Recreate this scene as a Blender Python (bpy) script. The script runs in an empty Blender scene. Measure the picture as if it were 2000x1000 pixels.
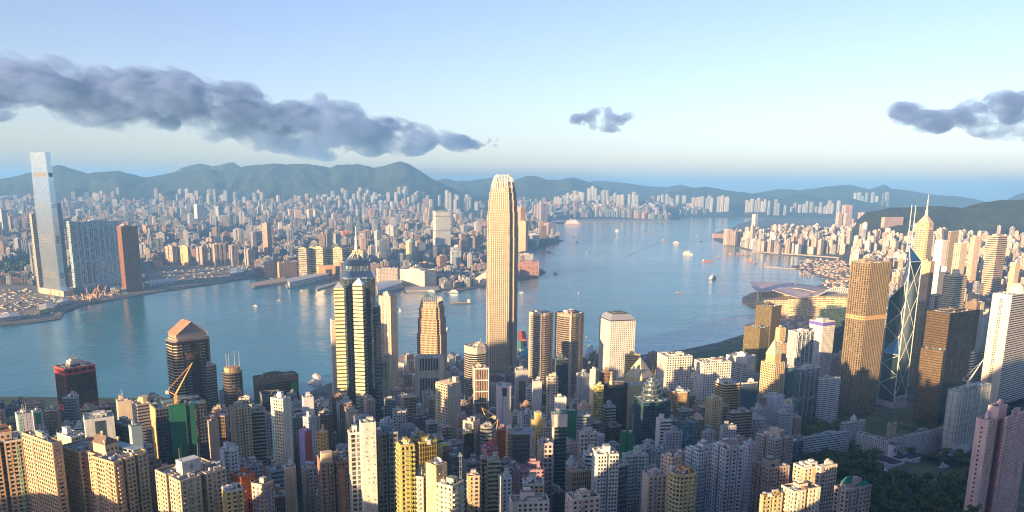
import bpy, bmesh, math, random
import numpy as np
from mathutils import Matrix, Vector, noise as mnoise

scene = bpy.context.scene
R = math.radians
random.seed(7)

# ------------------------------------------------------------------ camera
CAM_H, FPX, PITCH, PPY, ROLL = 400.0, 1528.0, R(12.03), 687.6, R(-0.65)
cam_data = bpy.data.cameras.new('camera')
cam = bpy.data.objects.new('camera', cam_data)
scene.collection.objects.link(cam)
cam_data.sensor_width = 36.0
cam_data.lens = 36.0 * FPX / 2000.0
cam_data.shift_y = (PPY - 500.0) / 2000.0
cam_data.clip_start = 1.0
cam_data.clip_end = 90000.0
cam.matrix_world = (Matrix.Translation((0, 0, CAM_H)) @ Matrix.Rotation(R(90) - PITCH, 4, 'X')
                    @ Matrix.Rotation(-ROLL, 4, 'Z'))
scene.camera = cam

# ------------------------------------------------------------------ sky and sun
SUN_EL, SUN_AZ = R(7.5), R(-138.0)          # azimuth measured from the +Y view axis, negative to the left
SUN_DIR = Vector((math.sin(SUN_AZ) * math.cos(SUN_EL), math.cos(SUN_AZ) * math.cos(SUN_EL), math.sin(SUN_EL)))
world = bpy.data.worlds.new('World')
scene.world = world
world.use_nodes = True
wn = world.node_tree.nodes
bg = wn['Background']
skyt = wn.new('ShaderNodeTexSky')
skyt.sky_type = 'NISHITA'
skyt.sun_disc = False
skyt.sun_elevation = SUN_EL
skyt.sun_rotation = SUN_AZ
skyt.altitude = 400
skyt.air_density = 0.85
skyt.dust_density = 1.2
skyt.ozone_density = 1.5
tint = wn.new('ShaderNodeMix')
tint.data_type = 'RGBA'
tint.blend_type = 'MULTIPLY'
tint.inputs[0].default_value = 1.0
tint.inputs[7].default_value = (1.03, .88, 1.0, 1.0)
world.node_tree.links.new(skyt.outputs['Color'], tint.inputs[6])
world.node_tree.links.new(tint.outputs[2], bg.inputs['Color'])
bg.inputs['Strength'].default_value = 0.061
sun_data = bpy.data.lights.new('sun', 'SUN')
sun_data.energy = 3.9
sun_data.angle = R(0.5)
sun_data.color = (1.0, 0.64, 0.31)
sun = bpy.data.objects.new('sun', sun_data)
scene.collection.objects.link(sun)
sun.location = (-3000, -3000, 1500)
sun.rotation_euler = SUN_DIR.to_track_quat('Z', 'Y').to_euler()

vs = scene.view_settings
vs.view_transform = 'Standard'
vs.look = 'None'
vs.gamma = 1.0
vs.use_curve_mapping = False
vs.exposure = 2.33
cy = scene.cycles
cy.use_denoising = True
cy.max_bounces = 6
cy.diffuse_bounces = 3
cy.filter_width = 1.15
cy.glossy_bounces = 3
cy.transmission_bounces = 2
cy.volume_bounces = 1
cy.caustics_reflective = True
cy.sample_clamp_indirect = 4.0

# ------------------------------------------------------------------ pixel <-> world helpers (2000 x 1000 photograph)
CR, SR = math.cos(ROLL), math.sin(ROLL)
CP, SP = math.cos(PITCH), math.sin(PITCH)

def ray(px, py):
    a, b = px - 1000.0, PPY - py
    X, Y = a * CR + b * SR, -a * SR + b * CR
    d = (X, Y * SP + FPX * CP, Y * CP - FPX * SP)
    return (d[0] / d[1], 1.0, d[2] / d[1])

def at_d(px, py, D):
    r = ray(px, py)
    return (r[0] * D, D, CAM_H + r[2] * D)

def at_z(px, py, z=0.0):
    r = ray(px, py)
    k = (z - CAM_H) / r[2]
    return (r[0] * k, k, z)

def project(x, y, z):
    z = z - CAM_H
    zc = y * CP - z * SP
    yc = y * SP + z * CP
    X, Y = x / zc * FPX, yc / zc * FPX
    return 1000 + X * CR - Y * SR, PPY - (X * SR + Y * CR)

# ------------------------------------------------------------------ materials
def new_mat(name):
    m = bpy.data.materials.new(name)
    m.use_nodes = True
    nt = m.node_tree
    p = nt.nodes['Principled BSDF']
    return m, nt, p

def nd(nt, t, **kw):
    n = nt.nodes.new(t)
    for k, v in kw.items():
        if k in n.inputs.keys() if hasattr(n.inputs, 'keys') else False:
            n.inputs[k].default_value = v
        else:
            setattr(n, k, v)
    return n

def math_n(nt, op, a, b=None, c=None):
    n = nt.nodes.new('ShaderNodeMath')
    n.operation = op
    for i, v in enumerate((a, b, c)):
        if v is None:
            continue
        if isinstance(v, (int, float)):
            n.inputs[i].default_value = v
        else:
            nt.links.new(v, n.inputs[i])
    return n.outputs[0]

def mix_n(nt, fac, a, b, mode='MIX'):
    n = nt.nodes.new('ShaderNodeMix')
    n.data_type = 'RGBA'
    n.blend_type = mode
    for sock, v in ((n.inputs[0], fac), (n.inputs[6], a), (n.inputs[7], b)):
        if isinstance(v, (int, float)):
            sock.default_value = v
        elif isinstance(v, tuple):
            sock.default_value = (*v[:3], 1.0)
        else:
            nt.links.new(v, sock)
    return n.outputs[2]

def attr_n(nt, name='col'):
    n = nt.nodes.new('ShaderNodeAttribute')
    n.attribute_name = name
    return n

def noise_n(nt, scale, detail=3, vec=None, rough=0.55):
    n = nt.nodes.new('ShaderNodeTexNoise')
    n.inputs['Scale'].default_value = scale
    n.inputs['Detail'].default_value = detail
    n.inputs['Roughness'].default_value = rough
    if vec is not None:
        nt.links.new(vec, n.inputs['Vector'])
    return n.outputs['Fac']

def ramp_n(nt, fac, stops):
    n = nt.nodes.new('ShaderNodeValToRGB')
    e = n.color_ramp.elements
    while len(e) < len(stops):
        e.new(0.5)
    for el, (p, c) in zip(e, stops):
        el.position = p
        el.color = (*c, 1.0) if isinstance(c, tuple) else (c, c, c, 1)
    nt.links.new(fac, n.inputs[0])
    return n.outputs[0]

def object_pos(nt):
    return nt.nodes.new('ShaderNodeNewGeometry').outputs['Position']

# painted or rendered wall: face colour with weathering
M_WALL, nt, p = new_mat('wall_paint')
c = attr_n(nt)
pos = object_pos(nt)
g1 = noise_n(nt, 0.09, 4, pos)
mp = nt.nodes.new('ShaderNodeMapping')
mp.inputs['Scale'].default_value = (0.5, 0.5, 0.035)
nt.links.new(pos, mp.inputs['Vector'])
g2 = noise_n(nt, 1.0, 3, mp.outputs[0])
f = math_n(nt, 'ADD', math_n(nt, 'MULTIPLY', g1, 0.5), math_n(nt, 'MULTIPLY', g2, 0.75))
f = math_n(nt, 'ADD', f, 0.36)
nt.links.new(mix_n(nt, 1.0, c.outputs['Color'], f, 'MULTIPLY'), p.inputs['Base Color'])
p.inputs['Roughness'].default_value = 0.78

# curtain wall / window glass: one tint and one slight tilt per pane; UV is counted in panes
def glass_mat(name, rough, ior, tilt, ks):
    m, nt, p = new_mat(name)
    c = attr_n(nt)
    uv = nt.nodes.new('ShaderNodeUVMap')
    uv.uv_map = 'uv'
    fl = nt.nodes.new('ShaderNodeVectorMath')
    fl.operation = 'FLOOR'
    nt.links.new(uv.outputs[0], fl.inputs[0])
    oi = nt.nodes.new('ShaderNodeObjectInfo')
    ad = nt.nodes.new('ShaderNodeVectorMath')
    ad.operation = 'ADD'
    cmb = nt.nodes.new('ShaderNodeCombineXYZ')
    nt.links.new(math_n(nt, 'MULTIPLY', oi.outputs['Random'], 500.0), cmb.inputs[2])
    nt.links.new(fl.outputs[0], ad.inputs[0])
    nt.links.new(cmb.outputs[0], ad.inputs[1])
    wnz = nt.nodes.new('ShaderNodeTexWhiteNoise')
    wnz.noise_dimensions = '3D'
    nt.links.new(ad.outputs[0], wnz.inputs['Vector'])
    v = wnz.outputs['Value']
    # most panes dark, some with pale blinds
    k = ramp_n(nt, v, [(q_, k_) for q_, k_ in zip((0.0, 0.55, 0.8, 0.93, 1.0), ks)])
    nt.links.new(mix_n(nt, 1.0, c.outputs['Color'], k, 'MULTIPLY'), p.inputs['Base Color'])
    p.inputs['Roughness'].default_value = rough
    p.inputs['IOR'].default_value = ior
    geo = nt.nodes.new('ShaderNodeNewGeometry')
    sb = nt.nodes.new('ShaderNodeVectorMath')
    sb.operation = 'SUBTRACT'
    nt.links.new(wnz.outputs['Color'], sb.inputs[0])
    sb.inputs[1].default_value = (0.5, 0.5, 0.5)
    sc = nt.nodes.new('ShaderNodeVectorMath')
    sc.operation = 'SCALE'
    nt.links.new(sb.outputs[0], sc.inputs[0])
    sc.inputs['Scale'].default_value = tilt
    a2 = nt.nodes.new('ShaderNodeVectorMath')
    a2.operation = 'ADD'
    nt.links.new(geo.outputs['Normal'], a2.inputs[0])
    nt.links.new(sc.outputs[0], a2.inputs[1])
    nm = nt.nodes.new('ShaderNodeVectorMath')
    nm.operation = 'NORMALIZE'
    nt.links.new(a2.outputs[0], nm.inputs[0])
    nt.links.new(nm.outputs[0], p.inputs['Normal'])
    return m, p
M_GLASS, _p = glass_mat('window_glass', 0.12, 2.1, 0.03, (.45, .9, 1.5, 2.6, 4.0))
M_MIRROR, _p = glass_mat('mirror_glass', 0.13, 2.0, 0.008, (.85, .97, 1.03, 1.1, 1.2))
_p.inputs['Metallic'].default_value = 0.82
M_GILT, _p = glass_mat('gilded_glass', 0.3, 1.8, 0.012, (.7, .95, 1.05, 1.2, 1.4))
_p.inputs['Metallic'].default_value = 0.55

# far facade: window grid in the material (UV in bays and storeys, alpha of col = window share)
M_FAR, nt, p = new_mat('far_facade')
c = attr_n(nt)
uv = nt.nodes.new('ShaderNodeUVMap')
uv.uv_map = 'uv'
sep = nt.nodes.new('ShaderNodeSeparateXYZ')
nt.links.new(uv.outputs[0], sep.inputs[0])
fu = math_n(nt, 'FRACT', sep.outputs[0])
fv = math_n(nt, 'FRACT', sep.outputs[1])
a = c.outputs['Alpha']
inu = math_n(nt, 'LESS_THAN', fu, a)
inv = math_n(nt, 'MULTIPLY', math_n(nt, 'GREATER_THAN', fv, 0.38), math_n(nt, 'GREATER_THAN', a, 0.02))
fl = nt.nodes.new('ShaderNodeVectorMath')
fl.operation = 'FLOOR'
nt.links.new(uv.outputs[0], fl.inputs[0])
wnz = nt.nodes.new('ShaderNodeTexWhiteNoise')
wnz.noise_dimensions = '2D'
nt.links.new(fl.outputs[0], wnz.inputs['Vector'])
win = ramp_n(nt, wnz.outputs['Value'], [(0.0, (0.02, 0.025, 0.03)), (0.6, (0.06, 0.07, 0.075)), (0.9, (0.2, 0.2, 0.19)), (1.0, (0.3, 0.28, 0.25))])
pos = object_pos(nt)
g = math_n(nt, 'ADD', math_n(nt, 'MULTIPLY', noise_n(nt, 0.03, 4, pos), 0.6), 0.7)
wallc = mix_n(nt, 1.0, c.outputs['Color'], g, 'MULTIPLY')
wf = math_n(nt, 'MULTIPLY', inu, inv)
nt.links.new(mix_n(nt, wf, wallc, win), p.inputs['Base Color'])
nt.links.new(math_n(nt, 'SUBTRACT', 0.8, math_n(nt, 'MULTIPLY', wf, 0.6)), p.inputs['Roughness'])

# plain coloured paint / metal, colour from the mesh
M_PAINT, nt, p = new_mat('painted_surface')
c = attr_n(nt)
g = math_n(nt, 'ADD', math_n(nt, 'MULTIPLY', noise_n(nt, 0.25, 4, object_pos(nt)), 0.5), 0.75)
nt.links.new(mix_n(nt, 1.0, c.outputs['Color'], g, 'MULTIPLY'), p.inputs['Base Color'])
p.inputs['Roughness'].default_value = 0.55
M_METAL, nt, p = new_mat('brushed_metal')
c = attr_n(nt)
nt.links.new(c.outputs['Color'], p.inputs['Base Color'])
p.inputs['Metallic'].default_value = 0.6
p.inputs['Roughness'].default_value = 0.35

# roof decks: stained concrete and paint
M_ROOF, nt, p = new_mat('roof_deck')
c = attr_n(nt)
g = ramp_n(nt, noise_n(nt, 0.22, 5, object_pos(nt), 0.7), [(0.3, 0.55), (0.5, 0.95), (0.7, 1.25)])
nt.links.new(mix_n(nt, 1.0, c.outputs['Color'], g, 'MULTIPLY'), p.inputs['Base Color'])
p.inputs['Roughness'].default_value = 0.9

# foliage and bark
M_LEAF, nt, p = new_mat('foliage')
oi = nt.nodes.new('ShaderNodeObjectInfo')
c = attr_n(nt)
pos = object_pos(nt)
g = math_n(nt, 'ADD', math_n(nt, 'MULTIPLY', noise_n(nt, 0.35, 3, pos), 0.7), 0.55)
rnd = ramp_n(nt, oi.outputs['Random'], [(0.0, (0.7, 0.85, 0.75)), (0.5, (1.0, 1.0, 1.0)), (1.0, (1.5, 1.15, 0.8))])
k = mix_n(nt, 1.0, c.outputs['Color'], rnd, 'MULTIPLY')
nt.links.new(mix_n(nt, 1.0, k, g, 'MULTIPLY'), p.inputs['Base Color'])
p.inputs['Roughness'].default_value = 0.7
M_BARK, nt, p = new_mat('bark')
p.inputs['Base Color'].default_value = (0.09, 0.065, 0.045, 1)
p.inputs['Roughness'].default_value = 0.9

# wooded hills
M_HILL, nt, p = new_mat('wooded_hill')
pos = object_pos(nt)
g = noise_n(nt, 0.012, 6, pos, 0.65)
cc = ramp_n(nt, g, [(0.3, (0.008, 0.017, 0.010)), (0.5, (0.015, 0.027, 0.014)), (0.68, (0.03, 0.038, 0.02))])
nt.links.new(cc, p.inputs['Base Color'])
p.inputs['Roughness'].default_value = 0.9
bmp = nt.nodes.new('ShaderNodeBump')
bmp.inputs['Strength'].default_value = 1.0
bmp.inputs['Distance'].default_value = 14.0
nt.links.new(noise_n(nt, 0.035, 5, pos, 0.6), bmp.inputs['Height'])
nt.links.new(bmp.outputs[0], p.inputs['Normal'])

# planted slope below the lookout: shrubs, terraces, lanes
M_SLOPE, nt, p = new_mat('planted_slope')
pos = object_pos(nt)
g = noise_n(nt, 0.03, 6, pos, 0.65)
cc = ramp_n(nt, g, [(0.3, (0.03, 0.06, 0.022)), (0.48, (0.06, 0.1, 0.035)), (0.58, (0.10, 0.12, 0.06)), (0.64, (0.2, 0.19, 0.17)), (0.75, (0.05, 0.08, 0.03))])
nt.links.new(cc, p.inputs['Base Color'])
p.inputs['Roughness'].default_value = 0.9

# city ground: asphalt, paving, planted strips
M_GROUND, nt, p = new_mat('city_ground')
pos = object_pos(nt)
g = noise_n(nt, 0.02, 5, pos, 0.6)
cc = ramp_n(nt, g, [(0.35, (0.05, 0.052, 0.055)), (0.48, (0.1, 0.1, 0.1)), (0.56, (0.17, 0.155, 0.14)), (0.63, (0.045, 0.06, 0.03)), (0.75, (0.1, 0.095, 0.09))])
nt.links.new(cc, p.inputs['Base Color'])
p.inputs['Roughness'].default_value = 0.9
M_SITE, nt, p = new_mat('bare_site_ground')
pos = object_pos(nt)
g = noise_n(nt, 0.03, 7, pos, 0.75)
cc = ramp_n(nt, g, [(0.3, (0.05, 0.055, 0.045)), (0.42, (0.16, 0.145, 0.12)), (0.52, (0.26, 0.23, 0.19)), (0.6, (0.12, 0.12, 0.11)), (0.68, (0.34, 0.31, 0.27)), (0.8, (0.2, 0.16, 0.12))])
nt.links.new(cc, p.inputs['Base Color'])
p.inputs['Roughness'].default_value = 0.95

# harbour water
M_WATER, nt, p = new_mat('harbour_water')
pos = object_pos(nt)
big = noise_n(nt, 0.0016, 4, pos, 0.6)
cc = ramp_n(nt, big, [(0.35, (0.025, 0.175, 0.22)), (0.65, (0.04, 0.23, 0.27))])
nt.links.new(cc, p.inputs['Base Color'])
p.inputs['Roughness'].default_value = 0.09
p.inputs['IOR'].default_value = 1.33
mpw = nt.nodes.new('ShaderNodeMapping')
mpw.inputs['Scale'].default_value = (0.6, 1.0, 1.0)
mpw.inputs['Rotation'].default_value = (0, 0, R(25))
nt.links.new(pos, mpw.inputs['Vector'])
w1 = noise_n(nt, 0.05, 6, mpw.outputs[0], 0.62)
w2 = noise_n(nt, 0.006, 3, mpw.outputs[0], 0.5)
wh = math_n(nt, 'ADD', w1, math_n(nt, 'MULTIPLY', w2, 2.5))
bmp = nt.nodes.new('ShaderNodeBump')
bmp.inputs['Strength'].default_value = 1.0
nt.links.new(ramp_n(nt, noise_n(nt, 0.0011, 4, mpw.outputs[0], .6), [(.35, .35), (.62, 1.0)]), bmp.inputs['Strength'])
bmp.inputs['Distance'].default_value = 2.4
nt.links.new(wh, bmp.inputs['Height'])
nt.links.new(bmp.outputs[0], p.inputs['Normal'])

M_FOAM, nt, p = new_mat('wake_foam')
p.inputs['Base Color'].default_value = (0.55, 0.62, 0.66, 1)
p.inputs['Roughness'].default_value = 0.6
pos = object_pos(nt)
nt.links.new(ramp_n(nt, noise_n(nt, 0.12, 4, pos, 0.7), [(0.42, 0.0), (0.62, 0.75)]), p.inputs['Alpha'])

# ------------------------------------------------------------------ mesh collector
class MB:
    def __init__(self):
        self.v, self.f, self.c, self.m, self.uv = [], [], [], [], []

    def face(self, pts, col, mi=0, uv=None):
        n = len(self.v)
        self.v.extend(pts)
        k = len(pts)
        self.f.append(tuple(range(n, n + k)))
        self.c.append(col if len(col) == 4 else (col[0], col[1], col[2], 0.0))
        self.m.append(mi)
        self.uv.extend(uv if uv else [(0.5, 0.1)] * k)

    def box(self, x0, x1, y0, y1, z0, z1, col, mi=0, bottom=False):
        a, b, c, d = (x0, y0), (x1, y0), (x1, y1), (x0, y1)
        for p, q in ((a, b), (b, c), (c, d), (d, a)):
            self.face([(p[0], p[1], z0), (q[0], q[1], z0), (q[0], q[1], z1), (p[0], p[1], z1)], col, mi)
        self.face([(*a, z1), (*b, z1), (*c, z1), (*d, z1)], col, mi)
        if bottom:
            self.face([(*d, z0), (*c, z0), (*b, z0), (*a, z0)], col, mi)

    def wallq(self, p, q, z0, z1, col, mi=0, bay=3.0, fh=3.0, u0=0.0):
        L = math.hypot(q[0] - p[0], q[1] - p[1])
        ua, ub = u0 / bay, (u0 + L) / bay
        self.face([(p[0], p[1], z0), (q[0], q[1], z0), (q[0], q[1], z1), (p[0], p[1], z1)], col, mi,
                  [(ua, z0 / fh), (ub, z0 / fh), (ub, z1 / fh), (ua, z1 / fh)])

    def prism(self, poly, z0, z1, col, mi=0, cap=True, bay=3.0, fh=3.0, capcol=None, bottom=False):
        n = len(poly)
        u = 0.0
        for i in range(n):
            p, q = poly[i], poly[(i + 1) % n]
            self.wallq(p, q, z0, z1, col, mi, bay, fh, u)
            u += math.ceil(math.hypot(q[0] - p[0], q[1] - p[1]) / bay) * bay
        if cap:
            self.face([(x, y, z1) for x, y in poly], capcol or col, mi)
        if bottom:
            self.face([(x, y, z0) for x, y in reversed(poly)], capcol or col, mi)

    def loft(self, pa, za, pb, zb, col, mi=0, bay=3.0, fh=3.0):
        n = len(pa)
        for i in range(n):
            j = (i + 1) % n
            L = math.hypot(pa[j][0] - pa[i][0], pa[j][1] - pa[i][1])
            self.face([(*pa[i], za), (*pa[j], za), (*pb[j], zb), (*pb[i], zb)], col, mi,
                      [(0, za / fh), (L / bay, za / fh), (L / bay, zb / fh), (0, zb / fh)])

    def bar(self, a, b, r, col, mi=0, n=6, r2=None):
        a, b = Vector(a), Vector(b)
        d = (b - a)
        if d.length < 1e-6:
            return
        d.normalize()
        s = d.orthogonal().normalized()
        t = d.cross(s)
        r2 = r if r2 is None else r2
        ring = [(math.cos(2 * math.pi * i / n), math.sin(2 * math.pi * i / n)) for i in range(n)]
        A = [tuple(a + (s * x + t * y) * r) for x, y in ring]
        B = [tuple(b + (s * x + t * y) * r2) for x, y in ring]
        for i in range(n):
            j = (i + 1) % n
            self.face([A[i], A[j], B[j], B[i]], col, mi)
        self.face(B, col, mi)
        self.face(list(reversed(A)), col, mi)

    def lathe(self, prof, col, mi=0, n=12, cx=0.0, cy=0.0, sx=1.0, sy=1.0):
        rings = [[(cx + r * sx * math.cos(2 * math.pi * i / n), cy + r * sy * math.sin(2 * math.pi * i / n), z) for i in range(n)] for r, z in prof]
        for A, B in zip(rings, rings[1:]):
            for i in range(n):
                j = (i + 1) % n
                self.face([A[i], A[j], B[j], B[i]], col, mi)

    def build(self, name, mats, parent=None, smooth=False, loc=None, rz=0.0):
        me = bpy.data.meshes.new(name)
        me.from_pydata(self.v, [], self.f)
        if not isinstance(mats, (list, tuple)):
            mats = [mats]
        for m in mats:
            me.materials.append(m)
        n = len(self.f)
        me.polygons.foreach_set('material_index', np.array(self.m, dtype=np.int32))
        tot = np.array([len(f) for f in self.f])
        cols = np.repeat(np.array(self.c, dtype=np.float32), tot, axis=0)
        at = me.attributes.new('col', 'FLOAT_COLOR', 'CORNER')
        at.data.foreach_set('color', cols.ravel())
        uvl = me.uv_layers.new(name='uv')
        uvl.data.foreach_set('uv', np.array(self.uv, dtype=np.float32).ravel())
        if smooth:
            me.polygons.foreach_set('use_smooth', np.ones(n, dtype=bool))
        me.update()
        o = bpy.data.objects.new(name, me)
        scene.collection.objects.link(o)
        if parent is not None:
            o.parent = parent
        if loc is not None:
            o.location = loc
            o.rotation_euler = (0, 0, rz)
        return o

def empty(name, loc, rz=0.0):
    o = bpy.data.objects.new(name, None)
    scene.collection.objects.link(o)
    o.location = loc
    o.rotation_euler = (0, 0, rz)
    o.empty_display_size = 5
    return o

def tag(o, label, cat, group=None, kind=None):
    if label:
        o['label'] = label
    if cat:
        o['category'] = cat
    if group:
        o['group'] = group
    if kind:
        o['kind'] = kind
    return o

ANCHORS = []      # named landmarks: (pixel x, pixel y, short noun phrase) used to word the labels of their neighbours
FOOT = []         # occupied ground discs (x, y, r)
def occupied(x, y, r):
    for fx, fy, fr in FOOT:
        if (fx - x) ** 2 + (fy - y) ** 2 < (fr + r) ** 2:
            return True
    return False
# ------------------------------------------------------------------ terrain, water, hills
def interp(x, xs, ys):
    return float(np.interp(x, xs, ys))

HY = [-3000, -400, 0, 40, 100, 200, 300, 400, 500, 600, 700, 850, 964, 1100, 1250, 1400, 9000]
HZ = [520, 470, 394, 362, 340, 285, 232, 185, 146, 118, 92, 66, 48, 26, 9, 3.0, 3.0]
PP = [-4000, -2500, -1500, -1055, -980, -884, -760, -700, -640, -583, -551, -514, -462, -440, -400, -357, -335, -300, -240, -205, -180, -140, -60, 0, 150, 600, 3000]
PH = [10, 60, 150, 365, 290, 212, 200, 198, 198, 222, 228, 214, 216, 292, 250, 200, 210, 270, 338, 218, 222, 305, 376, 405, 470, 520, 560]  # unseen ridge heights, shaped so that hill shadow falls where wanted
HX, HYD = -math.sin(SUN_AZ), -math.cos(SUN_AZ)      # heading of the sunlight on the ground

def pd(x, y):
    return x * HYD - y * HX, x * HX + y * HYD

def ground_z(x, y):
    if y > 1500:
        return 3.0
    p, d = pd(x, y)
    z = min(interp(y, HY, HZ), interp(p, PP, PH))
    if d < -1100:
        z *= max(0.0, 1 - (-1100 - d) / 2500.0)
    return max(z, 3.0)

def grid_mesh(name, xs, ys, fz, mat, fxy=None):
    nx, ny = len(xs), len(ys)
    V, Fc = [], []
    for yv in ys:
        for xv in xs:
            if fxy:
                V.append(fxy(xv, yv))
            else:
                V.append((xv, yv, fz(xv, yv)))
    for j in range(ny - 1):
        for i in range(nx - 1):
            a = j * nx + i
            Fc.append((a, a + 1, a + nx + 1, a + nx))
    me = bpy.data.meshes.new(name)
    me.from_pydata(V, [], Fc)
    me.materials.append(mat)
    me.polygons.foreach_set('use_smooth', np.ones(len(Fc), dtype=bool))
    o = bpy.data.objects.new(name, me)
    scene.collection.objects.link(o)
    o['kind'] = 'structure'
    return o

def slab_poly(name, pts, z1, z0, mat, kind='structure'):
    bm = bmesh.new()
    top = [bm.verts.new((x, y, z1)) for x, y in pts]
    f = bm.faces.new(top)
    if f.normal.z < 0:
        f.normal_flip()
    f.normal_update()
    bot = [bm.verts.new((x, y, z0)) for x, y in pts]
    n = len(pts)
    for i in range(n):
        j = (i + 1) % n
        bm.faces.new((top[j], top[i], bot[i], bot[j]))
    bmesh.ops.triangulate(bm, faces=[f])
    bmesh.ops.recalc_face_normals(bm, faces=bm.faces)
    me = bpy.data.meshes.new(name)
    bm.to_mesh(me)
    bm.free()
    me.materials.append(mat)
    o = bpy.data.objects.new(name, me)
    scene.collection.objects.link(o)
    o['kind'] = kind
    return o

# sea: one sheet to the horizon
slab_poly('water', [(-39000, -6000), (39000, -6000), (39000, 47000), (-39000, 47000)], 0.0, -2.0, M_WATER)

# Hong Kong side: flat waterfront land and the mountainside, its unseen ridge shaped for the shadow it casts
HK_SHORE = [(-420, 872), (-200, 850), (0, 836), (60, 828), (125, 822), (300, 802), (480, 790), (596, 772), (640, 752), (700, 735), (800, 716),
            (880, 703), (1020, 700), (1160, 706), (1260, 694), (1340, 684), (1400, 671), (1452, 655), (1476, 632),
            (1496, 610), (1470, 604), (1449, 592), (1450, 582), (1466, 574), (1490, 566), (1560, 560), (1604, 558),
            (1612, 550), (1600, 541), (1560, 528), (1545, 521), (1575, 516), (1590, 508), (1560, 502), (1500, 497), (1460, 489), (1420, 479), (1396, 470), (1391, 462), (1400, 454), (1428, 446), (1446, 437), (1470, 430), (1500, 427), (1900, 420), (2400, 418)]
pts = [at_z(px, py)[:2] for px, py in HK_SHORE]
HK_POLY = pts + [(9000, 9000), (9000, -3000), (-3000, -3000), (-3000, pts[0][1])]
slab_poly('waterfront_land', HK_POLY, 2.4, -3.0, M_GROUND)
def hk_rough(x, y):
    z = ground_z(x, y)
    if z <= 3.01:
        return 0.5
    return z + 6.0 * mnoise.noise(Vector((x * 0.02, y * 0.02, 3.1))) * min(1, (z - 3) / 30)
grid_mesh('mountainside', np.linspace(-3200, 2600, 190), np.concatenate([np.linspace(-3200, -100, 40)[:-1], np.linspace(-100, 1420, 100)]), hk_rough, M_SLOPE)

# Kowloon side
K_SHORE = [(-500, 690), (0, 638), (60, 632), (118, 624), (126, 612), (160, 598), (250, 581), (330, 568), (400, 558), (480, 546), (520, 543),
           (560, 548), (640, 541), (655, 556), (700, 565), (735, 575), (790, 566), (832, 569), (884, 571), (945, 560),
           (1008, 549), (1052, 540), (1066, 533), (1060, 527), (1030, 522), (1020, 500), (1040, 488), (1072, 480), (1101, 470), (1082, 466), (1070, 450), (1036, 436),
           (1078, 432), (1200, 432), (1312, 431), (1318, 428), (1250, 426), (1320, 423), (1440, 421), (1560, 420)]
pts = [at_z(px, py)[:2] for px, py in K_SHORE]
K_POLY = pts + [(9000, 22000), (-16000, 22000), (-16000, pts[0][1])]
slab_poly('kowloon_land', K_POLY, 2.4, -3.0, M_GROUND)

def inside(x, y, poly):
    r = False
    n = len(poly)
    for i in range(n):
        x1, y1 = poly[i]
        x2, y2 = poly[i - 1]
        if (y1 > y) != (y2 > y) and x < (x2 - x1) * (y - y1) / (y2 - y1) + x1:
            r = not r
    return r

# bare reclamation ground along the left waterfront
site = [(-300, 655), (0, 634), (60, 628), (117, 620), (124, 609), (160, 595), (250, 578), (330, 565), (400, 555), (480, 543), (500, 530),
        (470, 512), (400, 510), (330, 515), (270, 528), (230, 545), (120, 560), (0, 560), (-300, 580)]
slab_poly('building_site_ground', [at_z(px, py)[:2] for px, py in site], 2.8, 2.3, M_SITE)

for site in ([(1612, 552), (1604, 560), (1640, 590), (1700, 575), (1700, 508), (1640, 512), (1600, 522), (1590, 530)], [(1500, 614), (1560, 606), (1664, 606), (1664, 690), (1570, 705), (1500, 690), (1482, 650)]):
    slab_poly('building_site_ground', [at_z(px, py)[:2] for px, py in site], 2.9, 2.0, M_SITE)

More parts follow.
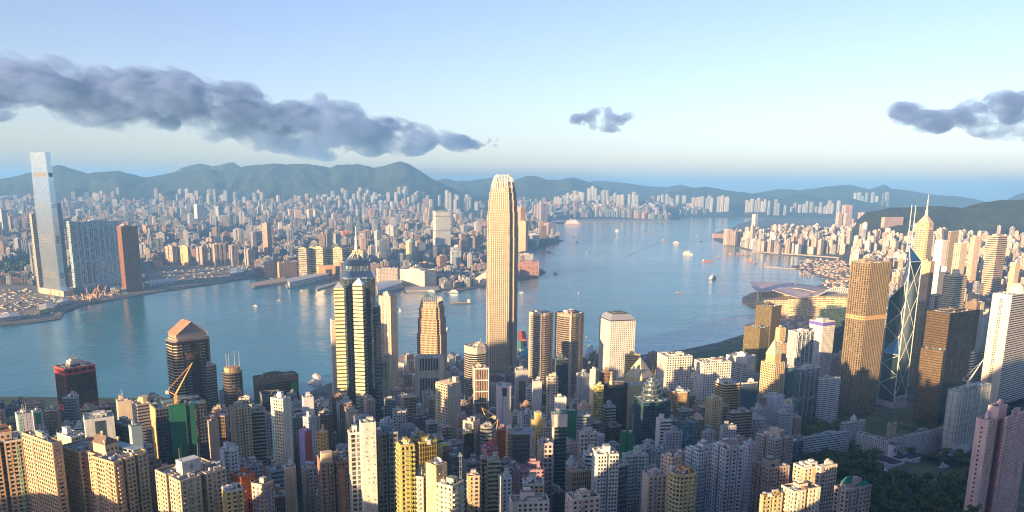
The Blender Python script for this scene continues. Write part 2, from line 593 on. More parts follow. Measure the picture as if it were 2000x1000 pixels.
# ridges: silhouettes read off the photograph, each at its own distance, built as hills with depth
RIDGES = [
    (10900, 1150, [(-700, 345), (-300, 352), (-60, 352), (0, 348), (20, 345), (60, 336), (100, 325), (115, 322), (150, 332), (170, 338), (200, 335), (230, 333), (260, 340), (285, 346), (320, 340), (360, 334), (400, 328), (440, 335), (475, 325), (500, 321), (530, 317), (560, 320), (600, 320), (645, 326), (660, 319), (700, 316), (730, 325), (750, 322), (782, 313), (800, 319), (825, 334), (840, 346), (855, 354), (870, 361), (900, 374), (960, 392), (1050, 410), (1150, 430)]),
    (12000, 640, [(300, 365), (330, 339), (360, 326), (390, 317), (410, 321), (430, 322), (455, 315), (475, 327), (500, 340), (560, 365)]),
    (14500, 1200, [(800, 380), (850, 351), (870, 348), (890, 353), (920, 352), (960, 346), (1000, 352), (1040, 370), (1100, 390)]),
    (12700, 1150, [(930, 392), (980, 370), (1005, 352), (1030, 342), (1045, 342), (1070, 349), (1090, 350), (1120, 346), (1150, 355), (1180, 367), (1210, 380), (1260, 396), (1330, 415)]),
    (16000, 1300, [(1100, 380), (1155, 354), (1180, 352), (1220, 357), (1260, 363), (1300, 365), (1335, 361), (1350, 366), (1400, 371), (1450, 385), (1560, 395)]),
    (13000, 800, [(1230, 415), (1270, 394), (1300, 376), (1340, 367), (1380, 363), (1420, 370), (1460, 375), (1500, 381), (1550, 392), (1620, 405), (1700, 420)]),
    (15000, 1200, [(1400, 395), (1480, 375), (1520, 369), (1560, 370), (1590, 368), (1620, 363), (1650, 361), (1670, 362), (1700, 369), (1727, 360), (1742, 368), (1770, 371), (1800, 376), (1830, 381), (1870, 383), (1900, 387), (1925, 394), (1980, 402), (2100, 412)]),
    (12600, 600, [(1480, 418), (1520, 392), (1555, 377), (1600, 386), (1640, 395), (1655, 384), (1690, 394), (1740, 405), (1800, 412), (1900, 425)]),
    (5200, 560, [(1655, 470), (1675, 428), (1692, 412), (1740, 404), (1800, 400), (1840, 398), (1880, 402), (1920, 392), (1960, 388), (2000, 390), (2060, 380), (2200, 350), (2500, 330)]),
    (9900, 650, [(140, 425), (190, 404), (240, 403), (300, 399), (480, 397), (560, 405), (640, 399), (760, 401), (850, 405), (940, 405), (1000, 424)]),
    (11000, 620, [(1020, 426), (1070, 402), (1100, 394), (1250, 394), (1300, 408), (1330, 428)]),
    (11800, 420, [(1265, 420), (1290, 404), (1430, 403), (1455, 420)]),
    (11800, 420, [(1440, 424), (1460, 411), (1640, 412), (1665, 426)]),
    (14000, 900, [(1900, 410), (1960, 392), (1990, 378), (2020, 372), (2100, 365), (2300, 360)]),
]
RT = []
for D0, w, sil in RIDGES:
    ts, zs = [], []
    for px, py in sil:
        P = at_d(px, py, D0)
        ts.append(P[0] / D0)
        zs.append(max(P[2], 0.0))
    RT.append((D0, w, np.array(ts), np.array(zs)))

def ridge_z(k, t, Y):
    D0, w, ts, zs = RT[k]
    z = float(np.interp(t, ts, zs, left=0.0, right=0.0))
    u = (Y - D0) / w
    g = math.exp(-abs(u) ** 1.55 * 1.15)
    x = t * Y
    n1 = mnoise.noise(Vector((x * 0.0016, Y * 0.0016, k * 7.7)))
    n2 = mnoise.noise(Vector((x * 0.005, Y * 0.005, k * 3.3 + 9)))
    edge = min(1.0, abs(u) * 2.2)
    rough = ((0.22 - abs(n1)) * 0.5 + (0.2 - abs(n2)) * 0.22) * z * edge * g
    tiny = mnoise.noise(Vector((x * 0.02, Y * 0.02, k))) * min(6.0, z * 0.02)
    return max(z * g + rough + tiny, 0.0)

def far_ground(x, y):
    t = x / y
    z = 3.0
    for k in (0, 3, 5, 7, 8, 9, 10, 11, 12):
        D0, w, ts, zs = RT[k]
        if abs(y - D0) < 3 * w and ts[0] < t < ts[-1]:
            z = max(z, ridge_z(k, t, y))
    return z

for k, (D0, w, ts, zs) in enumerate(RT):
    nt_ = max(60, int((ts[-1] - ts[0]) * D0 / 38.0))
    tl = np.linspace(ts[0] - 0.02, ts[-1] + 0.02, min(nt_, 420))
    yl = np.concatenate([np.linspace(D0 - 2.3 * w, D0 - 0.1 * w, 34), np.linspace(D0 - 0.05 * w, D0 + 1.6 * w, 14)])
    grid_mesh('hill', tl, yl, None, M_HILL, fxy=lambda t, y: (t * y, y, ridge_z(k, t, y) - 1.0))
# ------------------------------------------------------------------ generic buildings
WHITE, CREAM, BEIGE, TAN = (.62, .62, .60), (.60, .50, .38), (.47, .36, .27), (.40, .29, .19)
LGREY, GREY, DGREY, BLACK = (.45, .47, .48), (.26, .28, .30), (.10, .105, .115), (.03, .032, .036)
BLUEG, TEAL, PINK, BROWN = (.33, .40, .45), (.17, .32, .33), (.78, .55, .51), (.20, .13, .09)
RED, LILAC, GREEN, OCHRE = (.58, .08, .07), (.42, .36, .50), (.02, .16, .09), (.55, .38, .12)
RUST, YEL = (.45, .13, .05), (.62, .50, .16)
GD, GB, GT, GG, GBL = (.02, .024, .03), (.025, .05, .08), (.03, .08, .085), (.30, .20, .08), (.01, .011, .013)
MATS = [M_WALL, M_GLASS, M_ROOF, M_METAL, M_PAINT, M_MIRROR, M_GILT]
WALL, GLS, ROOF, METAL, PAINT, MIRR, GILT = range(7)

def site(xL, xm, xR, y, D, asp=1.0):
    """Corner nearest the viewer seen at (xm, y) and D metres away; the faces left and right of it reach xL and xR.
    Returns the corner, heading of the right-hand face, its length, length of the left-hand face."""
    C = at_d(xm, y, D)
    z = C[2]
    def reach(dx, dy, xt):
        lo, hi = 0.0, 400.0
        s = 1 if xt > xm else -1
        for _ in range(40):
            mid = (lo + hi) / 2
            if (project(C[0] + dx * mid, C[1] + dy * mid, z)[0] - xt) * s < 0:
                lo = mid
            else:
                hi = mid
        return lo
    w = Vector((C[0], C[1])).normalized()
    if xm - xL < 1.5:
        u = (w.y, -w.x)
        b = reach(u[0], u[1], xR)
        return C, math.atan2(u[1], u[0]), b, b * asp
    if xR - xm < 1.5:
        v = (-w.y, w.x)
        a = reach(v[0], v[1], xL)
        return C, math.atan2(w.y, w.x), a / asp, a
    best = None
    base = math.atan2(w.x, w.y)
    for k in range(2, 89):
        be = R(k) - base
        v = (-math.cos(be), math.sin(be))
        u = (math.sin(be), math.cos(be))
        a, b = reach(v[0], v[1], xL), reach(u[0], u[1], xR)
        if a > 350 or b > 350:
            continue
        e = abs(math.log(max(a, .1) / max(b, .1) / asp))
        if best is None or e < best[0]:
            best = (e, math.atan2(u[1], u[0]), b, a)
    return C, best[1], best[2], best[3]

def plan_poly(kind, b, a):
    if kind == 'chamf':
        c = min(a, b) * 0.14
        return [(c, 0), (b - c, 0), (b, c), (b, a - c), (b - c, a), (c, a), (0, a - c), (0, c)]
    if kind == 'oct':
        c = min(a, b) * 0.28
        return [(c, 0), (b - c, 0), (b, c), (b, a - c), (b - c, a), (c, a), (0, a - c), (0, c)]
    if kind == 'round':
        return [(b / 2 + b / 2 * math.copysign(abs(math.cos(t)) ** .75, math.cos(t)), a / 2 + a / 2 * math.copysign(abs(math.sin(t)) ** .75, math.sin(t)))
                for t in [2 * math.pi * i / 20 - math.pi / 2 for i in range(20)]]
    if kind == 'notch':
        n = min(a, b) * 0.16
        x1, x2, y1, y2 = b * .43, b * .57, a * .43, a * .57
        return [(0, 0), (x1, 0), (x1, n), (x2, n), (x2, 0), (b, 0), (b, y1), (b - n, y1), (b - n, y2), (b, y2), (b, a),
                (x2, a), (x2, a - n), (x1, a - n), (x1, a), (0, a), (0, y2), (n, y2), (n, y1), (0, y1)]
    if kind == 'cross':
        x1, x2, y1, y2 = b * .27, b * .73, a * .27, a * .73
        return [(x1, 0), (x2, 0), (x2, y1), (b, y1), (b, y2), (x2, y2), (x2, a), (x1, a), (x1, y2), (0, y2), (0, y1), (x1, y1)]
    if kind == 'comb':
        n = min(a, b) * 0.13
        P = []
        for i in range(3):
            s = b * i / 3
            P += [(s, 0), (s + b * .22, 0), (s + b * .22, n), (s + b / 3 - .01, n)]
        P[-1] = (b, n)
        P += [(b, a * .4), (b - n, a * .4), (b - n, a * .6), (b, a * .6), (b, a), (0, a), (0, a * .62), (n, a * .62), (n, a * .4), (0, a * .4)]
        return P
    if kind == 'L':
        return [(0, 0), (b, 0), (b, a * .5), (b * .5, a * .5), (b * .5, a), (0, a)]
    return [(0, 0), (b, 0), (b, a), (0, a)]

def inset(poly, d):
    n = len(poly)
    out = []
    for i in range(n):
        p0, p1, p2 = Vector(poly[i - 1]), Vector(poly[i]), Vector(poly[(i + 1) % n])
        e1, e2 = (p1 - p0).normalized(), (p2 - p1).normalized()
        n1, n2 = Vector((-e1.y, e1.x)), Vector((-e2.y, e2.x))
        m = n1 + n2
        k = m.dot(n1)
        m = n1 if abs(k) < 1e-3 else m / k
        out.append((p1.x + m.x * d, p1.y + m.y * d))
    return out

def edge_box(mb, p, q, t0, t1, z0, z1, o0, o1, col, mi, ends=True, tb=True):
    """box along edge p->q between distances t0,t1, standing from o0 to o1 outside the edge"""
    L = math.hypot(q[0] - p[0], q[1] - p[1])
    ex, ey = (q[0] - p[0]) / L, (q[1] - p[1]) / L
    nx, ny = ey, -ex
    A = (p[0] + ex * t0 + nx * o1, p[1] + ey * t0 + ny * o1)
    B = (p[0] + ex * t1 + nx * o1, p[1] + ey * t1 + ny * o1)
    a = (p[0] + ex * t0 + nx * o0, p[1] + ey * t0 + ny * o0)
    b = (p[0] + ex * t1 + nx * o0, p[1] + ey * t1 + ny * o0)
    mb.face([(*A, z0), (*B, z0), (*B, z1), (*A, z1)], col, mi)
    if tb:
        mb.face([(*A, z1), (*B, z1), (*b, z1), (*a, z1)], col, mi)
        mb.face([(*a, z0), (*b, z0), (*B, z0), (*A, z0)], col, mi)
    if ends:
        mb.face([(*a, z0), (*A, z0), (*A, z1), (*a, z1)], col, mi)
        mb.face([(*B, z0), (*b, z0), (*b, z1), (*B, z1)], col, mi)

def facade(wall, glz, poly, z0, z1, fh, bay, ring, pier, wc, gc, blank=(), out=0.3, wmi=WALL, gmi=GLS, over=None, rc=None):
    """glass core with storey bands and piers standing proud of it; blank edges get a plain wall"""
    glz.prism(poly, z0, z1 - 0.1, gc, gmi, cap=False, bay=bay if bay > 0 else 1.5, fh=fh)
    n = len(poly)
    nf = max(1, int(round((z1 - z0) / fh)))
    h = (z1 - z0) / nf
    for i in range(n):
        p, q = poly[i], poly[(i + 1) % n]
        L = math.hypot(q[0] - p[0], q[1] - p[1])
        if L < 0.3:
            continue
        if i in blank:
            edge_box(wall, p, q, -out * .5, L + out * .5, z0, z1, -0.2, out * 1.15, wc, wmi)
            continue
        rg, pr, by = ring, pier, bay
        if over and i in over:
            rg, pr, by = over[i]
        if rg > 0:
            for k in range(nf + 1):
                a, b = z0 + k * h - h * rg * .5, z0 + k * h + h * rg * .5
                a, b = max(a, z0), min(b, z1)
                edge_box(wall, p, q, -out * .9, L + out * .9, a, b, -0.15, out, rc or wc, wmi)
        if pr > 0:
            nb = max(1, int(round(L / by)))
            w = L / nb
            for k in range(nb + 1):
                t = k * w
                hw = w * pr * .5
                edge_box(wall, p, q, max(t - hw, -out * .3), min(t + hw, L + out * .3), z0, z1, -0.15, out + .06, wc, wmi, tb=False)

STY = {   # storey height, bay, band share, pier share, relief
    'flats': (3.0, 3.3, .48, .46, .35), 'flatsb': (3.0, 2.6, .42, .34, .45), 'grid': (3.8, 3.3, .42, .36, .45),
    'gridw': (3.6, 3.4, .44, .40, .6), 'bands': (3.8, 0, .46, 0, .3), 'bandsw': (3.5, 0, .58, 0, .5),
    'fins': (3.9, 3.0, .10, .42, .6), 'finsd': (3.9, 1.7, .18, .34, .45), 'glass': (3.9, 1.8, .10, .07, .12),
    'panes': (3.7, 3.0, .17, .09, .15), 'dots': (3.2, 3.0, .56, .58, .25),
}

def roof_kit(t, poly, zt, rng, rc=LGREY, wc=CREAM, rooms=2, dish=0, ant=0, tank=1, parapet=1.2, scale=1.0, pw=0.35):
    xs = [p[0] for p in poly]
    ys = [p[1] for p in poly]
    b0, b1, a0, a1 = min(xs), max(xs), min(ys), max(ys)
    bw, aw = b1 - b0, a1 - a0
    mb = MB()
    mb.face([(x, y, zt) for x, y in poly], rc, ROOF)
    mb.build('roof', MATS, t)
    if parapet > 0:
        mb = MB()
        for i in range(len(poly)):
            p, q = poly[i], poly[(i + 1) % len(poly)]
            L = math.hypot(q[0] - p[0], q[1] - p[1])
            if L > .5:
                edge_box(mb, p, q, -.2, L + .2, zt - .3, zt + parapet, -pw, .38, wc, WALL)
        mb.build('parapet', MATS, t)
    mb = MB()
    for k in range(int(8 + min(34, bw * aw / 24))):
        cx, cy = b0 + bw * rng.uniform(.06, .92), a0 + aw * rng.uniform(.06, .92)
        w, d, hh = rng.uniform(.5, 1.6), rng.uniform(.5, 1.6), rng.uniform(.6, 2.0)
        if rng.random() < .3:
            w, d, hh = rng.choice([(min(4.5, bw * .2), .25, .5), (.25, min(4.5, aw * .2), .5), (.12, .12, 3.4)])
        cx, cy = min(max(cx, b0 + w + .4), b1 - w - .4), min(max(cy, a0 + d + .4), a1 - d - .4)
        mb.box(cx - w, cx + w, cy - d, cy + d, zt - .1, zt + hh, rng.choice([WHITE, LGREY, GREY, TEAL, BROWN, LGREY]), PAINT)
    mb.build('roof_plant', MATS, t)['kind'] = 'stuff'
    zb = zt
    for k in range(rooms):
        mb = MB()
        w, d = bw * rng.uniform(.22, .42) * scale, aw * rng.uniform(.22, .42) * scale
        cx, cy = b0 + bw * rng.uniform(.32, .68), a0 + aw * rng.uniform(.32, .68)
        hh = rng.uniform(3.0, 6.5) if k == 0 else rng.uniform(2.2, 4.0)
        mb.box(cx - w / 2, cx + w / 2, cy - d / 2, cy + d / 2, zt - .2, zt + hh, wc, WALL)
        mb.box(cx - w / 2 - .25, cx + w / 2 + .25, cy - d / 2 - .25, cy + d / 2 + .25, zt + hh, zt + hh + .35, tuple(c * .9 for c in rc[:3]), ROOF)
        if k == 0:
            zb = zt + hh
            mb.box(cx - w * .2, cx + w * .15, cy - d / 2 - .05, cy - d / 2 + .4, zt, zt + 2.2, (.06, .06, .07), PAINT)
            if w > 5:
                mb.box(cx - w * .3, cx + w * .2, cy - d * .2, cy + d * .25, zt + hh + .3, zt + hh + 1.7, tuple(min(1, c * 1.1) for c in wc[:3]), WALL)
        ob = mb.build('machine_room', MATS, t)
        if k == 0:
            rcx, rcy, room = cx, cy, ob
    if rooms == 0:
        room = t
        rcx, rcy = (b0 + b1) / 2, (a0 + a1) / 2
    for k in range(tank):
        mb = MB()
        cx, cy = b0 + bw * rng.uniform(.15, .85), a0 + aw * rng.uniform(.15, .85)
        r = rng.uniform(.9, 1.8)
        if rng.random() < .5:
            mb.lathe([(0, zt - .1), (r, zt - .1), (r, zt + 2.0), (r * .8, zt + 2.4), (0, zt + 2.5)], LGREY, PAINT, 10, cx, cy)
        else:
            for kk in range(rng.randint(2, 4)):
                ox = cx + kk * r * 1.5 - r * 2
                if b0 + 1 < ox < b1 - 2:
                    mb.box(ox, ox + r * 1.2, cy - r * .6, cy + r * .6, zt - .1, zt + r, rng.choice([LGREY, GREY, WHITE]), PAINT)
        if mb.f:
            mb.build('water_tank' if len(mb.f) > 30 else 'cooling_unit', MATS, t)
    for k in range(dish):
        mb = MB()
        r = rng.uniform(1.6, 2.6)
        cx, cy = b0 + bw * rng.uniform(.2, .8), a0 + aw * rng.uniform(.15, .5)
        zz = zt + 2.6
        pr = [(0, -.55 * r), (r * .5, -.42 * r), (r * .85, -.14 * r), (r, 0), (r * .96, .02), (r * .8, -.1 * r), (0, -.47 * r)]
        tmp = MB()
        tmp.lathe([(q, zq) for q, zq in pr], WHITE, PAINT, 14)
        Mx = Matrix.Translation((cx, cy, zz)) @ Matrix.Rotation(R(38), 4, 'X') @ Matrix.Rotation(R(rng.uniform(-30, 30)), 4, 'Y')
        tmp.v = [tuple(Mx @ Vector(v)) for v in tmp.v]
        tmp.bar((cx, cy, zt - .2), (cx, cy, zz - r * .4), .22, GREY, PAINT)
        tmp.build('satellite_dish', MATS, t)
    for k in range(ant):
        mb = MB()
        cx, cy = rcx + rng.uniform(-2, 2), rcy + rng.uniform(-1.5, 1.5)
        hh = rng.uniform(5, 11)
        mb.bar((cx, cy, zb - 1), (cx, cy, zb + hh), .16, LGREY, METAL, 5, .07)
        mb.build('antenna', MATS, room)

def tower(name, label, cat, xL, xm, xR, y, D, sty='flats', wc=CREAM, gc=GD, plan='box', asp=1.0, blank='', roof=True, rooms=2, dish=0,
          ant=0, tank=1, rc=LGREY, group=None, an=None, gm=GLS, base=None, fh=None, bay=None, ring=None, pier=None, out=None, over=None,
          ac=0, bal=0, crownband=0, parapet=1.2, seed=None, rcol=None, scale=1.0, wm=WALL, podium=0):
    rng = random.Random(seed if seed is not None else int(xL * 31 + y * 17 + D))
    C, rz, b, a = site(xL, xm, xR, y, D, asp)
    zb = (ground_z(C[0], C[1]) if base is None else base) - 6.0
    H = C[2] - zb
    t = empty(name, (C[0], C[1], zb), rz)
    tag(t, label, cat, group)
    f0, b0, r0, p0, o0 = STY[sty]
    fh, bay = fh or f0, bay or b0
    ring, pier, out = (r0 if ring is None else ring), (p0 if pier is None else pier), out or o0
    poly = plan_poly(plan, b, a)
    bl = set()
    for i in range(len(poly)):
        p, q = poly[i], poly[(i + 1) % len(poly)]
        if 'L' in blank and abs(p[0]) < .01 and abs(q[0]) < .01:
            bl.add(i)
        if 'R' in blank and abs(p[1]) < .01 and abs(q[1]) < .01:
            bl.add(i)
        if 'l' in blank and plan == 'notch' and i in (18, 19):
            bl.add(i)
        if 'N' in blank and plan in ('notch', 'cross', 'comb') and math.hypot(q[0] - p[0], q[1] - p[1]) < min(a, b) * .3:
            bl.add(i)
    wall, glz = MB(), MB()
    facade(wall, glz, poly, 0.0, H, fh, bay, ring, pier, wc, gc, bl, out, wm, gm, over, rcol)
    if crownband:
        for i in range(len(poly)):
            p, q = poly[i], poly[(i + 1) % len(poly)]
            L = math.hypot(q[0] - p[0], q[1] - p[1])
            edge_box(wall, p, q, -out, L + out, H - crownband, H, -.2, out + .12, wc, wm)
    wall.build('wall', MATS, t)
    glz.build('glazing', MATS, t)
    if bal:
        mb = MB()
        nf = int(H / fh)
        for i in (0, len(poly) - 1):
            p, q = poly[i], poly[(i + 1) % len(poly)]
            L = math.hypot(q[0] - p[0], q[1] - p[1])
            if i in bl or L < 3:
                continue
            for k in range(2, nf):
                w = min(4.2, L * .4)
                for c0 in ([L * .5 - w / 2] if L < 11 else [L * .22 - w / 2, L * .78 - w / 2]):
                    edge_box(mb, p, q, c0, c0 + w, k * fh - .1, k * fh + 1.0, out, out + 1.3, wc, WALL)
        if mb.f:
            o = mb.build('balcony', MATS, t)
            o['kind'] = 'stuff'
    if ac or (D < 620 and sty in ('flats', 'flatsb', 'dots')):
        mb = MB()
        nf = int(H / fh)
        for i in range(len(poly)):
            p, q = poly[i], poly[(i + 1) % len(poly)]
            L = math.hypot(q[0] - p[0], q[1] - p[1])
            if L < 2.5 or (p[1] + q[1]) / 2 > a * .6 or (p[0] + q[0]) / 2 > b * .98:
                continue
            for k in range(max(2, nf - 26), nf):
                for m_ in range(max(1, int(L / 4.0))):
                    if rng.random() < .55:
                        tt = min(L - 1, (m_ + .3 + .4 * rng.random()) * 4.0)
                        edge_box(mb, p, q, tt, tt + .85, k * fh - .55, k * fh + .1, out, out + .55, rng.choice([WHITE, LGREY, GREY]), PAINT)
        if mb.f:
            o = mb.build('air_conditioner', MATS, t)
            o['kind'] = 'stuff'
    if D < 1000 and sty in ('flats', 'flatsb', 'dots', 'grid') and H > 40:
        mb = MB()
        tone = tuple(min(.7, c * rng.choice([.62, .8, 1.25])) for c in wc[:3])
        for i in range(len(poly)):
            p, q = poly[i], poly[(i + 1) % len(poly)]
            L = math.hypot(q[0] - p[0], q[1] - p[1])
            if i in bl or L < 7 or (p[1] + q[1]) / 2 > a * .5 and (p[0] + q[0]) / 2 > b * .5:
                continue
            w = min(2.6, L * .2)
            c0 = L * rng.choice([.02, .3, .62])
            edge_box(mb, p, q, c0, c0 + w, 0, H + rng.uniform(-3, 1), -.1, out + .14, tone, WALL)
            for k in range(int(H / fh) - 1):
                edge_box(mb, p, q, c0 + w * .35, c0 + w * .65, k * fh + 1.0, k * fh + 2.0, out + .12, out + .18, (.03, .035, .04), GLS, ends=False, tb=False)
        if mb.f:
            mb.build('stair_strip', MATS, t)
    if roof:
        roof_kit(t, poly, H - .25, rng, rc, wc if rng.random() < .75 else WHITE, rooms, dish, ant, tank, parapet, scale)
    cx, cy = C[0] + math.cos(rz) * b / 2 - math.sin(rz) * a / 2, C[1] + math.sin(rz) * b / 2 + math.cos(rz) * a / 2
    FOOT.append((cx, cy, math.hypot(a, b) * .5))
    if an:
        ANCHORS.append(((xL + xR) / 2, y + 40, an))
    t['_dim'] = (b, a, H)
    LAST[0] = t
    return t

LAST = [None]
def T_at(name, px, py, D, rz=0.0, base=None):
    P = at_d(px, py, D)
    zb = 2.4 if base is None else base
    return empty(name, (P[0], P[1], zb), rz), P[2] - zb
# ------------------------------------------------------------------ composite helper
def absorb(main, sub):
    """make the parts of one block parts of another building"""
    bpy.context.view_layer.update()
    Mm = main.matrix_world.inverted()
    for ch in list(sub.children):
        M = Mm @ sub.matrix_world @ ch.matrix_local
        ch.parent = main
        ch.matrix_parent_inverse = Matrix.Identity(4)
        ch.matrix_local = M
    bpy.data.objects.remove(sub)

def local_xy(poly_scale, b, a, s):
    return [((x - b / 2) * s + b / 2, (y - a / 2) * s + a / 2) for x, y in poly_scale]

def sq(b, a, s, c=0.0):
    x0, x1, y0, y1 = b / 2 - b * s / 2, b / 2 + b * s / 2, a / 2 - a * s / 2, a / 2 + a * s / 2
    if c <= 0:
        return [(x0, y0), (x1, y0), (x1, y1), (x0, y1)]
    k = c * min(b, a) * s
    return [(x0 + k, y0), (x1 - k, y0), (x1 - k, y0 + k * .55), (x1, y0 + k), (x1, y1 - k), (x1 - k * .55, y1 - k), (x1 - k, y1), (x0 + k, y1),
            (x0 + k * .55, y1 - k), (x0, y1 - k), (x0, y0 + k), (x0 + k, y0 + k * .55)]

def start(name, label, cat, xL, xm, xR, y, D, asp=1.0, base=None, an=None, group=None):
    C, rz, b, a = site(xL, xm, xR, y, D, asp)
    zb = (ground_z(C[0], C[1]) if base is None else base) - 4.0
    t = empty(name, (C[0], C[1], zb), rz)
    tag(t, label, cat, group)
    cx, cy_ = C[0] + math.cos(rz) * b / 2 - math.sin(rz) * a / 2, C[1] + math.sin(rz) * b / 2 + math.cos(rz) * a / 2
    FOOT.append((cx, cy_, math.hypot(a, b) * .52))
    if an:
        ANCHORS.append(((xL + xR) / 2, y + 50, an))
    return t, b, a, C[2] - zb, zb, D

def z_at(y, px, D, zb):
    return at_d(px, y, D)[2] - zb

def spire(t, x, y, z0, z1, r, col=LGREY, name='spire', mi=METAL):
    mb = MB()
    mb.bar((x, y, z0), (x, y, z0 + (z1 - z0) * .45), r, col, mi, 8, r * .7)
    mb.bar((x, y, z0 + (z1 - z0) * .45), (x, y, z1), r * .6, col, mi, 8, r * .18)
    mb.build(name, MATS, t)

def hip(mb, x0, x1, y0, y1, z0, z1, col, mi=ROOF, rid=.35):
    along = (x1 - x0) > (y1 - y0)
    if along:
        m = (y0 + y1) / 2
        k = (x1 - x0) * rid * .5 if rid < 1 else (x1 - x0) / 2
        A, B = (x0 + k, m, z1), (x1 - k, m, z1)
        mb.face([(x0, y0, z0), (x1, y0, z0), B, A], col, mi)
        mb.face([(x1, y1, z0), (x0, y1, z0), A, B], col, mi)
        mb.face([(x1, y0, z0), (x1, y1, z0), B], col, mi)
        mb.face([(x0, y1, z0), (x0, y0, z0), A], col, mi)
    else:
        m = (x0 + x1) / 2
        k = (y1 - y0) * rid * .5 if rid < 1 else (y1 - y0) / 2
        A, B = (m, y0 + k, z1), (m, y1 - k, z1)
        mb.face([(x0, y0, z0), (x1, y0, z0), A], col, mi)
        mb.face([(x1, y0, z0), (x1, y1, z0), B, A], col, mi)
        mb.face([(x1, y1, z0), (x0, y1, z0), B], col, mi)
        mb.face([(x0, y1, z0), (x0, y0, z0), A, B], col, mi)

# ------------------------------------------------------------------ tallest harbour tower with the claw crown
t, b, a, H, zb, D = start('office_tower', 'tallest pale gold tower in the middle with a claw-like crown of curved fins', 'office tower', 950, 1003, 1013, 455, 1574, base=3, an='the tallest tower with the claw crown')
wall, glz = MB(), MB()
gold_w, gold_g = (.43, .385, .315), (.12, .10, .07)
tiers = [(0, z_at(560, 985, D, zb), 1.0), (z_at(560, 985, D, zb), z_at(462, 985, D, zb), .985), (z_at(462, 985, D, zb), z_at(414, 985, D, zb), .955),
         (z_at(414, 985, D, zb), z_at(391, 985, D, zb), .90), (z_at(391, 985, D, zb), z_at(376, 985, D, zb), .845), (z_at(376, 985, D, zb), z_at(366, 985, D, zb), .77)]
for z0, z1, s in tiers:
    P = sq(b, a, s, .15)
    facade(wall, glz, P, z0, z1, 4.6, 4.3, .16, .36, gold_w, gold_g, out=.8, gmi=GILT)
    wall.face([(x, y, z1) for x, y in P], GREY, ROOF)
wall.build('wall', MATS, t)
glz.build('glazing', MATS, t)
zc, zt = tiers[-1][1], z_at(341, 982, D, zb)
mb = MB()
P = sq(b, a, .66, .15)
mb.prism(P, zc - 1, zc + (zt - zc) * .45, GREY, WALL)
mb.build('machine_room', MATS, t)
mb = MB()
for i in range(4):
    for k in range(9):
        f = (k + .5) / 9 - .5
        pr = []
        for q in range(7):
            w = q / 6
            s = .76 - .36 * w ** 2.2
            zz = zc - 8 + (zt - zc + 8) * (1 - (1 - w) ** 1.25)
            off = (f * .62 * (1 - .3 * w), -.5 * s)
            for r_ in range(i):
                off = (-off[1], off[0])
            pr.append((b / 2 + off[0] * b, a / 2 + off[1] * a, zz))
        for p0, p1 in zip(pr, pr[1:]):
            mb.bar(p0, p1, .62, (.6, .55, .45), PAINT, 4)
mb.build('crown_fin', MATS, t)['kind'] = 'stuff'
mb = MB()
mb.box(-30, b + 25, -12, a + 30, -2, 26, (.38, .38, .38), WALL)
mb.face([(-30, -12, 26.3), (b + 25, -12, 26.3), (b + 25, a + 30, 26.3), (-30, a + 30, 26.3)], (.12, .16, .09), ROOF)
mb.build('podium', MATS, t)

# ------------------------------------------------------------------ its smaller companion
t, b, a, H, zb, D = start('office_tower', 'shorter tan tower with a comb of upright fins on its stepped top, by the water', 'office tower', 813, 859, 874, 655, 1330, base=3, an='the tan tower with the finned top')
wall, glz = MB(), MB()
ys = [(None, 655, 1.0), (655, 625, .93), (625, 603, .84), (603, 592, .74)]
zz = 0
for y0, y1, s in ys:
    z1 = z_at(y1, 843, D, zb)
    P = sq(b, a, s, .12)
    facade(wall, glz, P, zz, z1, 4.2, 2.4, .36, .34, (.46, .35, .24), (.05, .045, .04), out=.5)
    wall.face([(x, y, z1) for x, y in P], GREY, ROOF)
    zz = z1
wall.build('wall', MATS, t)
glz.build('glazing', MATS, t)
mb = MB()
zt = z_at(582, 843, D, zb)
for i in range(4):
    for k in range(8):
        f = (k + .5) / 8 - .5
        o0, o1 = (f * .72, -.38), (f * .66, -.33)
        for r_ in range(i):
            o0, o1 = (-o0[1], o0[0]), (-o1[1], o1[0])
        mb.bar((b / 2 + o0[0] * b, a / 2 + o0[1] * a, zz - 8), (b / 2 + o1[0] * b, a / 2 + o1[1] * a, zt - abs(f) * 6), .55, (.6, .52, .42), PAINT, 4, .3)
mb.build('crown_fin', MATS, t)

# ------------------------------------------------------------------ very tall glass tower across the harbour
t, b, a, H, zb, D = start('office_tower', 'very tall silvery blue glass tower rising alone above the far left shore', 'office tower', 57, 88, 99, 297, 2727, base=3, an='the tall silver glass tower')
mb = MB()
prof = [(0, 1.32), (14, 1.2), (34, 1.1), (70, 1.07), (160, 1.08), (280, 1.06), (400, 1.02), (H, .97)]
for (z0, s0), (z1, s1) in zip(prof, prof[1:]):
    mb.loft(sq(b, a, s0, .07), z0, sq(b, a, s1, .07), z1, (.56, .67, .74), MIRR, 3.0, 4.2)
mb.build('curtain_wall', MATS, t)
mb = MB()
mb.face([(x, y, H - 3) for x, y in sq(b, a, .97, .07)], GREY, ROOF)
mb.build('roof', MATS, t)
mb = MB()
zl, C0 = lambda y: z_at(y, 80, D, zb), (.13, .135, .14)
for y0, y1 in ((337, 345), (400, 401.5), (404, 405), (460, 462), (464, 466), (468, 470), (472, 474), (533, 535), (537, 539), (541, 543)):
    z1, z0 = zl(y0), zl(y1)
    s = float(np.interp((z0 + z1) / 2, [q[0] for q in prof], [q[1] for q in prof])) + .008
    P = sq(b, a, s)
    for i in range(4):
        p, q = P[i], P[(i + 1) % 4]
        L = math.hypot(q[0] - p[0], q[1] - p[1])
        edge_box(mb, p, q, L * .15, L * .85, z0, z1, -.5, .25, C0, WALL)
mb.build('louvre_band', MATS, t)
mb = MB()
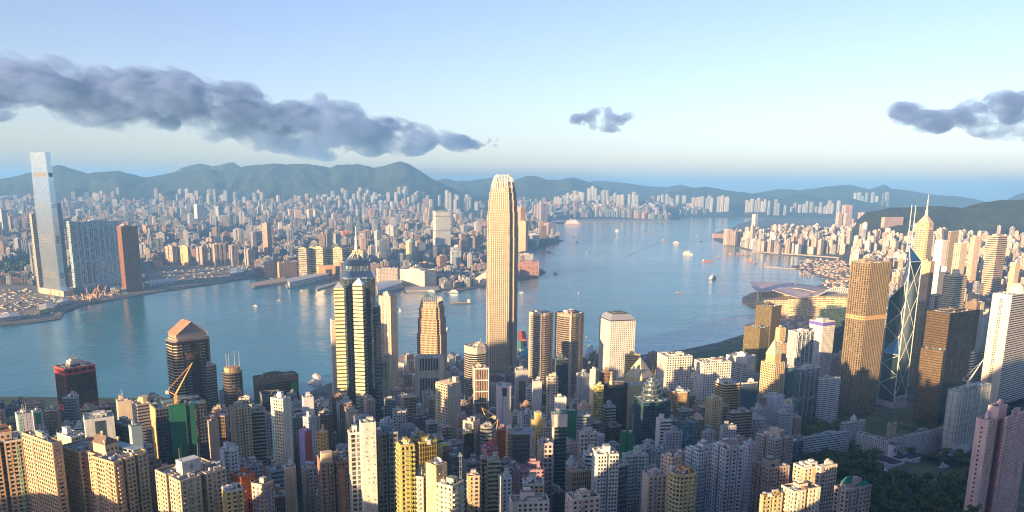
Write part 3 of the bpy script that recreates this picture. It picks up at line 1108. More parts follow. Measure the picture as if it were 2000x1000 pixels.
mb.box(-b * .45, b * 1.3, -a * .35, a * 1.2, -1, 24, (.40, .35, .27), WALL)
mb.build('podium', MATS, t)

# ------------------------------------------------------------------ slab of joined apartment towers with a white grid
t = tower('apartment_tower', 'wide teal glass apartment slab with white grid lines beside the tall silver tower', 'apartment tower', 130, 148, 230, 434, 2843, 'panes', wc=(.60, .64, .65), gc=(.05, .17, .21),
          asp=.34, base=3, bay=7.5, fh=8.5, rooms=3, tank=0, an='the teal glass slab with white grid', gm=GLS, out=.5, ring=.11, pier=.2)
mb = MB()
dm = t['_dim']
for k in range(15):
    x = dm[0] * (k + .5) / 15
    mb.box(x - 2, x + 2, -3.4, -.5, 0, 24 + 6 * (k % 3), (.55, .57, .56), WALL)
mb.box(-3, dm[0] + 3, -3.2, -.4, 24, 29, (.58, .6, .6), WALL)
mb.build('stilt', MATS, t)
mb = MB()
for k in range(9):
    x = dm[0] * k / 8
    mb.box(x - 1.6, x + 1.6, -1.5, -.4, 26, dm[2] + 2, (.62, .66, .67), WALL)
mb.build('white_strip', MATS, t)
tower('apartment_tower', 'reddish brown tower with a bright orange left edge beside the teal glass slab', 'apartment tower', 228, 236, 268, 443, 2830, 'fins', wc=(.26, .12, .07), gc=(.06, .035, .025), asp=.5, base=3, bay=5, pier=.5, fh=7, blank='', an='the reddish brown tower by the far shore')
tower('apartment_tower', 'slim grey tower hard against the left side of the tall silver tower', 'apartment tower', 57, 61, 72, 418, 2800, 'flats', wc=(.36, .33, .27), gc=GD, base=3, fh=6, bay=5)
tower('apartment_tower', 'slate blue stepped tower behind the right side of the tall silver tower', 'apartment tower', 96, 104, 119, 397, 2950, 'flats', wc=(.26, .30, .33), gc=GB, base=3, fh=7, bay=6)

# ------------------------------------------------------------------ dark tower with striped prisms and tiered crown
M = tower('office_tower', 'tall dark tower with pale gold striped prisms, a tiered blue crown and a spire', 'office tower', 662, 672, 734, 546, 1133, 'glass', wc=(.09, .12, .15), gc=(.018, .035, .06), plan='chamf', base=4, roof=False, fh=4, an='the dark tower with gold striped prisms', gm=GLS, asp=1.0)
b, a, H = M['_dim']
dk = (.02, .024, .026)
S1 = tower('wing', 'x', None, 652.5, 671, 671.8, 563, 1112, 'bandsw', wc=(.60, .54, .34), gc=dk, base=4, roof=False, fh=5.6, ring=.7, out=.3)
S2 = tower('wing', 'x', None, 689, 707, 713, 556, 1096, 'bandsw', wc=(.60, .54, .34), gc=dk, base=4, roof=False, fh=5.6, ring=.7, over={0: (.14, .0, 3)}, out=.3)  # right face gets thin bands so that it looks shaded
S3 = tower('wing', 'x', None, 728, 733, 743, 600, 1120, 'bandsw', wc=(.15, .2, .22), gc=(.02, .04, .06), base=4, roof=False, fh=5.6, ring=.3)
for S in (S1, S2, S3):
    bb, aa, hh = S['_dim']
    mb = MB()
    hip(mb, -.3, bb + .3, -.3, aa + .3, hh, hh + 9, (.35, .42, .47), GLS, 1.0)
    mb.build('prism_cap', MATS, S)
    absorb(M, S)
mb = MB()
zc = H
st = [(1.02, 0), (1.0, 2.5), (.93, 2.6), (.80, 11), (.78, 11), (.78, 19), (.80, 19.2), (.60, 27), (.34, 31), (.2, 33)]
P0 = plan_poly('chamf', b, a)
for (s0, h0), (s1, h1) in zip(st, st[1:]):
    col = (.12, .18, .26) if abs(h1 - h0) > 5 and s0 != s1 else (.06, .09, .13)
    mb.loft(local_xy(P0, b, a, s0), zc + h0, local_xy(P0, b, a, s1), zc + h1, col, GLS if col[0] < .1 else MIRR, 2.5, 4)
mb.face([(x, y, zc + 33) for x, y in local_xy(P0, b, a, .2)], GREY, ROOF)
mb.build('crown', MATS, M)
mb = MB()
zt = z_at(443, 692, 1140, M.location.z)
for k in range(8):
    an_ = k * math.pi / 4
    mb.bar((b / 2 + 12 * math.cos(an_), a / 2 + 12 * math.sin(an_), zc + 29), (b / 2, a / 2, zc + 43), .55, (.6, .58, .5), PAINT, 5)
mb.lathe([(2.6, zc + 40), (1.9, zc + 55), (2.3, zc + 56), (2.3, zc + 58), (1.1, zc + 59), (.8, zc + 68), (.3, zt), (0, zt)], (.6, .58, .52), PAINT, 8, b / 2, a / 2)
mb.build('spire', MATS, M)

# ------------------------------------------------------------------ faceted tower of white X-braces
t, b, a, H, zb, D = start('office_tower', 'faceted blue glass tower with white diagonal braces and twin white masts', 'office tower', 1750, 1779, 1805, 500, 1400, base=8, an='the blue tower with white diagonal braces')
s = (a + b) / 2
c0, cl, crr, cf, o = (0, 0), (0, s), (s, 0), (s, s), (s / 2, s / 2)
BG = (.12, .20, .26)
wht = (.52, .56, .58)
mb, rb, br = MB(), MB(), MB()
zR, zRo, zFL, zFLo, zL, zLo = z_at(512, 1790, 1400, zb), z_at(478, 1772, 1430, zb), z_at(585, 1750, 1420, zb), z_at(552, 1760, 1430, zb), z_at(694, 1745, 1400, zb), z_at(655, 1745, 1430, zb)
def shard(p, q, zlo, zhi):
    mb.wallq(p, q, 0, zlo, BG, MIRR, 1.4, 4.0)
    L = math.hypot(o[0] - q[0], o[1] - q[1])
    for A, B, za, zb_ in ((q, o, zlo, zhi), (o, p, zhi, zlo)):
        mb.face([(*A, 0), (*B, 0), (*B, zb_), (*A, za)], BG, MIRR, [(0, 0), (L / 1.4, 0), (L / 1.4, zb_ / 4), (0, za / 4)])
    rb.face([(*p, zlo), (*q, zlo), (*o, zhi)], (.06, .2, .3), MIRR, [(0, 0), (20, 0), (10, 12)])
    for A, B, za, zb_ in ((p, q, zlo, zlo), (q, o, zlo, zhi), (o, p, zhi, zlo)):
        br.bar((*A, za), (*B, zb_), .65, wht, PAINT, 5)
shard(c0, crr, zR, zRo)
shard(cl, c0, zL, zLo)
shard(cf, cl, zFL, zFLo)
shard(crr, cf, (zR + zFL) / 2, (zR + zFL) / 2 + 28)
mb.build('glazing', MATS, t)
rb.build('sloped_roof', MATS, t)
for p, zz in ((c0, zR), (crr, zR), (cl, zFL), (cf, zFL)):
    br.bar((*p, 0), (*p, zz), 1.15 if p == c0 else .8, wht, PAINT, 6)
def xbrace(p, q, ztop, n, z0=22):
    dx, dy = q[0] - p[0], q[1] - p[1]
    L = math.hypot(dx, dy)
    nx, ny = dy / L * .3, -dx / L * .3
    h = (ztop - z0) / n
    for k in range(n):
        a0, a1 = z0 + k * h, z0 + (k + 1) * h
        br.bar((p[0] + nx, p[1] + ny, a0), (q[0] + nx, q[1] + ny, a1), .4, wht, PAINT, 5)
        br.bar((q[0] + nx, q[1] + ny, a0), (p[0] + nx, p[1] + ny, a1), .4, wht, PAINT, 5)
xbrace(c0, crr, zR, 4)
h = (zL - 22) / 2
for k in range(2):
    m_ = (0, s)
    br.bar((0, 0, 22 + k * h), (-.3, s * .98, 22 + (k + .5) * h), .6, wht, PAINT, 5)
    br.bar((-.3, s * .98, 22 + (k + .5) * h), (0, 0, 22 + (k + 1) * h), .6, wht, PAINT, 5)
h2 = (zFL - zL) / 2
for k in range(3):
    z0 = zL + k * h2
    br.bar((-.1, .1, z0), (o[0] - .4, o[1] + .1, z0 + h2 * .5), .55, wht, PAINT, 5)
    br.bar((o[0] - .4, o[1] + .1, z0 + h2 * .5), (-.1, .1, z0 + h2), .55, wht, PAINT, 5)
    if k < 2:
        br.bar((cl[0] - .2, cl[1], z0), (o[0] - .4, o[1], z0 + h2 * .5), .55, wht, PAINT, 5)
        br.bar((o[0] - .4, o[1], z0 + h2 * .5), (cl[0] - .2, cl[1], z0 + h2), .55, wht, PAINT, 5)
br.build('brace', MATS, t)
mb = MB()
zt = z_at(400, 1780, 1430, zb)
for dx in (-3.2, 3.2):
    mb.bar((o[0] + dx * .72, o[1] + dx * -.72, zRo - 8), (o[0] + dx * .72, o[1] + dx * -.72, zt), .85, (.66, .66, .64), PAINT, 8, .4)
mb.bar((o[0] - 2.4, o[1] + 2.4, zRo + 34), (o[0] + 2.4, o[1] - 2.4, zRo + 34), .3, wht, PAINT, 5)
for k in range(6):
    an_ = k * math.pi / 3
    mb.bar((o[0], o[1], zRo + 2), (o[0] + 7 * math.cos(an_), o[1] + 7 * math.sin(an_), zRo + 12), .4, wht, PAINT, 5)
mb.build('mast', MATS, t)
mb = MB()
mb.box(-2, s + 2, -2, s + 2, -2, 10, (.33, .36, .38), WALL)
for k in range(7):
    mb.box(s * k / 7 + 1, s * k / 7 + 2.2, -2.5, -1.8, 8, 22, wht, WALL)
mb.box(-1, s + 1, -2.2, -1.6, 20, 22, wht, WALL)
mb.build('podium', MATS, t)

# ------------------------------------------------------------------ bronze ribbed tower
t = tower('office_tower', 'square bronze tower with close vertical ribs and one solid band, beside the braced blue tower', 'office tower', 1659, 1696, 1745, 515, 1334, 'fins', wc=(.205, .168, .115), gc=(.045, .037, .025), base=14, bay=4.4, pier=.40, ring=.22, fh=4.2, out=.6,
          rooms=2, tank=1, an='the bronze ribbed tower', rcol=(.2, .14, .07), plan='chamf')
b, a, H = t['_dim']
mb = MB()
z1, z0 = z_at(618, 1690, 1334, t.location.z), z_at(626, 1690, 1334, t.location.z)
P = plan_poly('chamf', b, a)
for i in range(8):
    p, q = P[i], P[(i + 1) % 8]
    L = math.hypot(q[0] - p[0], q[1] - p[1])
    edge_box(mb, p, q, -.5, L + .5, z0, z0 + 2, .1, .95, (.5, .32, .14), WALL)
    edge_box(mb, p, q, -.5, L + .5, z1 - 2, z1, .1, .95, (.5, .32, .14), WALL)
    for k in range(int(L / 3.4)):
        edge_box(mb, p, q, k * 3.4 + .6, k * 3.4 + 2.2, z0 + 1.9, z1 - 1.9, .1, .9, (.5, .32, .14), WALL)
mb.build('solid_band', MATS, t)

# ------------------------------------------------------------------ black banded block, evening gold put into its glass colour
M = tower('office_tower', 'dark slab with painted sun-gold stripes on its left face and a black right face', 'office tower', 1811, 1856, 1906, 613, 1280, 'bands', wc=(.025, .022, .02), gc=(.22, .145, .065), base=20, fh=4.3, ring=.34,
          gm=GILT, an='the dark slab with gold stripes', rooms=3, rc=BEIGE, over={0: (.5, .15, 3)}, out=.4)
b, a, H = M['_dim']
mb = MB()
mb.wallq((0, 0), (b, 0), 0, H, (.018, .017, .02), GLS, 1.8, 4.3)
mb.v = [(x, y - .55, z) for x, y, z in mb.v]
mb.build('dark_face', MATS, M)  # dark sheet covers the painted gold on the unlit right face
S = tower('wing', 'x', None, 1799, 1843, 1850, 686, 1268, 'bands', wc=(.03, .026, .022), gc=(.22, .145, .065), base=20, fh=4.3, ring=.34, gm=GILT, rooms=0, rc=OCHRE, tank=0, asp=2.2)
absorb(M, S)

# ------------------------------------------------------------------ gabled dark tower on the left shore
M = tower('office_tower', 'dark brown tower on the left with a pink gabled crown and balconied edges', 'office tower', 321, 339, 411, 670, 1024, 'glass', wc=(.03, .028, .03), gc=(.016, .015, .017), base=5, asp=.62, plan='chamf', roof=False, an='the dark tower with the gabled crown')
b, a, H = M['_dim']
mb = MB()
P = plan_poly('chamf', b, a)
for k in range(int(H / 4) - 2):
    z = 8 + k * 4
    for i in (6, 7, 0):
        p, q = P[i], P[(i + 1) % 8]
        L = math.hypot(q[0] - p[0], q[1] - p[1])
        edge_box(mb, p, q, L * .05 if i != 0 else 0, L * (.95 if i != 0 else .16), z, z + 1.3, .1, .8, (.50, .40, .28), WALL)
    if k % 1 == 0:
        edge_box(mb, P[0], P[1], b * .18, b * .34, z + .3, z + .8, .1, .5, (.33, .33, .34), WALL)
        edge_box(mb, P[0], P[1], b * .60, b * .74, z + .3, z + .8, .1, .5, (.33, .33, .34), WALL)
mb.build('balcony', MATS, M)['kind'] = 'stuff'
mb = MB()
mb.face([(x, y, H) for x, y in P], GREY, ROOF)
rise = z_at(631, 362, 1035, M.location.z) - H
pinkc = (.36, .19, .13)
mb.prism(local_xy(P, b, a, 1.01), H - .2, H + 1.6, (.2, .17, .15), WALL)
mb.prism(local_xy(P, b, a, .9), H + 1.6, H + 4.2, (.30, .25, .21), WALL)
x0, x1, y0, y1, ym = b * .1, b * .92, a * .08, a * .92, a * .5
mb.face([(x0, y0, H), (x1, y0, H), (x1, y0, H + rise * .42), (x0, y0, H + rise * .42)], (.45, .36, .3), WALL)
mb.face([(x1, y1, H), (x0, y1, H), (x0, y1, H + rise * .42), (x1, y1, H + rise * .42)], (.45, .36, .3), WALL)
xm_ = (x0 + x1) / 2
mb.face([(x0, y0, H + rise * .42), (x1, y0, H + rise * .42), (xm_, y0, H + rise)], (.27, .26, .27), WALL)
mb.face([(x1, y1, H + rise * .42), (x0, y1, H + rise * .42), (xm_, y1, H + rise)], (.42, .36, .33), WALL)
mb.face([(x0, y1, H), (x0, y0, H), (x0, y0, H + rise * .42), (x0, y1, H + rise * .42)], pinkc, WALL)
mb.face([(x1, y0, H), (x1, y1, H), (x1, y1, H + rise * .42), (x1, y0, H + rise * .42)], pinkc, WALL)
for sx, xe in ((-1, x0 - 1), (1, x1 + 1)):
    e0, e1 = (xe, y0 - 2, H + rise * .38), (xe, y1 + 2, H + rise * .38)
    r0, r1 = (xm_, y0 - 2, H + rise * 1.03), (xm_, y1 + 2, H + rise * 1.03)
    mb.face([e1, e0, r0, r1] if sx < 0 else [e0, e1, r1, r0], pinkc, ROOF)
    for k in range(9):
        f = k / 8
        mb.bar((xe + (xm_ - xe) * f, y0 - 2.2, H + rise * (.36 + .65 * f)), (xe + (xm_ - xe) * f, y0 - .2, H + rise * (.30 + .65 * f)), .5, (.55, .45, .35), PAINT, 4)
mb.build('gabled_crown', MATS, M)
for dx in (b * .35, b * .6):
    pass

# ------------------------------------------------------------------ red-framed tower
t = tower('office_tower', 'bronze glass tower framed by red bands, standing by the water at far left', 'office tower', 107, 126, 184, 722, 1065, 'panes', wc=(.14, .11, .09), gc=(.20, .14, .09), base=4, asp=.8, bay=2.0, fh=3.6, rooms=1, rc=(.34, .31, .27), scale=1.25, an='the red-banded tower at far left', parapet=.6, gm=MIRR)
b, a, H = t['_dim']
mb = MB()
for zz0, zz1 in ((H - 9, H + .8), (z_at(806, 140, 1065, t.location.z), z_at(795, 140, 1065, t.location.z))):
    P = plan_poly('box', b, a)
    for i in range(4):
        p, q = P[i], P[(i + 1) % 4]
        L = math.hypot(q[0] - p[0], q[1] - p[1])
        edge_box(mb, p, q, -.9, L + .9, zz0, zz0 + 3.0, .1, .9, RED, WALL)
        edge_box(mb, p, q, -.9, L + .9, zz1 - 2.4, zz1, .1, .9, RED, WALL)
        for k in range(5):
            edge_box(mb, p, q, (L - 1.6) * k / 4, (L - 1.6) * k / 4 + 1.6, zz0 + 2.9, zz1 - 2.3, .1, .85, RED, WALL)
        edge_box(mb, p, q, 0, L, zz0 + 2.9, zz1 - 2.3, .1, .4, (.06, .02, .02), WALL)
for (x, y) in ((-.3, -.3), (b + .3, -.3), (-.3, a + .3)):
    mb.box(x - .6, x + .6, y - .6, y + .6, 0, H, (.34, .07, .05), WALL)
mb.build('red_frame', MATS, t)
mb = MB()
mb.box(b * .3, b * .72, a * .3, a * .7, H - .2, H + 8, (.56, .55, .54), WALL)
mb.box(b * .36, b * .6, a * .36, a * .62, H + 8, H + 10.5, (.5, .45, .4), WALL)
mb.build('roof_house', MATS, t)
mb = MB()
for k in range(26):
    r_ = random.Random(k)
    x, y = b * r_.uniform(.3, .7), a * r_.uniform(.3, .7)
    mb.bar((x, y, H + 8), (x + r_.uniform(-2, 2), y, H + 11 + r_.uniform(0, 5)), .18, LGREY, METAL, 4)
mb.build('antenna', MATS, t)

# ------------------------------------------------------------------ twin rounded banded towers
for args, lab, extra in (((1031, 1058, 1083, 614, 1385), 'rounded banded tower with a sunlit gold left side, the left twin of the pair', 0),
                         ((1081, 1117, 1145, 616, 1390), 'rounded banded tower in shade with white roof boxes, the right twin of the pair', 1)):
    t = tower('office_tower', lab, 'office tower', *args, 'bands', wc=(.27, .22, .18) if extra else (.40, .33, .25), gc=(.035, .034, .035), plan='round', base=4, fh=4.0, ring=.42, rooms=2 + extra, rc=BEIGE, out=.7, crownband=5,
              an='the twin rounded banded towers' if extra else None, group='twin rounded banded towers', tank=1)
    b, a, H = t['_dim']
    mb = MB()
    for px_, py_ in ((b * .12, a * .12), (b * .88, a * .1), (b * .1, a * .88)):
        mb.box(px_ - 2.2, px_ + 2.2, py_ - 2.2, py_ + 2.2, 0, H + 1, (.36, .3, .25), WALL)
    mb.build('corner_pier', MATS, t)
    if extra:
        mb = MB()
        for fx in (.3, .66):
            mb.box(b * fx - 5, b * fx + 5, a * .4, a * .6, H, H + 6, WHITE, WALL)
        mb.build('cooling_unit', MATS, t)

# ------------------------------------------------------------------ white tower of round-cornered windows by the water
t = tower('office_tower', 'pale aluminium tower with rows of small square windows and a sloping metal roof', 'office tower', 1172, 1193, 1241, 628, 1414, 'dots', wc=(.56, .55, .53), gc=GD, base=3, fh=3.9, bay=3.9, ring=.50, pier=.50, out=.6, roof=False, an='the tower of small round-cornered windows')
b, a, H = t['_dim']
mb = MB()
zt = z_at(613, 1206, 1430, t.location.z)
P0 = plan_poly('box', b, a)
mb.prism(local_xy(P0, b, a, .95), H, H + 2, BLACK, WALL)
mb.loft(local_xy(P0, b, a, 1.02), H + 2, local_xy(P0, b, a, .70), zt, (.5, .52, .54), METAL)
mb.face([(x, y, zt) for x, y in local_xy(P0, b, a, .70)], DGREY, ROOF)
mb.box(b * .3, b * .7, a * .35, a * .65, zt, zt + 2.5, DGREY, WALL)
mb.build('sloping_roof', MATS, t)

# ------------------------------------------------------------------ gold pyramid-topped skyscraper with a needle
t, b, a, H, zb, D = start('office_tower', 'gold banded skyscraper with a pyramid top and long needle on the right', 'office tower', 1786, 1812, 1826, 449, 2511, base=4, an='the gold skyscraper with the needle')
wall, glz = MB(), MB()
P = plan_poly('chamf', b, a)
facade(wall, glz, P, 0, H, 6.5, 0, .5, 0, (.52, .43, .27), (.12, .1, .07), out=.6, over={6: (.5, .3, 9)})
P2 = local_xy(P, b, a, .86)
H2 = z_at(436, 1806, D, zb)
facade(wall, glz, P2, H, H2, 5, 6, .35, .3, (.55, .45, .28), (.2, .16, .09), out=.5)
wall.face([(x, y, H) for x, y in P], GREY, ROOF)
wall.build('wall', MATS, t)
glz.build('glazing', MATS, t)
mb = MB()
H3 = z_at(421, 1808, D, zb)
mb.loft(local_xy(P, b, a, .9), H2, local_xy(P, b, a, .16), H3, (.52, .43, .28), PAINT, 4, 4)
mb.build('pyramid_roof', MATS, t)
mb = MB()
mb.lathe([(b * .11, H3 - 3), (b * .09, z_at(411, 1812, D, zb)), (2.2, z_at(408, 1812, D, zb)), (1.4, z_at(395, 1812, D, zb)), (.4, z_at(379, 1815, D, zb)), (0, z_at(379, 1815, D, zb))], (.62, .56, .42), PAINT, 8, b / 2, a / 2)
mb.build('needle', MATS, t)
mb = MB()
edge_box(mb, (0, a), (0, 0), a * .2, a * .8, H * .3, H * .75, .55, .9, (.55, .36, .14), WALL)
mb.build('gold_panel', MATS, t)

# ------------------------------------------------------------------ bank of steel trusses
M = tower('office_tower', 'blue-grey steel office tower hung from X-shaped trusses, in shade', 'office tower', 1548, 1562, 1604, 722, 1275, 'panes', wc=(.30, .34, .38), gc=(.03, .05, .07), base=16, asp=.55, fh=4, bay=3, rooms=2, an='the steel truss tower', rc=LGREY)
S = tower('wing', 'x', None, 1540, 1558, 1592, 650, 1302, 'panes', wc=(.30, .34, .38), gc=(.03, .05, .07), base=16, asp=.8, fh=4, bay=3, rooms=2, rc=LGREY, blank='L')
for blk in (M, S):
    b, a, H = blk['_dim']
    mb = MB()
    n = max(2, int(H / 38))
    for k in range(n):
        z0, z1 = H * k / n + 8, H * (k + 1) / n
        for x in (b * .04, b * .5, b * .96):
            pass
        mb.bar((b * .04, -.8, z1 - 9), (b * .27, -.8, z1), .65, (.42, .46, .5), PAINT, 5)
        mb.bar((b * .27, -.8, z1), (b * .5, -.8, z1 - 9), .65, (.42, .46, .5), PAINT, 5)
        mb.bar((b * .5, -.8, z1 - 9), (b * .73, -.8, z1), .65, (.42, .46, .5), PAINT, 5)
        mb.bar((b * .73, -.8, z1), (b * .96, -.8, z1 - 9), .65, (.42, .46, .5), PAINT, 5)
    for x in (b * .04, b * .27, b * .5, b * .73, b * .96):
        mb.bar((x, -.9, 0), (x, -.9, H + 2), .7, (.42, .46, .5), PAINT, 6)
    mb.build('truss', MATS, blk)
absorb(M, S)

# ------------------------------------------------------------------ stepped pink slab tower at the right edge
M = tower('apartment_tower', 'tall pink concrete tower with thin blank left wing at the right edge', 'apartment tower', 1908, 1931, 1945, 823, 690, 'flats', wc=PINK, gc=GBL, fh=3.1, bay=3.6, ring=.55, pier=.4, blank='L', rooms=1, rc=PINK, an='the pink slab tower at the right edge', tank=0)
dm = M['_dim']
mb = MB()
for k in range(28):
    mb.box(-.75, -.38, dm[1] * .42, dm[1] * .54, dm[2] - 8 - k * 3.1 * 1.45, dm[2] - 8 - k * 3.1 * 1.45 + 1.6, (.02, .02, .022), GLS)
mb.build('slit_window', MATS, M)
S = tower('wing', 'x', None, 1931, 1951, 1967, 797, 706, 'flats', wc=PINK, gc=GBL, fh=3.1, bay=6, ring=.5, blank='LR', rooms=1, rc=PINK, tank=0)
bb, aa, hh = S['_dim']
mb = MB()
mb.box(bb * .1, bb * .55, -.7, -.3, 0, hh - 12, (.06, .08, .1), GLS)  # dark raised strip, colour stands for the shade in a recess
mb.build('painted_groove', MATS, S)
absorb(M, S)
S = tower('wing', 'x', None, 1964, 1967, 2014, 817, 698, 'flats', wc=PINK, gc=GBL, fh=3.1, bay=3.9, ring=.52, pier=.42, rooms=1, rc=PINK, tank=0, asp=.4)
absorb(M, S)

# ------------------------------------------------------------------ white tower with the domed cap, right edge
M = tower('office_tower', 'tall white tower with a domed cap and pale banded side at the right edge', 'office tower', 1940, 1977, 2036, 577, 1370, 'bandsw', wc=(.58, .56, .52), gc=GD, base=24, fh=4.2, ring=.5, blank='L', rooms=0, tank=0, an='the white tower with the domed cap')
b, a, H = M['_dim']
mb = MB()
for k in range(int(H / 4.2) - 3):
    for c in (.44, .54):
        mb.box(-.95, -.4, a * c, a * (c + .06), H - 10 - k * 4.2, H - 10 - k * 4.2 + 2.2, (.03, .03, .035), GLS)
mb.build('slit_window', MATS, M)['kind'] = 'stuff'
mb = MB()
mb.lathe([(15, H - .5), (15, H + 5), (13.5, H + 5.2), (12, H + 11), (8, H + 15), (3, H + 17), (0, H + 17.5)], (.6, .55, .46), WALL, 10, b * .4, a * .45)
for k in range(10):
    an_ = 2 * math.pi * k / 10
    mb.bar((b * .4 + 15.4 * math.cos(an_), a * .45 + 15.4 * math.sin(an_), H), (b * .4 + 5 * math.cos(an_), a * .45 + 5 * math.sin(an_), H + 17.5), .5, (.62, .58, .5), PAINT, 4)
mb.build('dome', MATS, M)

# ------------------------------------------------------------------ tower block wrapped in pale netting
t = tower('office_block', 'squat tower wrapped in pale construction netting, arches showing at its foot', 'office block', 1850, 1876, 1938, 766, 1045, 'panes', wc=(.22, .25, .24), gc=(.44, .47, .42), base=44, asp=.8, bay=8, fh=9.5, ring=.07, pier=.09, out=.3, plan='chamf', gm=WALL, rooms=3, rc=LGREY, an='the block wrapped in pale netting')
b, a, H = t['_dim']
mb = MB()
for k in range(3):
    x = b * (.06 + .3 * k)
    mb.box(x, x + 1.4, -.9, -.3, 8, H + 1, WHITE, PAINT)
mb.build('hoist_mast', MATS, t)
mb = MB()
for k in range(9):
    for j in range(8):
        a0, a1 = math.pi * j / 8, math.pi * (j + 1) / 8
        x = b * (k + .5) / 9
        mb.bar((x + b * .045 * math.cos(a0), -.5, 7 + 4 * math.sin(a0)), (x + b * .045 * math.cos(a1), -.5, 7 + 4 * math.sin(a1)), .45, LGREY, PAINT, 4)
mb.build('arch', MATS, t)
# ------------------------------------------------------------------ the city below the lookout, building by building
AP, OF, BL = 'apartment_tower', 'office_tower', 'apartment_block'
def A(lab, *a, **k):
    return tower(AP, lab, 'apartment tower', *a, **k)
def O(lab, *a, **k):
    return tower(OF, lab, 'office tower', *a, **k)

def tile_house(t, x0, x1, y0, y1, z, hh, wc, rcol):
    mb = MB()
    mb.box(x0, x1, y0, y1, z - .3, z + hh, wc, WALL)
    for k in range(3):
        xx = x0 + (x1 - x0) * (.2 + .3 * k)
        mb.box(xx - .6, xx + .6, y0 - .06, y0 + .3, z + hh * .3, z + hh * .55, (.03, .03, .03), PAINT)
    mb.build('roof_house', MATS, t)
    mb = MB()
    hip(mb, x0 - .8, x1 + .8, y0 - .8, y1 + .8, z + hh, z + hh + 4.2, rcol, ROOF, .55)
    hr = mb.build('hipped_roof', MATS, t)
    for px_, py_, zz in ((x0, y0, hh), (x1, y0, hh), (x0, y1, hh), ((x0 + x1) / 2, (y0 + y1) / 2, hh + 3.5)):
        mb = MB()
        mb.bar((px_, py_, z + zz - .5), (px_, py_, z + zz + 1.6), .5, wc, WALL, 6)
        mb.lathe([(0, z + zz + 1.2), (.9, z + zz + 1.6), (1.15, z + zz + 2.5), (.8, z + zz + 3.3), (0, z + zz + 3.6)], wc, WALL, 8, px_, py_)
        mb.build('ball_finial', MATS, hr)

# bottom left: three tall estates in the sun
LB = (.50, .37, .25)
t = A('peach apartment tower at the far left edge with hipped roof house and ball finials', -40, -36, 42, 872, 500, 'flatsb', wc=LB, gc=GT, plan='notch', fh=3.0, bay=2.9, roof=True, rooms=0, an='the peach tower at the left edge', ac=1, rc=(.3, .27, .24))
b, a, H = t['_dim']
tile_house(t, b * .3, b * .78, a * .2, a * .62, H, 7, (.52, .4, .3), (.19, .12, .09))
t = A('peach apartment tower with dark side strip and a white satellite dish on its roof', 44, 102, 119, 868, 492, 'flatsb', wc=LB, gc=GT, plan='box', fh=3.0, bay=2.9, dish=1, rooms=1, ac=1, asp=1.3, over={0: (.5, .5, 4)}, rc=BLUEG)
t = A('broad peach apartment tower with balconied shaded right wing and dark tiled roof house', 116, 222, 292, 905, 488, 'flatsb', wc=LB, gc=GT, plan='comb', asp=1.1, bal=1, rooms=0, ac=1, fh=3.0, an='the broad peach tower with the tiled roof house', rc=(.26, .25, .24))
b, a, H = t['_dim']
tile_house(t, b * .25, b * .62, a * .3, a * .62, H, 7.5, (.54, .41, .3), (.17, .13, .11))
mb = MB()
for k in range(9):
    mb.box(b * .7, b * .72, a * (.1 + k * .09), a * (.12 + k * .09), H - .3, H + 2.4, WHITE, PAINT)
mb.box(b * .68, b * .97, a * .08, a * .5, H + 2.3, H + 2.6, (.3, .42, .45), ROOF)
mb.build('pergola', MATS, t)
t = A('cream flats with a white lift block bearing a dark diamond emblem, under thin masts', 304, 352, 440, 942, 470, 'flats', wc=(.50, .42, .31), gc=GD, plan='notch', rooms=0, ac=1, fh=3.1, an='the cream flats with the diamond emblem', rc=(.3, .28, .27), over={0: (.62, .6, 4.5)})
b, a, H = t['_dim']
mb = MB()
mb.box(b * .22, b * .62, a * .3, a * .55, H - .3, H + 8.5, (.5, .5, .49), WALL)
mb.box(b * .22, b * .62, a * .3, a * .55, H + 8.5, H + 9.2, WHITE, WALL)
lift = mb.build('lift_block', MATS, t)
mb = MB()
for r0, r1, c_ in ((1.9, 0, (.08, .1, .1)), (1.25, .02, (.5, .5, .49)), (.7, .04, (.08, .1, .1))):
    cx_, cz_, yy = b * .42, H + 4.6, a * .3 - .06 - r1
    mb.face([(cx_, yy, cz_ - r0), (cx_ + r0, yy, cz_), (cx_, yy, cz_ + r0), (cx_ - r0, yy, cz_)], c_, PAINT)
mb.build('diamond_emblem', MATS, lift)
mb = MB()
for x in (.2, .24, .6, .64):
    mb.bar((b * x, a * .34, H), (b * x, a * .34, H + 19), .22, LGREY, METAL, 5, .12)
mb.build('mast', MATS, t)
# behind them
A('dark netted tower with a bright green curtain down its middle and orange crane beside it', 291, 305, 402, 800, 640, 'panes', wc=(.10, .12, .14), gc=(.02, .025, .04), asp=.7, plan='notch', rooms=2, rc=TEAL, an='the green-netted dark tower', fh=3.2, bay=2.6, ring=.2)
def add_part(t, name, fn):
    mb = MB()
    fn(mb, *t['_dim'])
    return mb.build(name, MATS, t)
def last():
    return LAST[0]
t = last()
add_part(t, 'green_netting', lambda mb, b, a, H: (mb.box(b * .24, b * .58, -.9, -.42, 14, H + 2.5, (.01, .15, .09), WALL), mb.box(b * .66, b * .76, -.8, -.42, 10, H + 1, (.01, .13, .10), WALL)))
add_part(t, 'painted_sunlit_side', lambda mb, b, a, H: mb.box(-.9, -.42, .5, a * .8, 0, H, (.50, .34, .16), WALL))  # sunlight on the left edge put into the colour of this panel
A('cream slim tower left of a pale banded block, below the gabled dark tower', 227, 230, 256, 786, 760, 'flats', wc=(.62, .52, .38), blank='R', ant=2)
O('grey banded block with a sunlit octagonal lift tower on its roof, above the green-netted tower', 257, 268, 326, 792, 800, 'bandsw', wc=(.42, .37, .32), gc=GD, asp=.7, rooms=3, rc=BEIGE, ring=.6)
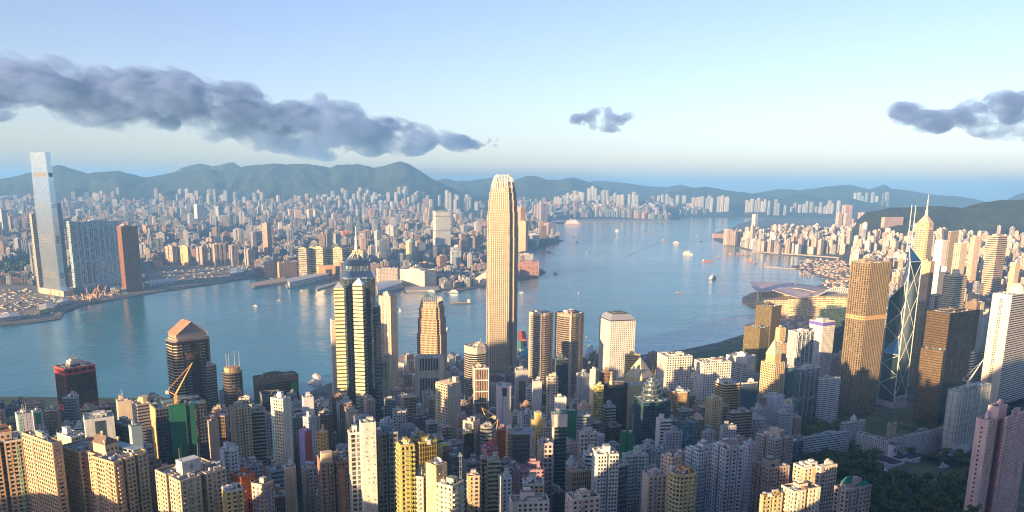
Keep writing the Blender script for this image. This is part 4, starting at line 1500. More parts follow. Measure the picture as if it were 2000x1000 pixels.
add_part(last(), 'octagonal_turret', lambda mb, b, a, H: mb.prism([(b * .3 + 5 * math.cos(q * math.pi / 4 + .39), a * .4 + 5 * math.sin(q * math.pi / 4 + .39)) for q in range(8)], H - .3, H + 7, (.60, .45, .25), WALL))
O('pale blue slab with a dark glass strip down its middle, above the tiled roof house', 163, 166, 222, 822, 640, 'flats', wc=(.45, .50, .53), gc=(.04, .06, .09), blank='LR', rooms=2, rc=LGREY)
add_part(last(), 'glass_strip', lambda mb, b, a, H: mb.box(b * .32, b * .68, -.75, -.36, 0, H - 1.5, (.03, .05, .08), GLS))
A('teal dark glass block with yellow edge between a pale blue slab and grey banded block', 218, 252, 274, 834, 660, 'glass', wc=(.2, .28, .28), gc=(.02, .04, .05), rooms=2)
A('cream sunlit slim tower with a dark windowed right side near the left edge', 112, 139, 165, 856, 600, 'flats', wc=(.62, .54, .34), gc=GD, blank='L', rooms=2, over={0: (.2, .2, 2.6)})
A('white chimney-like tower topped with scaffolding by the water at left', 30, 34, 62, 812, 720, 'dots', wc=WHITE, rooms=2, ant=3, ring=.75, pier=.75)
A('pale tower with a green panel beside the helipad roof', 62, 66, 82, 806, 740, 'flats', wc=LGREY, rooms=1)
add_part(last(), 'green_panel', lambda mb, b, a, H: mb.box(b * .15, b * .7, -.8, -.4, H - 12, H - 1, (.02, .25, .07), WALL))
A('teal blue stair tower below the grey banded block', 252, 257, 276, 836, 620, 'flats', wc=(.30, .42, .46), blank='LR', rooms=1)
# dark stepped and banded towers by the water
O('dark tower with thin white storey lines tucked behind the gabled dark tower', 398, 403, 422, 716, 1050, 'bands', wc=(.36, .35, .34), gc=GBL, asp=.5, ring=.22)
O('dark rounded tower with a gold ring and four white masts on its roof', 430, 442, 477, 732, 1000, 'bands', wc=(.13, .105, .085), gc=(.022, .022, .023), plan='round', ring=.3, rooms=1, rc=LGREY, an='the dark rounded tower with four masts', crownband=0, tank=0)
t = last()
add_part(t, 'gold_ring', lambda mb, b, a, H: mb.prism(local_xy(plan_poly('round', b, a), b, a, .8), H - 1, H + 7, (.46, .30, .17), WALL))
add_part(t, 'mast', lambda mb, b, a, H: [mb.bar((b / 2 + dx * b * .36, a / 2 + dy * a * .36, H), (b / 2 + dx * b * .36, a / 2 + dy * a * .36, H + 27), .5, WHITE, METAL, 6, .25) for dx, dy in ((-1, -.6), (-.75, -1), (1, -.6), (.75, .8))])
O('long dark slab with a green screen on its front, by the water', 494, 503, 582, 741, 1110, 'bands', wc=(.16, .12, .11), gc=GBL, asp=.35, rooms=1, rc=DGREY, crownband=9, an='the long dark slab with a green screen', ring=.3)
t = last()
add_part(t, 'green_screen', lambda mb, b, a, H: mb.box(b * .8, b * .98, -1.0, -.45, H - 26, H - 11, (.02, .22, .07), PAINT))
add_part(t, 'roof_fence', lambda mb, b, a, H: [mb.box(b * k / 12 + .5, b * k / 12 + 1.2, -.3, .4, H, H + 5, BROWN, WALL) for k in range(12)])
O('dark block with a pale framed roof well below the long dark slab', 508, 513, 550, 780, 930, 'panes', wc=(.12, .13, .15), gc=GBL, rooms=1, rc=(.05, .06, .07), parapet=5, crownband=4, rcol=None)
O('hexagonal block with a glowing gold glass front under a teal sloped roof', 474, 489, 510, 800, 800, 'glass', wc=(.30, .20, .1), gc=(.42, .26, .10), gm=GILT, plan='chamf', rooms=1, rc=TEAL)
A('tall beige tower with sunlit top, left of the slim cream tower', 448, 458, 489, 800, 690, 'flats', wc=(.56, .43, .29), gc=GD, plan='notch', rooms=2, blank='L', an='the tall beige tower', fh=3.0)
O('grey balconied tower with sunlit ledges joined behind the tall beige tower', 486, 488, 517, 806, 705, 'bandsw', wc=(.42, .36, .30), gc=GBL, ring=.28, out=1.2)
A('slim cream tower with a blank right side lit to half its height', 529, 552, 567, 782, 655, 'flats', wc=(.66, .58, .44), gc=GD, blank='R', fh=3.0, bay=2.6, rooms=2, plan='box', an='the slim cream tower', asp=1.4)
A('thin tan tower with one bare sunlit top left of the tall beige tower', 406, 409, 426, 826, 640, 'flats', wc=(.46, .35, .26), blank='LR', rooms=1)
A('white stepped flats below the tall beige tower', 425, 442, 470, 884, 560, 'flats', wc=(.54, .56, .57), gc=GD, plan='cross', blank='L', rooms=2, ac=1)
A('pale teal banded flats with open roof frame beside the diamond emblem', 402, 405, 438, 916, 520, 'bandsw', wc=(.38, .46, .46), gc=(.03, .05, .06), ring=.5, rooms=2, ac=1)
A('yellow sunlit flats with a bushy roof garden near the bottom', 434, 441, 474, 962, 470, 'flats', wc=(.66, .50, .2), gc=GD, rooms=1, ac=1)
A('rust red block with bright orange top behind the yellow flats', 452, 470, 496, 934, 500, 'flats', wc=(.50, .12, .04), gc=GBL, rooms=1, blank='L', rc=RUST)
A('grey pink flats with curved balconies behind the white stepped flats', 478, 483, 513, 914, 580, 'flatsb', wc=(.40, .33, .32), gc=GD, rooms=2, bal=1)
A('dull pink flats with a white roof fence below the grey pink flats', 492, 515, 534, 952, 500, 'dots', wc=(.46, .37, .35), gc=GD, rooms=2, parapet=2.2, ac=1)
A('blue grey slim block standing right beside the tall grey ledges', 516, 519, 530, 818, 740, 'flats', wc=(.33, .39, .45), rooms=1)
A('lilac and red painted slim tower in shade', 584, 595, 607, 844, 640, 'dots', wc=(.36, .28, .50), gc=GD, blank='L', rooms=1, rc=RED, an='the lilac and red tower', over={0: (.8, .8, 3)})
add_part(last(), 'red_face', lambda mb, b, a, H: mb.box(-.2, b + .2, -.75, -.3, 0, H, (.45, .08, .06), WALL))
A('narrow orange sunlit tower with dotted windows right of the lilac tower', 619, 632, 640, 846, 630, 'dots', wc=(.60, .34, .10), gc=GD, rooms=1)
O('narrow dark brown tower with a white rooftop fan, left of the gold prisms', 626, 640, 651, 812, 760, 'finsd', wc=(.17, .12, .10), gc=GBL, rooms=2)
A('white dotted tower behind the lilac tower', 592, 605, 618, 818, 720, 'dots', wc=(.50, .52, .55), gc=GD, rooms=2)
A('blue white slab left of the gold prisms', 590, 593, 612, 778, 900, 'flats', wc=(.50, .54, .60), blank='R', rooms=1)
A('dull green grey block behind the white dotted tower', 567, 571, 593, 818, 760, 'flats', wc=(.25, .26, .24), rooms=2)
A('brown tower with vertical orange strip and a sunlit terrace on top', 620, 628, 682, 908, 520, 'flats', wc=(.30, .19, .15), gc=GD, plan='notch', rooms=2, dish=0, an='the brown tower with sunlit terrace', ac=1, rc=OCHRE)
add_part(last(), 'terrace_wall', lambda mb, b, a, H: mb.box(b * .02, b * .42, a * .1, a * .4, H - .3, H + 7.5, (.62, .52, .36), WALL))
add_part(last(), 'orange_strip', lambda mb, b, a, H: mb.box(b * .62, b * .82, -1.0, -.3, 0, H - 4, (.46, .24, .12), WALL))
A('cream pillar-like tower in front of the slim cream tower', 555, 558, 577, 916, 540, 'flats', wc=(.60, .50, .34), blank='LR', rooms=1)
A('pink flats with white cube roof rooms beside the cream pillar-like tower', 590, 596, 618, 918, 570, 'flats', wc=(.52, .38, .36), rooms=3, scale=1.2)
# big slate tower with white blank slab
M = A('slate tower of framed windows split by a blank white slab with a roof dish', 680, 684, 706, 848, 480, 'panes', wc=(.40, .42, .43), gc=(.05, .06, .065), rooms=1, fh=3.2, bay=3.6, ring=.3, pier=.3, base=170, an='the slate tower with the blank white slab', rc=TEAL)
S = tower('wing', 'x', None, 703, 706, 733, 829, 474, 'flats', wc=(.56, .55, .53), blank='LR', base=170, rooms=1, dish=1, tank=0)
add_part(S, 'joint_line', lambda mb, b, a, H: [mb.box(0, b, -.5, -.38, H - 4.5 * k, H - 4.5 * k + .12, (.3, .3, .3), WALL) for k in range(1, 20)])
absorb(M, S)
S = tower('wing', 'x', None, 732, 738, 776, 849, 484, 'panes', wc=(.30, .32, .33), gc=(.03, .04, .045), base=170, fh=3.2, bay=3.2, ring=.22, pier=.2, rooms=2, rc=TEAL, plan='notch')
absorb(M, S)
A('scaffolded green and yellow tower in full sun, right of the slate tower', 776, 783, 808, 872, 450, 'flatsb', wc=(.40, .37, .15), gc=(.03, .05, .03), rooms=2, rc=(.3, .3, .16), an='the green and yellow scaffolded tower', out=.8, ring=.3, bal=1)
M = A('cream sunlit apartment tower with a tall blank chimney wall and white corner balconies', 798, 826, 838, 934, 452, 'dots', wc=(.62, .54, .40), gc=GD, rooms=2, rc=(.35, .36, .25), fh=3, bay=3.3, ac=1, base=160, an='the cream tower with the chimney wall', ring=.5, pier=.55)
S = tower('wing', 'x', None, 833, 851, 872, 912, 446, 'flats', wc=(.60, .46, .25), gc=GD, blank='L', base=160, rooms=0, tank=0, dish=1, over={0: (.9, .9, 3)})
absorb(M, S)
S = tower('wing', 'x', None, 851, 883, 905, 952, 440, 'dots', wc=(.62, .55, .42), gc=GD, base=160, rooms=1, bal=1, ac=1, ring=.5, pier=.5, rc=(.28, .33, .3))
absorb(M, S)
A('gold glass building with rooftop cranes and yellow frames behind the cream chimney wall', 806, 820, 852, 866, 500, 'glass', wc=(.36, .30, .1), gc=(.12, .09, .03), gm=GILT, rooms=3, rc=OCHRE, fh=3.4)
A('blue glass sloped block right of the rooftop dish on the chimney wall', 878, 883, 902, 892, 520, 'glass', wc=(.2, .26, .3), gc=(.03, .06, .09), rooms=1)
# around the tallest tower
O('pale block with tall black stripes and white side panels below the tan finned tower', 811, 813, 867, 700, 1260, 'fins', wc=(.54, .51, .46), gc=GBL, base=5, asp=.5, bay=4.4, pier=.34, ring=0, rooms=0, tank=0, an='the block with tall black stripes', out=.9)
add_part(last(), 'white_panel', lambda mb, b, a, H: (mb.box(-.3, b * .13, -1.2, -.5, 0, H + 3, (.58, .54, .48), WALL), mb.box(b * .83, b + .3, -1.2, -.5, 0, H + 3, (.58, .54, .48), WALL), mb.box(b * .12, b * .84, -1.15, -.5, H - 34, H - 21, (.58, .53, .42), WALL)))
M = O('beige office tower with a slatted roof frame and blank right half', 851, 874, 899, 756, 930, 'grid', wc=(.52, .43, .34), gc=GD, rooms=1, over={0: (.78, .7, 5)}, blank='', an='the beige office with slatted roof frame', rc=GREY)
add_part(M, 'roof_frame', lambda mb, b, a, H: [mb.box(b * k / 8, b * k / 8 + .8, 0, a, H + 2, H + 3, CREAM, WALL) for k in range(9)] + [mb.box(b * .75, b, a * .1, a * .4, H, H + 9, CREAM, WALL)])
O('dark hexagonal tower banded in white with a cream crown and rooftop clutter', 902, 922, 957, 680, 1190, 'bandsw', wc=(.42, .38, .33), gc=GBL, plan='oct', base=6, ring=.34, rooms=3, ant=2, crownband=11, an='the dark hexagonal banded tower')
O('brown finned glass front in a white frame with a blue roof terrace and dish', 924, 927, 954, 720, 1040, 'fins', wc=(.50, .40, .33), gc=(.08, .05, .04), bay=2.4, pier=.22, ring=0, rooms=1, dish=1, ant=1, rc=(.05, .13, .15))
add_part(last(), 'white_frame', lambda mb, b, a, H: (mb.box(-.6, .8, -1.4, -.6, 0, H + 1, WHITE, WALL), mb.box(b - .8, b + .6, -1.4, -.6, 0, H + 1, WHITE, WALL), [mb.box(0, b, -1.35, -.6, H - 16 * k - 1, H - 16 * k + .4, WHITE, WALL) for k in range(6)]))
A('white block with a square hole at its top, below the tallest tower', 970, 972, 998, 755, 960, 'dots', wc=(.60, .56, .52), ring=.9, pier=.9, rooms=0)
add_part(last(), 'painted_hole', lambda mb, b, a, H: mb.box(b * .35, b * .68, -.5, -.26, H - 13, H - 2, (.03, .04, .05), GLS))  # dark panel on the wall stands for the inside of a hole
O('grey block with a brown glass arch in its front', 1006, 1009, 1031, 724, 1020, 'flats', wc=(.30, .31, .33), gc=(.03, .04, .05), rooms=1, blank='LR', ant=1)
add_part(last(), 'glass_arch', lambda mb, b, a, H: (mb.box(b * .22, b * .8, -.8, -.36, 0, H - 14, (.09, .07, .03), GLS), mb.lathe([(0, -.1), (b * .29, -.1), (b * .29, .1), (0, .1)], (.09, .07, .03), GLS, 16) or None))
O('white ribbed low tower left of the plain grey slab', 1028, 1030, 1041, 760, 1000, 'bandsw', wc=(.55, .57, .6), gc=GD, rooms=1)
A('plain grey slab tower in front of the twin rounded towers', 1040, 1042, 1058, 746, 960, 'flats', wc=(.40, .42, .43), blank='LR', rooms=1, ant=2)
A('beige narrow tower with cluttered roof in front of the twin rounded towers', 1068, 1070, 1090, 738, 960, 'grid', wc=(.48, .40, .32), gc=GD, rooms=3)
O('dark glass shaft with white roof boxes in front of the right round twin', 1084, 1087, 1110, 702, 1100, 'glass', wc=(.06, .08, .1), gc=(.015, .025, .035), rooms=2, rc=GREY)
A('white low tower with a dark doorway at its top, near the beige narrow tower', 1083, 1085, 1106, 778, 860, 'dots', wc=(.64, .58, .50), rooms=1, ring=.8, pier=.85)
O('bluish windowed slab right of the twin rounded towers', 1126, 1138, 1152, 733, 980, 'flats', wc=(.36, .40, .44), rooms=2, blank='R')
A('cream narrow tower with roof rooms right of the bluish slab', 1153, 1163, 1169, 724, 960, 'flats', wc=(.62, .50, .34), blank='L', rooms=2)
O('yellow glass narrow block beside the cream narrow tower', 1159, 1161, 1179, 754, 930, 'panes', wc=(.50, .44, .16), gc=(.22, .2, .06), rooms=1)
O('brown topped square block below the tower of small windows', 1170, 1173, 1197, 728, 1010, 'finsd', wc=(.22, .15, .11), gc=GBL, rooms=2)
O('black glass block in front of the tower of small windows', 1178, 1180, 1226, 752, 980, 'glass', wc=(.04, .05, .06), gc=GBL, rooms=1)
add_part(last(), 'spire', lambda mb, b, a, H: mb.lathe([(3, H), (2.2, H + 5), (1.6, H + 5), (1.2, H + 9), (.3, H + 16), (0, H + 16)], (.5, .42, .3), PAINT, 8, b * .3, a * .4))
# lower middle
O('pale pink thin slab half hidden on the left of the dark tower with gold prisms', 645, 647, 657, 626, 1250, 'dots', wc=(.60, .47, .40), gc=GD, base=4, blank='LR', rooms=0)
M = O('tall cream slab tower on the right of the dark tower with gold prisms', 740, 762, 775, 580, 1290, 'flats', wc=(.62, .50, .36), gc=GD, base=4, rooms=2, blank='R', bay=5, ring=.5, pier=.6, ant=1, an='the tall cream slab tower')
add_part(M, 'grey_edge', lambda mb, b, a, H: mb.box(-.95, -.3, a * .7, a, 0, H + .5, (.34, .32, .31), WALL))
M = O('lower cream tower with T-shaped dark windows in front of the tall cream slab', 741, 759, 772, 700, 1200, 'flats', wc=(.62, .50, .33), gc=GD, base=6, rooms=2, blank='L', ring=.5, pier=.6, rc=BEIGE)
add_part(M, 'tall_window', lambda mb, b, a, H: [mb.box(-.6, -.38, a * f, a * (f + .09), H - 34, H - 8, (.03, .03, .03), GLS) for f in (.28, .62)] + [mb.box(-.6, -.38, a * (f - .07), a * (f + .16), H - 12, H - 8, (.03, .03, .03), GLS) for f in (.28, .62)])
O('cream topped dark glass slab in the middle of the canyon', 905, 907, 925, 846, 640, 'glass', wc=(.06, .07, .08), gc=(.02, .025, .03), rooms=1)
A('white tower with a cream blank left face behind the dark glass slab', 905, 924, 936, 826, 680, 'flats', wc=(.60, .52, .38), blank='L', rooms=2)
A('dark curved banded flats beside the orange brown construction block', 937, 940, 964, 836, 680, 'bandsw', wc=(.22, .24, .26), gc=GBL, plan='round', rooms=3)
A('orange brown block under construction with a crane at its left side', 968, 972, 992, 842, 660, 'flats', wc=(.34, .12, .06), gc=GBL, blank='R', rooms=1, rc=LGREY, an='the orange brown construction block')
A('cream strip tower hugging the orange brown block', 989, 991, 999, 836, 650, 'flats', wc=(.62, .48, .24), rooms=0)
O('dark slatted block under a flat overhanging roof', 996, 1001, 1034, 852, 640, 'finsd', wc=(.13, .15, .15), gc=GBL, rooms=1, an='the dark slatted block with overhanging roof')
add_part(last(), 'overhanging_roof', lambda mb, b, a, H: mb.box(-3, b + 3, -3, a + 2, H + 1.8, H + 2.8, GREY, ROOF))
A('yellow tower with a cross-shaped sunlit top', 1044, 1046, 1057, 808, 690, 'dots', wc=(.64, .50, .20), rooms=0, tank=0, an='the yellow tower with the cross-shaped top')
add_part(last(), 'cross_head', lambda mb, b, a, H: (mb.box(-b * .7, b * 1.7, -.8, a * .7, H - 14, H - 6, (.64, .50, .2), WALL), mb.box(-.4, b + .4, -.9, a * .7, H - 18, H + 1, (.64, .5, .2), WALL)))
O('dark banded glass tower in a white frame with a cream head', 1078, 1081, 1107, 810, 650, 'bandsw', wc=(.10, .16, .19), gc=(.012, .022, .03), ring=.2, rooms=1, rc=WHITE, crownband=6, an='the dark glass tower in a white frame')
add_part(last(), 'white_frame', lambda mb, b, a, H: (mb.box(-1, .9, -1.2, -.5, 0, H + .4, (.56, .54, .5), WALL), mb.box(-1, b + .5, -1.2, -.5, H - 11, H + .4, (.6, .54, .46), WALL)))
A('pink grey flats with many small windows left of the dark framed glass tower', 1051, 1054, 1079, 868, 590, 'grid', wc=(.44, .38, .38), gc=GD, rooms=3, ac=1)
A('beige pink small tower at the foot of the dark glass slab', 912, 915, 936, 932, 520, 'flats', wc=(.44, .36, .30), rooms=2, ac=1)
A('pink and white window strip tower below the pink scaffold', 938, 941, 954, 896, 560, 'panes', wc=(.54, .40, .38), gc=GD, rooms=1)
A('cream green banded flats right of the pink strip tower', 951, 954, 976, 902, 555, 'bandsw', wc=(.50, .47, .33), gc=(.05, .07, .05), ring=.45, rooms=2, bal=1)
A('magenta scaffolded block behind the pink strip tower', 940, 944, 972, 878, 600, 'flats', wc=(.40, .14, .18), gc=GBL, rooms=2, rc=RED)
A('white slim tower with a pink side face near the bottom centre', 975, 981, 999, 936, 500, 'flats', wc=(.56, .58, .6), gc=GD, rooms=2, ac=1)
add_part(last(), 'pink_face', lambda mb, b, a, H: mb.box(b - .1, b + .5, 0, a, 0, H, (.5, .2, .24), WALL))
A('mauve block with sloping red roof frames in the middle', 1000, 1006, 1064, 922, 560, 'flats', wc=(.34, .22, .27), gc=GBL, rooms=4, rc=(.24, .13, .16), asp=.6)
A('yellow sunlit low block with a large white dish', 1021, 1024, 1062, 948, 510, 'flats', wc=(.58, .44, .2), gc=GD, rooms=1, dish=1, rc=BEIGE)
A('white flats with a hollow roof cube at the bottom centre', 995, 1000, 1072, 984, 440, 'flats', wc=(.58, .56, .54), gc=GD, rooms=2, scale=1.2, rc=(.25, .21, .2), asp=.5, ac=1)
A('white roofed block with a tall cream cube, bottom centre right', 1106, 1118, 1172, 978, 430, 'flats', wc=(.62, .54, .46), gc=GD, rooms=1, scale=1.5, rc=BEIGE, asp=.6, ac=1)
A('teal white round cornered flats left of the white banded flats', 1104, 1110, 1130, 908, 570, 'bandsw', wc=(.40, .50, .54), gc=(.03, .06, .08), plan='round', ring=.42, rooms=2)
A('cream and dark tower with a square crest at its top', 1130, 1134, 1167, 848, 650, 'grid', wc=(.48, .45, .41), gc=GD, rooms=2, plan='notch')
A('white banded flats in shade beside a white many-windowed slab', 1140, 1144, 1166, 888, 580, 'bandsw', wc=(.48, .53, .55), gc=GD, ring=.5, rooms=2, bal=1)
A('large white many-windowed slab in shade, lower centre right', 1158, 1168, 1208, 890, 540, 'flatsb', wc=(.54, .58, .60), gc=GD, plan='notch', rooms=3, ac=1, an='the large white many-windowed slab')
A('green netted narrow block in the centre canyon', 1105, 1107, 1126, 804, 800, 'flats', wc=(.01, .14, .08), gc=(.01, .12, .07), ring=.8, pier=.8, rooms=0)
A('grey flats with a blue side right of the cream and dark tower', 1164, 1166, 1180, 852, 680, 'flats', wc=(.36, .42, .48), blank='R', rooms=1)
# right of centre
O('gold lit low office by the tower of small windows', 1221, 1224, 1250, 694, 1240, 'bandsw', wc=(.58, .44, .2), gc=(.1, .07, .03), base=6, rooms=2)
M = O('yellow stone tower with a steep gabled roof and tall arched windows', 1222, 1254, 1276, 740, 1060, 'flats', wc=(.60, .48, .24), gc=GD, base=20, blank='L', rooms=0, tank=0, an='the yellow tower with the gabled roof', ring=.3, pier=.5, bay=4)
b, a, H = M['_dim']
mb = MB()
hip(mb, -1, b + 1, -1, a + 1, H, z_at(700, 1248, 1070, M.location.z), (.52, .46, .32), ROOF, 1.0)
mb.build('gabled_roof', MATS, M)
add_part(M, 'arched_window', lambda mb, b, a, H: [mb.box(-.8, -.38, a * (.28 + .17 * k), a * (.38 + .17 * k), H - 22, H - 9, (.03, .03, .03), GLS) for k in range(3)])
add_part(M, 'spire', lambda mb, b, a, H: mb.lathe([(2.5, H - 12), (2, H - 4), (.3, H + 9), (0, H + 9)], (.58, .42, .2), PAINT, 6, b + 4, -1))
S = tower('wing', 'x', None, 1222, 1232, 1264, 754, 1030, 'flats', wc=(.60, .46, .24), base=20, blank='R', rooms=0, tank=0, gc=GD)
absorb(M, S)
M = O('round tiered blue tower with a thin black spire, wider glass body below', 1240, 1258, 1310, 786, 860, 'glass', wc=(.06, .12, .16), gc=(.012, .035, .055), base=36, rooms=0, tank=0, an='the tiered blue tower with the spire', fh=3.6)
b, a, H = M['_dim']
mb = MB()
cx_, cy_ = b * .45, a * .5
for r, z0, z1 in ((11.5, 0, 7), (10.5, 7, 13), (8.8, 13, 18), (6.5, 18, 22), (3.5, 22, 25)):
    mb.prism([(cx_ + r * math.cos(k * math.pi / 12), cy_ + r * math.sin(k * math.pi / 12)) for k in range(24)], H + z0 - .2, H + z1 - 1.2, (.05, .075, .09), GLS, cap=False, bay=1.5, fh=3)
    mb.prism([(cx_ + (r + .4) * math.cos(k * math.pi / 12), cy_ + (r + .4) * math.sin(k * math.pi / 12)) for k in range(24)], H + z1 - 1.2, H + z1, (.26, .3, .33), METAL, bottom=True)
mb.build('tier', MATS, M)
spire(M, cx_, cy_, H + 25, z_at(702, 1284, 870, M.location.z), .8, DGREY)
WB = (.62, .60, .57)
O('white square-gridded block nearer the water, its cluttered roof in the sun', 1285, 1303, 1352, 698, 1230, 'gridw', wc=WB, gc=GBL, base=8, rooms=4, rc=BEIGE, an='the white square-gridded block', bay=4.2, fh=4, asp=1.1)
O('white square-gridded block with a shaded foot, right of its twin', 1357, 1375, 1428, 710, 1150, 'gridw', wc=WB, gc=GBL, base=12, rooms=4, rc=BEIGE, bay=4.0, fh=4, asp=1.1, an='the second white square-gridded block')
O('low gold finned rotunda between the tiered blue tower and second white gridded block', 1302, 1318, 1351, 768, 1030, 'finsd', wc=(.42, .30, .16), gc=(.06, .04, .03), plan='oct', base=24, rooms=2, rc=LGREY, pier=.45)
O('grey office of white horizontal lines with a dark slot near its top', 1419, 1459, 1476, 700, 1270, 'bandsw', wc=(.46, .47, .48), gc=GD, base=10, rooms=1, an='the grey office of white lines', blank='', asp=1.2, crownband=9)
M = O('gold and black banded block with a plain cream box on its roof', 1396, 1414, 1448, 752, 1010, 'bandsw', wc=(.54, .38, .18), gc=GBL, base=26, ring=.42, rooms=1, scale=1.7, rc=BEIGE, an='the gold and black banded block', plan='chamf')
A('cream sunlit small tower left of the gold and black banded block', 1379, 1391, 1412, 782, 930, 'flats', wc=(.58, .46, .26), gc=GD, plan='notch', rooms=3)
O('dark blue plain slab right of the gold and black banded block', 1448, 1451, 1480, 750, 1000, 'flats', wc=(.04, .07, .12), gc=GBL, blank='LR', rooms=1)
O('gold glass tower with a white roof house and mast, nearer the water park', 1454, 1485, 1503, 642, 1480, 'panes', wc=(.10, .09, .06), gc=(.30, .24, .10), gm=GILT, base=4, bay=2.4, rooms=1, rc=BEIGE, ant=1, an='the gold glass tower by the park', asp=1.2)
O('gold glass tower crowned with dark upright blades, behind its lower neighbour', 1477, 1508, 1527, 600, 1640, 'panes', wc=(.09, .08, .06), gc=(.26, .21, .1), gm=GILT, base=4, bay=2.4, rooms=1)
add_part(last(), 'crown_blade', lambda mb, b, a, H: [mb.face([(b * k / 6, a * .5, H), (b * k / 6 + 1.2, a * .5, H), (b * k / 6 + .6, a * .5, H + 14)], DGREY, PAINT) or mb.face([(b * k / 6 + .6, a * .5 + 1, H + 14), (b * k / 6 + 1.2, a * .5 + 1, H), (b * k / 6, a * .5 + 1, H)], DGREY, PAINT) or mb.bar((b * k / 6 + .6, a * .5 + .5, H), (b * k / 6 + .6, a * .5 + .5, H + 14), .9, DGREY, PAINT, 4, .1) for k in range(7)])
M = O('stone tower with a pale green pyramid top and needle, shops banded in gold', 1484, 1511, 1536, 712, 1180, 'grid', wc=(.54, .42, .25), gc=GD, base=14, rooms=0, tank=0, an='the pyramid-topped stone tower', plan='chamf', over={0: (.25, .4, 4)})
b, a, H = M['_dim']
add_part(M, 'upper_stage', lambda mb, b, a, H: (mb.prism(local_xy(plan_poly('chamf', b, a), b, a, .66), H - .2, H + 13, (.54, .40, .2), WALL), mb.loft(local_xy(plan_poly('chamf', b, a), b, a, .72), H + 13, local_xy(plan_poly('chamf', b, a), b, a, .1), H + 34, (.44, .46, .33), ROOF)))
spire(M, b / 2, a / 2, H + 33, H + 52, .7, (.4, .34, .24))
O('teal glass curved annex right of the pyramid-topped stone tower', 1534, 1537, 1553, 718, 1200, 'glass', wc=(.1, .2, .22), gc=(.02, .06, .07), base=14, plan='round', rooms=1)
A('thin tan slab tower standing over the pyramid-topped tower', 1516, 1524, 1535, 642, 1420, 'flats', wc=(.52, .38, .24), base=8, blank='L', rooms=1)
A('tan stepped block below the thin tan slab tower', 1510, 1522, 1537, 672, 1380, 'flats', wc=(.46, .36, .27), base=8, rooms=2)
O('white gridded tower with a purple band around its top', 1582, 1608, 1631, 630, 1500, 'dots', wc=(.62, .62, .63), gc=GD, base=8, rooms=2, bay=3.4, fh=3.6, ring=.5, pier=.5, an='the white tower with the purple band')
add_part(last(), 'purple_band', lambda mb, b, a, H: mb.prism([(-.8, -.8), (b + .8, -.8), (b + .8, a + .8), (-.8, a + .8)], H - 7, H - .4, (.13, .10, .42), WALL, cap=False))
add_part(last(), 'roof_room', lambda mb, b, a, H: mb.box(b * .2, b * .7, a * .2, a * .7, H, H + 6, LGREY, WALL))
O('dark green glass block behind the bronze ribbed tower', 1601, 1604, 1664, 604, 1640, 'panes', wc=(.12, .17, .17), gc=(.025, .055, .06), base=6, asp=.4, rooms=2, rc=(.12, .15, .18), an='the dark green glass block')
O('blue white block with a cream rooftop strip left of the steel truss tower', 1495, 1517, 1532, 776, 1060, 'flats', wc=(.48, .54, .60), gc=GB, base=28, rooms=1, blank='L')
M = O('pale curved block carrying a square white rooftop sign', 1524, 1530, 1552, 794, 1020, 'flats', wc=(.46, .50, .54), gc=GB, base=30, rooms=0, plan='round', tank=0)
add_part(M, 'rooftop_sign', lambda mb, b, a, H: (mb.box(b * .15, b * .85, a * .3, a * .4, H, H + 9, (.62, .58, .48), PAINT), mb.box(b * .36, b * .41, a * .28, a * .3, H + 2, H + 7, (.25, .12, .05), PAINT), mb.box(b * .59, b * .64, a * .28, a * .3, H + 2, H + 7, (.25, .12, .05), PAINT), mb.box(b * .42, b * .58, a * .28, a * .3, H + 4, H + 5, (.25, .12, .05), PAINT)))
A('green netted low block in front of the tiered blue tower', 1213, 1216, 1238, 846, 760, 'flats', wc=(.01, .18, .09), gc=(.01, .12, .07), ring=.85, pier=.85, rooms=0, rc=LGREY)
O('turquoise glass cube among grey low blocks', 1330, 1333, 1364, 826, 820, 'glass', wc=(.12, .24, .27), gc=(.04, .13, .16), rooms=1, rc=TEAL)
A('grey low block with pipes on its roof left of the turquoise cube', 1297, 1301, 1332, 846, 780, 'flats', wc=(.36, .39, .41), blank='L', rooms=3)
A('grey classical block with a pediment right of the turquoise cube', 1371, 1375, 1399, 846, 800, 'flats', wc=(.36, .38, .42), rooms=0)
add_part(last(), 'pediment', lambda mb, b, a, H: (mb.face([(0, -.5, H), (b, -.5, H), (b / 2, -.5, H + 5)], (.4, .42, .45), WALL), mb.face([(b, a, H), (0, a, H), (b / 2, a, H + 5)], (.4, .42, .45), WALL), mb.face([(0, a, H), (0, -.5, H), (b / 2, -.5, H + 5), (b / 2, a, H + 5)], GREY, ROOF), mb.face([(b, -.5, H), (b, a, H), (b / 2, a, H + 5), (b / 2, -.5, H + 5)], GREY, ROOF)))
A('grey plain block with flat roof between the pediment and brown banded block', 1407, 1413, 1438, 834, 800, 'flats', wc=(.40, .41, .42), blank='L', rooms=1)
O('brown banded office with stepped terraces in shade', 1421, 1430, 1471, 808, 880, 'bandsw', wc=(.28, .22, .19), gc=GBL, rooms=2, ring=.45, plan='chamf')
A('white dotted flats with green ledges right of the green netted low block', 1216, 1222, 1266, 892, 590, 'flatsb', wc=(.50, .55, .54), gc=GT, plan='notch', rooms=3, ac=1, bal=1)
A('beige bare tower strip left of the curved green balconies', 1256, 1268, 1302, 932, 500, 'flats', wc=(.44, .38, .33), blank='L', rooms=2, ac=1)
A('flats with curved yellow and green balconies in patchy sun', 1299, 1324, 1366, 932, 480, 'flatsb', wc=(.56, .48, .28), gc=(.02, .07, .04), plan='round', bal=1, rooms=2, rc=RUST, an='the flats with curved yellow and green balconies', ring=.4, out=.9, pier=.2)
A('cream sunlit tower with a dark cornered roof box above the curved balconies', 1292, 1312, 1331, 896, 540, 'flats', wc=(.60, .48, .32), gc=GD, rooms=1, rc=BROWN)
